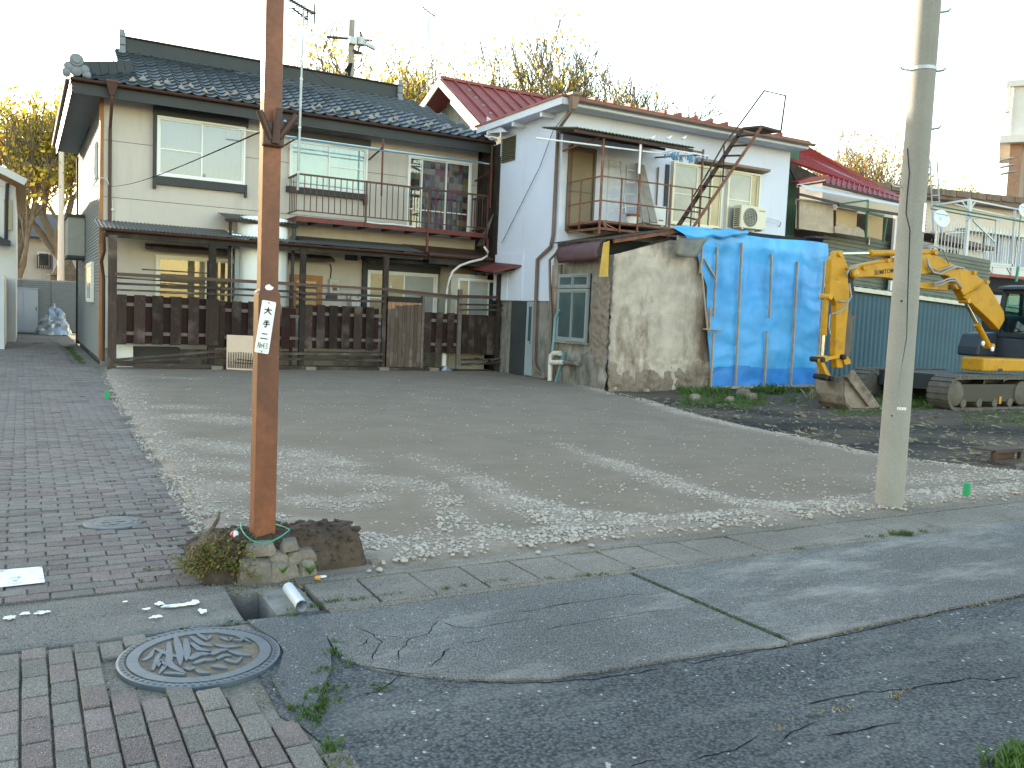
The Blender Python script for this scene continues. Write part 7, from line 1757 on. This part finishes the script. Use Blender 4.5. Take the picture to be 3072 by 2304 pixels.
# white balcony frame
wf = empty('balcony_frame', (28.5, 19, 3.0), 'white-painted steel balcony frame above the excavator boom, right of the concrete pole', 'balcony frame')
b = MB(); W_ = 18.6
def wb_(p, q, r_=.05, y=W_, y2=None): b.bar(on_y(*p, y), on_y(*q, y2 or y), r_)
wb_((2910, 600), (2890, 812), .11); wb_((2790, 618), (2910, 599), .07, 20.4, W_); wb_((2910, 600), (3072, 632), .05); wb_((2910, 625), (3072, 660), .045); wb_((2865, 612), (2900, 622), .03); wb_((3045, 632), (3032, 830), .07); wb_((2988, 660), (2984, 790), .045); wb_((2918, 660), (2986, 728), .05); wb_((2885, 604), (2905, 630), .04); wb_((2925, 606), (2908, 632), .04); wb_((2862, 661), (2940, 655), .04); wb_((3005, 655), (2990, 672), .04)
wb_((2790, 700), (2912, 690), .035, 20.2, W_)
wb_((2815, 780), (3040, 796), .07); wb_((2825, 786), (3085, 806), .06); wb_((2815, 783), (2940, 786), .03)
for p, q in (((2922, 788), (2920, 818)), ((2980, 793), (2976, 826)), ((3035, 800), (3030, 824)), ((2866, 784), (2884, 800)), ((2920, 790), (2900, 806)), ((2960, 792), (2977, 822)), ((3018, 797), (3032, 822))): wb_(p, q, .045)
b.build('frame', 'frame_white', wf)
bme2 = MB().box(-.011, .011, -.011, .011, 0, 1.25).mesh('baluster', 'frame_white')
for px in range(2800, 3050, 10):
    q = on_y(px, 780+(px-2800)*.07, W_); piece('baluster', bme2, wf, (q.x, W_, q.z))
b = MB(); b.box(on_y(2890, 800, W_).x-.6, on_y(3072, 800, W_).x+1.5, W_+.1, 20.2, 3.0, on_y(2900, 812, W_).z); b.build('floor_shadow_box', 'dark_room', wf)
b = MB(); b.bar(on_y(2905, 820, W_-.2), on_y(3085, 836, W_-.2), .10); b.build('red_edge', 'red_roof', wf)
b = MB(); b.tube([on_y(2800, 616, 18.3), on_y(3085, 668, 18.3)], .03, 7); b.tube([on_y(2792, 626, 18.4), on_y(2988, 661, 18.4)], .022, 7); b.build_each('clothes_bar', 'teal_roof', wf)
q0, q1 = on_y(3055, 800, 18.2), on_y(3048, 845, 18.2); b = MB(); b.tube([q0, q1], .05, 8); b.build('green_pipe', 'hose_green', wf)
def dish(px, py, r_, y, lab):
    q = on_y(px, py, y); e = empty('satellite_dish', q, lab, 'satellite dish', 'satellite dishes')
    b = MB(); d = (V3(0, -1, .25)+V3(-.25, 0, 0)).normalized(); u = d.orthogonal().normalized(); v = d.cross(u)
    n = 24; rs = (0, .4, .75, 1); V = []
    for k in rs: V += [q+(u*math.cos(t)+v*math.sin(t))*r_*k+d*(.16*r_*k*k) for t in (2*math.pi*i/n for i in range(n))]
    b.add(V, [(i+n*k, (i+1) % n+n*k, (i+1) % n+n*k+n, i+n*k+n) for k in range(3) for i in range(n)]); o = b.build('reflector', 'dish', e, smooth=True); m_ = o.modifiers.new('thick', 'SOLIDIFY'); m_.thickness = .012
    b = MB(); b.tube([q-v*r_*.9, q+d*r_*.95-v*r_*.1], .012, 5); b.bar(q+d*r_*.9-v*r_*.1, q+d*r_*1.1, .05); b.build('feed_arm', 'galv', e)
    b = MB(); b.tube([q-d*.05, q-d*.12+V3(0, 0, -.1), q-d*.12+V3(0, 0, -1.4)], .03, 7); b.build('mast', 'galv', e)
dish(2822, 657, .30, 18.0, 'white satellite dish just right of the concrete pole'); dish(3072, 634, .27, 18.2, 'white satellite dish cut off by the right edge of the photo')
ladder('roof_ladder', on_y(2800, 700, 20.2), on_y(2790, 480, 21.4), on_y(2823, 700, 20.2), on_y(2811, 480, 21.4), 11, 'galv', 'grey metal ladder standing up past the rusty flat roof behind the concrete pole', None, .05)
# tall sunlit building at the right edge, its long side turned to the street
tl_ = on_y(3034, 262, 45); z2 = on_y(3025, 412, 45).z
tbd = empty('tall_building', (tl_.x, 45, 0), 'tall pale sunlit building with brick pier at the right edge of the photo', 'building')
sd = sight(3034, 400); sd = V3(sd.x, sd.y, 0).normalized(); fd = V3(sd.y, -sd.x, 0)
def foot(o, w_, d_, z0, z1):
    A = V3(tl_.x, tl_.y, 0)+fd*o+ZU*z0; return [A, A+fd*w_, A+fd*w_+sd*d_, A+sd*d_], (0, 0, z1-z0)
def tblock(name, m, o, w_, d_, z0, z1, back=0):
    p, h = foot(o, w_, d_, z0, z1); p = [q+sd*back for q in p]; MB().prism(p, h).build(name, m, tbd)
tblock('upper_wall', 'white_far', 0, 12, 9, z2, tl_.z); tblock('lower_wall', 'cream_far', .6, 11, 8, 0, z2-.6, .5); tblock('brick_pier', 'brick_far', .3, .9, .45, 0, z2-.6)
tblock('balcony_slab', 'white_far', -.5, 13, 10, z2-.6, z2-.01, -.8); tblock('parapet', 'white_far', -.35, 13, 10, tl_.z+.01, tl_.z+.5, -.3); tblock('roof_tank', 'cream_far', .9, 2.5, 2, tl_.z+.5, tl_.z+2.6, 1)
tblock('window', 'curtain_tan', 2.2, 1.6, .05, z2-5.5, z2-1, .43)
b = MB(); A = V3(tl_.x, tl_.y, 0)+fd*.2-sd*.15; b.tube([A+ZU*(z2+.05), A+ZU*(tl_.z-.1)], .10, 8); A = A+fd*1.5+sd*.5; b.tube([A+ZU*8, A+ZU*(z2-.65)], .10, 8); b.build_each('rain_pipe', 'pvc', tbd)
for k in range(3):
    q = on_y(2998+k*2, 483+k*20, 44.5); MB().bar(q, q+fd*1.0+V3(0, 0, .2), .7, .06).build('louvre', 'galv', tbd)

# red gable between the two houses
gx = 11.0
ap, ft_, bk = on_x(1318, 236, gx), on_x(1443, 376, gx), on_x(1262, 318, gx)
rg = empty('red_gable_house', (gx+2, 23, 0), 'house with dull red ribbed gable roof rising behind the lilac house', 'house')
RX = on_y(1640, 290, ap.y).x
b = MB(); th = V3(0, 0, -.07)
b.prism([ap, ft_, ft_+V3(RX-gx, 0, 0), ap+V3(RX-gx, 0, 0)], th); b.build('roof', 'red_roof_dull', rg)
ro = bpy.data.objects['roof'] if False else None
b = MB()
for k in range(9):
    x = gx+.02+(RX-gx)*k/8.5; d = V3(x-gx, 0, .03); b.bar(ap+d, ft_+d, .05, .06)
b.bar(ap+V3(0, 0, .04), ap+V3(RX-gx, 0, .04), .14, .08); b.build_each('roof_rib', 'red_roof_dull', rg)
bk2 = ap+(bk-ap)*2.2
b = MB(); b.prism([ap, bk2, bk2+V3(RX-gx, 0, 0), ap+V3(RX-gx, 0, 0)], th); b.build('rear_roof', 'red_roof_dull', rg)
b = MB(); b.bar(ap+V3(-.02, 0, -.12), bk2+V3(-.02, 0, -.12), .04, .24); b.bar(ap+V3(-.02, 0, -.10), ap.lerp(ft_, .35)+V3(-.02, 0, -.10), .04, .20); b.build('verge_board', 'sunlit_board', rg)
b = MB(); b.bar(ap.lerp(ft_, .35)+V3(-.02, 0, -.14), ft_+V3(-.02, 0, -.14), .05, .30); b.build('verge_flashing', 'red_roof_dull', rg)
b = MB(); n = 12
for k in range(n):
    y0 = ft_.y-.1+(bk2.y-ft_.y)*k/n; y1 = ft_.y-.1+(bk2.y-ft_.y)*(k+1)/n; ym = (y0+y1)/2
    zt = ap.z-abs(ym-ap.y)*((ap.z-ft_.z)/(ap.y-ft_.y) if ym < ap.y else (ap.z-bk.z)/(bk.y-ap.y))-.1
    b.box(gx+.7, gx+.8+.02*(k % 2), y0+.01, y1-.01, 3, max(3.2, zt))
b.build_each('gable_board', 'grey_boards', rg)

# end of the alley
ew = empty('alley_end_wall', (0, 37.5, 0), 'low panelled wall closing the end of the alley', 'wall')
b = MB()
for k in range(22):
    z = .06+k*.086; b.box(-4, 1.9, 37.5, 37.6, z, z+.078)
b.build('panel', 'wall_panel', ew); MB().box(-4, 1.9, 37.48, 37.62, 1.955, 2.01).build('coping', 'galv', ew); MB().box(-4, 1.9, 37.53, 37.58, 0, 1.95).build('backing', 'groove', ew)
for x in (.02, .98, -1.5): MB().box(x-.03, x+.03, 37.46, 37.499, 0, 1.955).build('panel_post', 'wall_panel', ew)
cb_ = empty('white_cabinet', (-.02, 36.9, 0), 'white two-door storage cabinet at the end of the alley', 'cabinet')
MB().box(-.50, .48, 36.88, 37.4, .02, 1.64).build('body', 'cabinet_white', cb_); MB().box(-.53, .51, 36.84, 37.43, 1.64, 1.68).build('top', 'cabinet_white', cb_); MB().box(-.48, .46, 36.9, 37.35, -.05, .02).build('plinth', 'charcoal', cb_)
for s_, m in ((-.49, 0), (.0, 1)):
    dd_ = MB().box(s_+.01, s_+.475, 36.85, 36.878, .06, 1.61).build('door', 'cabinet_white', cb_); hx_ = s_+.06 if m == 0 else s_+.42; MB().box(hx_-.015, hx_+.015, 36.842, 36.849, .85, .98).build('handle', 'charcoal', dd_)
b = MB()
def heap(u, v):
    t = u*2*math.pi; r_ = (1-v)*1.0; x = .98+.62*r_*math.cos(t); y = 36.4+.6*r_*math.sin(t)
    h = (.98*(1-(r_)**2.4))*(1+.35*noise.noise((x*2.6, y*2.6, 3)))*(1.0 if x > .8 else .8)
    return V3(x+.10*noise.noise((x*5, h*5, 1)), y+.10*noise.noise((y*5, h*5, 2)), max(0, h+.10*noise.noise((x*7, y*7, 9))))
b.grid(heap, 40, 16); tag(b.build('covered_heap', 'silver_sheet'), 'heap under crumpled silver sheeting beside the white cabinet', 'heap')

# white house on the left of the alley (its right part is in view; the rest goes on out of the picture)
lh = empty('white_neighbour_house', (-3.2, 30, 0), 'white house with dark eaves at the left edge, across the alley', 'house')
def lx(px, py, y): return on_y(px, py, y)
w1 = lx(47, 650, 30); MB().box(-9, w1.x, 30, 40, 0, lx(40, 560, 30).z).build('wall', 'white_far', lh)
ev = lx(78, 540, 29.6); tp_ = lx(0, 500, 29.6)
b = MB(); sl_ = (tp_.z-ev.z)/(ev.x-tp_.x); X_ = -6.4  # ridge out of view raised to shade the steel pole
b.prism([V3(ev.x, 29.4, ev.z-.16), V3(ev.x, 29.4, ev.z-.02), V3(X_, 29.4, ev.z+sl_*(ev.x-X_)-.02), V3(X_, 29.4, ev.z+sl_*(ev.x-X_)-.2)], (0, 11, 0)); b.prism([V3(X_, 29.4, ev.z+sl_*(ev.x-X_)-.2), V3(X_, 29.4, ev.z+sl_*(ev.x-X_)-.02), V3(-10, 29.4, ev.z), V3(-10, 29.4, ev.z-.16)], (0, 11, 0)); b.build('roof', 'charcoal', lh)
b = MB(); b.bar(V3(ev.x, 29.38, ev.z-.09), V3(X_, 29.38, ev.z+sl_*(ev.x-X_)-.1), .05, .2); b.build('verge_board', 'white_far', lh)
MB().prism([V3(w1.x, 29.95, ev.z-.2), V3(-8.9, 29.95, ev.z-.2), V3(X_, 29.95, ev.z+sl_*(ev.x-X_)-.22)], (0, .08, 0)).build('gable', 'white_far', lh)
a, c = lx(12, 690, 29.97), lx(36, 600, 29.97); MB().box(a.x, c.x, 29.94, 30.0, a.z, c.z).build('window', 'dark_glass', lh)
b = MB(); b.tube([lx(22, 550, 29.9), lx(20, 590, 29.9), lx(18, 720, 29.9)], .05, 7); b.build('downpipe', 'charcoal', lh)
b = MB(); b.prism([lx(-30, 690, 29.3), lx(10, 715, 29.3), lx(32, 722, 29.3), lx(30, 735, 29.3), lx(-30, 730, 29.3)], (0, .7, 0)); b.build('lower_eave', 'charcoal', lh)
b = MB(); b.box(-8, lx(16, 800, 28).x, 26, 29.9, 0, 1.9); b.build('low_wing', 'pale_awning', lh)

# ================================================================== TREES, FAR THINGS
def tree(name, label, base, H, seed, trunk_r, spread, leaves, nleaf, lsize, group, fork=.22, up=.35, stems=1, ltop=0.0, levels=6, thin=.74):
    R = random.Random(seed); e = empty(name, base, label, 'tree', group)
    segs = []; tips = []
    def grow(p, d, L, r, lev):
        n = 3; pts = [p]; rs = [r]
        for k in range(n):
            d = (d+V3(R.gauss(0, .13), R.gauss(0, .13), R.gauss(.03, .08)+up*.10)).normalized(); p = p+d*L/n; pts.append(p); rs.append(max(.024, r*(1-.30*(k+1)/n)))
            if lev >= 3: tips.append((p, lev))
        segs.append((pts, rs, 7 if lev < 2 else (5 if lev < 4 else 3)))
        if lev >= levels: return
        nb = 3 if lev < 4 else R.choice((2, 3, 3))
        for k in range(nb):
            a = R.uniform(0, 6.283); tl = spread*R.uniform(.55, 1.25); o = d.orthogonal().normalized(); o = (Matrix.Rotation(a, 3, d) @ o)
            nd = (d*math.cos(tl)+o*math.sin(tl)+V3(0, 0, up*.35)).normalized()
            st_ = pts[-1] if k == 0 else pts[R.choice((2, 3))]
            grow(st_, nd, L*R.uniform(.62, .86), rs[-1]*R.uniform(.64, .86), lev+1)
    for s_ in range(stems):
        a = R.uniform(0, 6.28); t = 0 if stems == 1 else R.uniform(.12, .3)
        grow(V3(*base)+V3(math.cos(a), math.sin(a), 0)*(0 if stems == 1 else trunk_r), V3(math.cos(a)*t, math.sin(a)*t, 1).normalized(), H*fork, trunk_r/(stems**.4), 0)
    B_ = V3(*base); k_ = H/max(p.z-B_.z for pts, _, _ in segs for p in pts)
    segs = [([B_+(p-B_)*k_ for p in pts], rs, n) for pts, rs, n in segs]; tips = [(B_+(p-B_)*k_, l_) for p, l_ in tips]
    tr = MB()
    for pts, rs, n in segs: tr.tube(pts, rs, n, False)
    tr.build('trunk', 'bark', e, smooth=True)
    V, F, M_ = [], [], []
    lt = [t for t in tips if t[1] >= 4] or tips
    zmax = max(t[0].z for t in lt); zmin = min(t[0].z for t in lt)
    clump = V3(R.uniform(0, 50), 0, 0)
    tries = 0
    while len(F) < nleaf and tries < nleaf*6:
        tries += 1; p, lv_ = R.choice(lt)
        if R.random() > .12+1.5*max(0, .45+noise.noise(p*.35+clump)) : continue
        c = p+V3(R.gauss(0, 1), R.gauss(0, 1), R.gauss(0, 1))*lsize*2.2; s_ = lsize*R.uniform(.5, 1.2)
        n_ = V3(R.gauss(0, 1), R.gauss(0, 1), R.gauss(.3, 1)).normalized(); a1 = n_.orthogonal().normalized()*s_; a2 = n_.cross(a1)*.7; b0 = len(V)
        V += [tuple(c-a1), tuple(c+a2), tuple(c+a1), tuple(c-a2)]; F.append((b0, b0+1, b0+2, b0+3)); M_.append(R.choices(range(3), leaves)[0])
    if F: stuff_mesh('crown', V, F, ['leaf_gold', 'leaf_green', 'leaf_rust'], kind=None, parent=e, midx=M_)
    return e
G1 = 'trees behind the end of the alley'; G2 = 'sparse trees behind the houses'
p = on_y(95, 870, 46); tree('ginkgo_tree', 'golden leafy tree with forked dark trunk beyond the alley end wall', (p.x, 46, .0), on_y(110, 290, 46).z, 11, .30, .50, (6, 3, .4), 4600, .12, G1, .24, .3, 2)
p = on_y(200, 870, 50); tree('ginkgo_tree', 'thick-trunked golden tree beside the corner of the cream house', (p.x+.3, 50, 0), on_y(190, 270, 50).z, 5, .45, .46, (6, 2.2, 1.0), 4000, .13, G1, .26, .3)
p = on_y(40, 870, 56); tree('ginkgo_tree', 'thinly leaved tree with rusty tips behind the white neighbour house', (p.x-.4, 56, 0), on_y(20, 330, 56).z, 21, .36, .5, (2, 1, 3), 2600, .10, G1, .25, .3, 2)
for (px, pyt, y, sd, H, nl, mixv, lab, sp) in (
    (1190, 240, 48, 3, on_y(1160, 60, 48).z, 3600, (4, 1, .4), 'sparse tall tree with yellow leaf tufts behind the right end of the tiled ridge', .40),
    (1345, 240, 55, 8, on_y(1340, 120, 55).z, 1600, (4, 1.2, .5), 'slender sparse tree between the tiled ridge and the red gable', .34),
    (1590, 290, 47, 14, on_y(1570, 150, 47).z, 3000, (3, 2.2, .2), 'bare-limbed tree left of two behind the lilac house roof', .40),
    (1735, 290, 49, 17, on_y(1700, 112, 49).z, 3600, (4, 1.4, .3), 'larger tree with yellow topmost leaves behind the lilac house roof', .40),
    (1850, 300, 52, 19, on_y(1860, 225, 52).z, 350, (2, 1, 1), 'thin leafless saplings right of the larger tree behind the lilac roof', .5)):
    p = on_y(px, pyt, y); tree('sparse_tree', lab, (p.x, y, 0), H, sd, .46, sp*1.12, mixv, int(nl*1.05), .125, G2, .24, .30, 2)
for (px, y, sd, H, nl, lab, mixv) in ((2520, 62, 31, on_y(2510, 400, 62).z, 2000, 'rounded bare brown tree left of the three beside the concrete pole', (1.5, .3, 2.2)), (2610, 60, 37, on_y(2610, 385, 60).z, 2600, 'widest bare brown tree just left of the concrete pole', (1.8, .3, 2)), (2775, 60, 43, on_y(2790, 485, 60).z, 2200, 'small tree with yellow-green leaves just right of the concrete pole', (4, 2, .4))):
    p = on_y(px, 560, y); tree('bare_tree', lab, (p.x, y, 0), H, sd, .5, .60, mixv, int(nl*1.4), .15, 'trees far behind the red-roofed house', .26, .35, 2)
# wooden utility pole with crossarms behind the house
p = on_y(1055, 60, 40); up_ = empty('wooden_pole', (p.x, 40, 0), 'old utility pole with crossarm and fittings above the tiled roof', 'utility pole')
MB().tube([(p.x, 40, 0), (p.x+.02, 40, p.z)], [.2, .14], 12).build('shaft', 'pole_concrete', up_, auto=50)
b = MB(); a, c = on_y(982, 111, 40), on_y(1115, 122, 40.6); b.bar(a, c, .09, .1); a, c = on_y(1060, 158, 40), on_y(1085, 160, 40); b.bar(a, c, .12, .12); b.build('crossarm', 'rust_dark', up_)
b = MB()
for k in range(13):
    q = on_y(990+k*10, 108+k*1.2, 40.1); b.lathe(q, [(.02, 0), (.05, .05), (.03, .14), (.05, .18)], 7)
b.build('insulator', 'dish', up_)
b = MB(); q = on_y(1082, 122, 39.8); b.lathe(q, [(.1, -.25), (.22, -.2), (.22, .12), (.1, .18)], 10); b.bar(on_y(1046, 120, 39.8), on_y(1068, 126, 39.8), .3, .3); q = on_y(1095, 130, 39.8); b.bar(q, q+V3(.5, 0, -.15), .2, .15); b.build('fittings', 'galv', up_)
b = MB(); b.bar(on_y(1080, 95, 39.8), on_y(1088, 118, 39.8), .08); b.tube([on_y(1078, 140, 39.7), on_y(1074, 155, 39.7), on_y(1060, 150, 39.8)], .05, 6); b.build('brackets', 'rust_dark', up_)
b = MB()
for k in range(4): b.tube([on_y(1056-k*2, 190, 39.8), on_y(1050-k*5, 215, 39.8), on_y(1046-k*4, 260, 39.8)], .035, 5)
b.build('down_leads', 'cable', up_)
# concrete pole and houses beyond the alley end
p = on_y(182, 860, 43); pt = on_y(190, 600, 43); e = empty('far_pole', (p.x, 43, 0), 'pale concrete pole behind the alley end wall', 'utility pole'); MB().tube([(p.x, 43, 0), (p.x+.02, 43, 8.2)], [.15, .10], 12).build('shaft', 'cream_far', e, auto=50)
y = 62; a, c = on_y(100, 850, y), on_y(215, 735, y)
hb_ = empty('far_house', (a.x, y, 0), 'small far house with grated window seen between the trunks beyond the alley', 'house')
MB().box(a.x-.6, c.x+3, y, y+7, 0, c.z+.3).build('wall', 'stucco', hb_)
b = MB(); b.prism([V3(a.x-1.3, y-.8, c.z+.2), V3(c.x+3.6, y-.8, c.z+.2), V3(c.x+3.6, y+3.5, c.z+2.0), V3(a.x-1.3, y+3.5, c.z+2)], (0, 0, .12)); b.build('roof', 'ridge_dark', hb_)
w0, w1_ = on_y(112, 800, y), on_y(150, 757, y); b = MB(); b.box(w0.x, w1_.x, y-.06, y, w0.z, w1_.z); w_ = b.build('window', 'sash', hb_)
MB().box(w0.x+.1, w1_.x-.1, y-.08, y-.061, w0.z+.1, w1_.z-.1).build('pane', 'dark_glass', w_); b = MB()
for k in range(7): x = w0.x+(w1_.x-w0.x)*k/6; b.box(x-.03, x+.03, y-.3, y-.25, w0.z-.1, w0.z+.7)
b.box(w0.x, w1_.x, y-.3, y-.25, w0.z+.68, w0.z+.74); b.build('grate', 'charcoal', w_)
b = MB(); b.box(on_y(158, 860, y).x, on_y(178, 860, y).x, y-.9, y-.1, 0, on_y(170, 750, y).z); b.build('porch', 'curtain_pale', hb_)
b = MB(); q = on_y(145, 827, 45); b.prism([q, q+V3(.9, 0, .08), q+V3(.9, .6, .12), q+V3(0, .6, .04)], (0, 0, .03)); b.build('porch_roof', 'charcoal', hb_)
# far white obelisk-like mast, antennas
p = on_y(2512, 490, 70); e = empty('far_mast', (p.x, 70, 0), 'thin white far mast with small box above the red-roofed house', 'mast')
MB().tube([(p.x, 70, 0), (p.x, 70, on_y(2512, 470, 70).z), (p.x+.1, 70, on_y(2520, 405, 70).z)], [.5, .3, .12], 8).build('shaft', 'obelisk', e, auto=50); q = on_y(2524, 400, 70); MB().box(q.x-.25, q.x+.2, 69.8, 70.2, q.z-.4, q.z+.3).build('head', 'obelisk', e)
am = empty('antenna_mast', (on_y(893, 625, 20.1).x, 19.9, 3.4), 'tall thin television antenna mast fixed to the cream house balcony', 'antenna')
q0, q1 = on_y(893, 570, 19.9), on_y(911, 30, 19.9)
MB().tube([q0, q0.lerp(q1, .62)], .03, 8).build('lower_mast', 'galv', am); MB().tube([q0.lerp(q1, .61), q1], .021, 7).build('upper_mast', 'galv', am)
b = MB()
for t in (.1, .35, .62): c = q0.lerp(q1, t); b.lathe(c, [(.028, -.03), (.036, -.02), (.036, .02), (.028, .03)], 8)
b.build('clamps', 'pvc', am)
def yagi(a, c, n, L_, parent, m='charcoal'):
    b = MB(); b.tube([a, c], .022, 5); d = (c-a).normalized(); s_ = d.cross(ZU).normalized()
    for k in range(n): p_ = a.lerp(c, k/(n-1)); b.tube([p_-s_*L_, p_+s_*L_], .012, 4)
    q_ = c; b.tube([q_+V3(0, 0, .22), q_+V3(0, 0, -.22)], .022, 5); b.build('yagi', m, parent)
yagi(on_y(850, -12, 19.4), on_y(943, 42, 20.4), 15, .10, am); yagi(on_y(878, 25, 19.8), on_y(921, 58, 20.2), 5, .12, am)
b = MB()
for t in (.45, .5): c = q0.lerp(q1, .70); b.tube([c, c+V3(-.9, .3, -.1 if t < .5 else -.3)], .004, 4); b.tube([c, c+V3(.9, .5, -.3)], .004, 4)
b.build('guy_wires', 'cable', am)
p = on_y(1288, 270, 33); e = empty('far_antenna', (p.x, 33, 6), 'thin far antenna above the right end of the tiled ridge', 'antenna'); a = on_y(1286, 50, 33); MB().tube([(p.x, 33, 6), a], .028, 5).build('mast', 'galv', e); yagi(on_y(1268, 22, 32.6), on_y(1303, 48, 33.2), 5, .12, e)
# overhead cable from the house corner to the steel pole
c0, c1 = on_y(330, 560, HF-.05), V3(1.11, 4.69, 2.36); pts = [c0.lerp(c1, k/14)+V3(0, 0, -.75*math.sin(math.pi*k/14)*.10) for k in range(15)]
tag(MB().tube(pts, .0042, 5).build('overhead_cable', 'cable'), 'thin dark cable sagging from the cream house corner to the brown pole', 'cable')
b = MB(); b.tube([on_x(275, 562, 1.40), on_x(285, 545, 1.36), on_x(296, 533, 1.38)]+[on_y(312, 534, HF-.1), on_y(322, 542, HF-.1), on_y(329, 560, HF-.06)], .014, 6); tag(b.build('service_cable', 'pvc', smooth=True), 'short white looped service cable round the cream house corner', 'cable')
# small yard things
p = on_z(3020, 1392, -.05); e = empty('rusty_frame', (p.x, p.y, -.05), 'small rusty iron box frame lying on the dirt at the right edge', 'frame')
a, c = on_y(2982, 1388, p.y), on_y(3062, 1352, p.y); b = MB(); ring(b, V3(a.x, p.y, a.z), XU, YN, 0, c.x-a.x, 0, c.z-a.z+.02, .03, -.02, .02); b.box(a.x, c.x, p.y, p.y+.3, c.z, c.z+.02); b.build('frame', 'rust_dark', e); MB().box(a.x+.03, c.x-.03, p.y+.05, p.y+.07, a.z, c.z).build('mesh', 'rust_dark', e)
p0, p1 = on_z(100, 1030, .01), on_z(129, 1029, .01); tag(MB().bar(p0, p1, .05, .03).build('wood_strip', 'gate_burn'), 'short pale wooden strip lying across the far alley bricks', 'wood strip')
V, F = [], []
for _ in range(130): tuft(V, F, 1.10+random.gauss(0, .05), random.uniform(20.9, 27.5), -.01, .06, .05, 6, .8)
for _ in range(40): tuft(V, F, xl(14)+random.gauss(0, .05), random.uniform(12, 19.5), -.01, .03, .04, 5, .8)
stuff_mesh('alley_weeds', V, F, 'grass')
V, F = [], []
def patch_grass(px0, px1, py0, py1, n, h, dens=6, y=None):
    for _ in range(n):
        q = on_z(random.uniform(px0, px1), random.uniform(py0, py1), -.03)
        if q.y < 14.35 or q.x > 16.7: tuft(V, F, q.x, q.y, -.05, h*random.uniform(.5, 1.2), .05, dens, .7)
patch_grass(2030, 2450, 1163, 1180, 420, .15, 9); patch_grass(2040, 2300, 1178, 1215, 260, .10, 8); patch_grass(2030, 2190, 1170, 1185, 160, .16, 9); patch_grass(2030, 2260, 1180, 1225, 150, .09); patch_grass(2270, 2350, 1165, 1182, 90, .20, 10); patch_grass(2180, 2290, 1180, 1200, 70, .1); patch_grass(2350, 2440, 1180, 1210, 40, .08)
patch_grass(2500, 2660, 1220, 1245, 120, .06); patch_grass(2590, 2840, 1180, 1225, 330, .14, 8); patch_grass(2700, 2840, 1195, 1222, 130, .12, 8); patch_grass(2890, 3072, 1235, 1275, 170, .06); patch_grass(2550, 2760, 1190, 1215, 90, .15)
stuff_mesh('yard_grass', V, F, 'grass')
V, F = [], []
for _ in range(1100):
    q = on_z(random.uniform(1900, 3060), random.uniform(1195, 1400), -.03); 
    if q.x < xr(min(q.y, 20))+.15 or q.y > 14.2: continue
    a = random.uniform(0, 6.28); L_ = random.uniform(.03, .16); w_ = .004; dx, dy = math.cos(a)*L_, math.sin(a)*L_; b0 = len(V); zz = -.035+random.uniform(0, .02)
    V += [(q.x-dy*.06, q.y+dx*.06, zz), (q.x+dy*.06, q.y-dx*.06, zz), (q.x+dx+dy*.06, q.y+dy-dx*.06, zz+random.uniform(0, .03)), (q.x+dx-dy*.06, q.y+dy+dx*.06, zz+.01)]; F.append((b0, b0+1, b0+2, b0+3))
for _ in range(120):
    q = on_z(random.uniform(2420, 2700), random.uniform(1168, 1200), -.03); b0 = len(F); 
    if q.y < 14.35: pass
    V2, F2 = [], []; tuft(V2, F2, q.x, min(q.y, 15.4), -.05, .22, .05, 4, .8)
    for f in F2:
        i0 = len(V); V += [V2[j] for j in f]+[V2[f[2]]]; F.append((i0, i0+1, i0+2, i0+3))
stuff_mesh('straw', V, F, 'grass_dry')
for i, (px, py, r_) in enumerate(((2228, 1182, .13), (2255, 1192, .10), (2085, 1195, .09), (2190, 1200, .07))):
    q = on_z(px, py, 0); o = bpy.data.objects.new('yard_stone', rock_mesh(r_, r_*.8, r_*.75, 40+i)); COL.objects.link(o); o.location = (q.x, min(q.y, 14.2), .02); tag(o, ('largest pale stone in the grass below the blue tarpaulin', 'second pale stone touching the largest one below the tarpaulin', 'stone in the grass left of the two pale ones, near the annex corner', 'flat small stone in front of the two pale ones')[i], 'stone', 'stones below the tarpaulin')
print('objects', len(bpy.data.objects), 'tris', sum(len(o.data.polygons) for o in bpy.data.objects if o.type == 'MESH'))
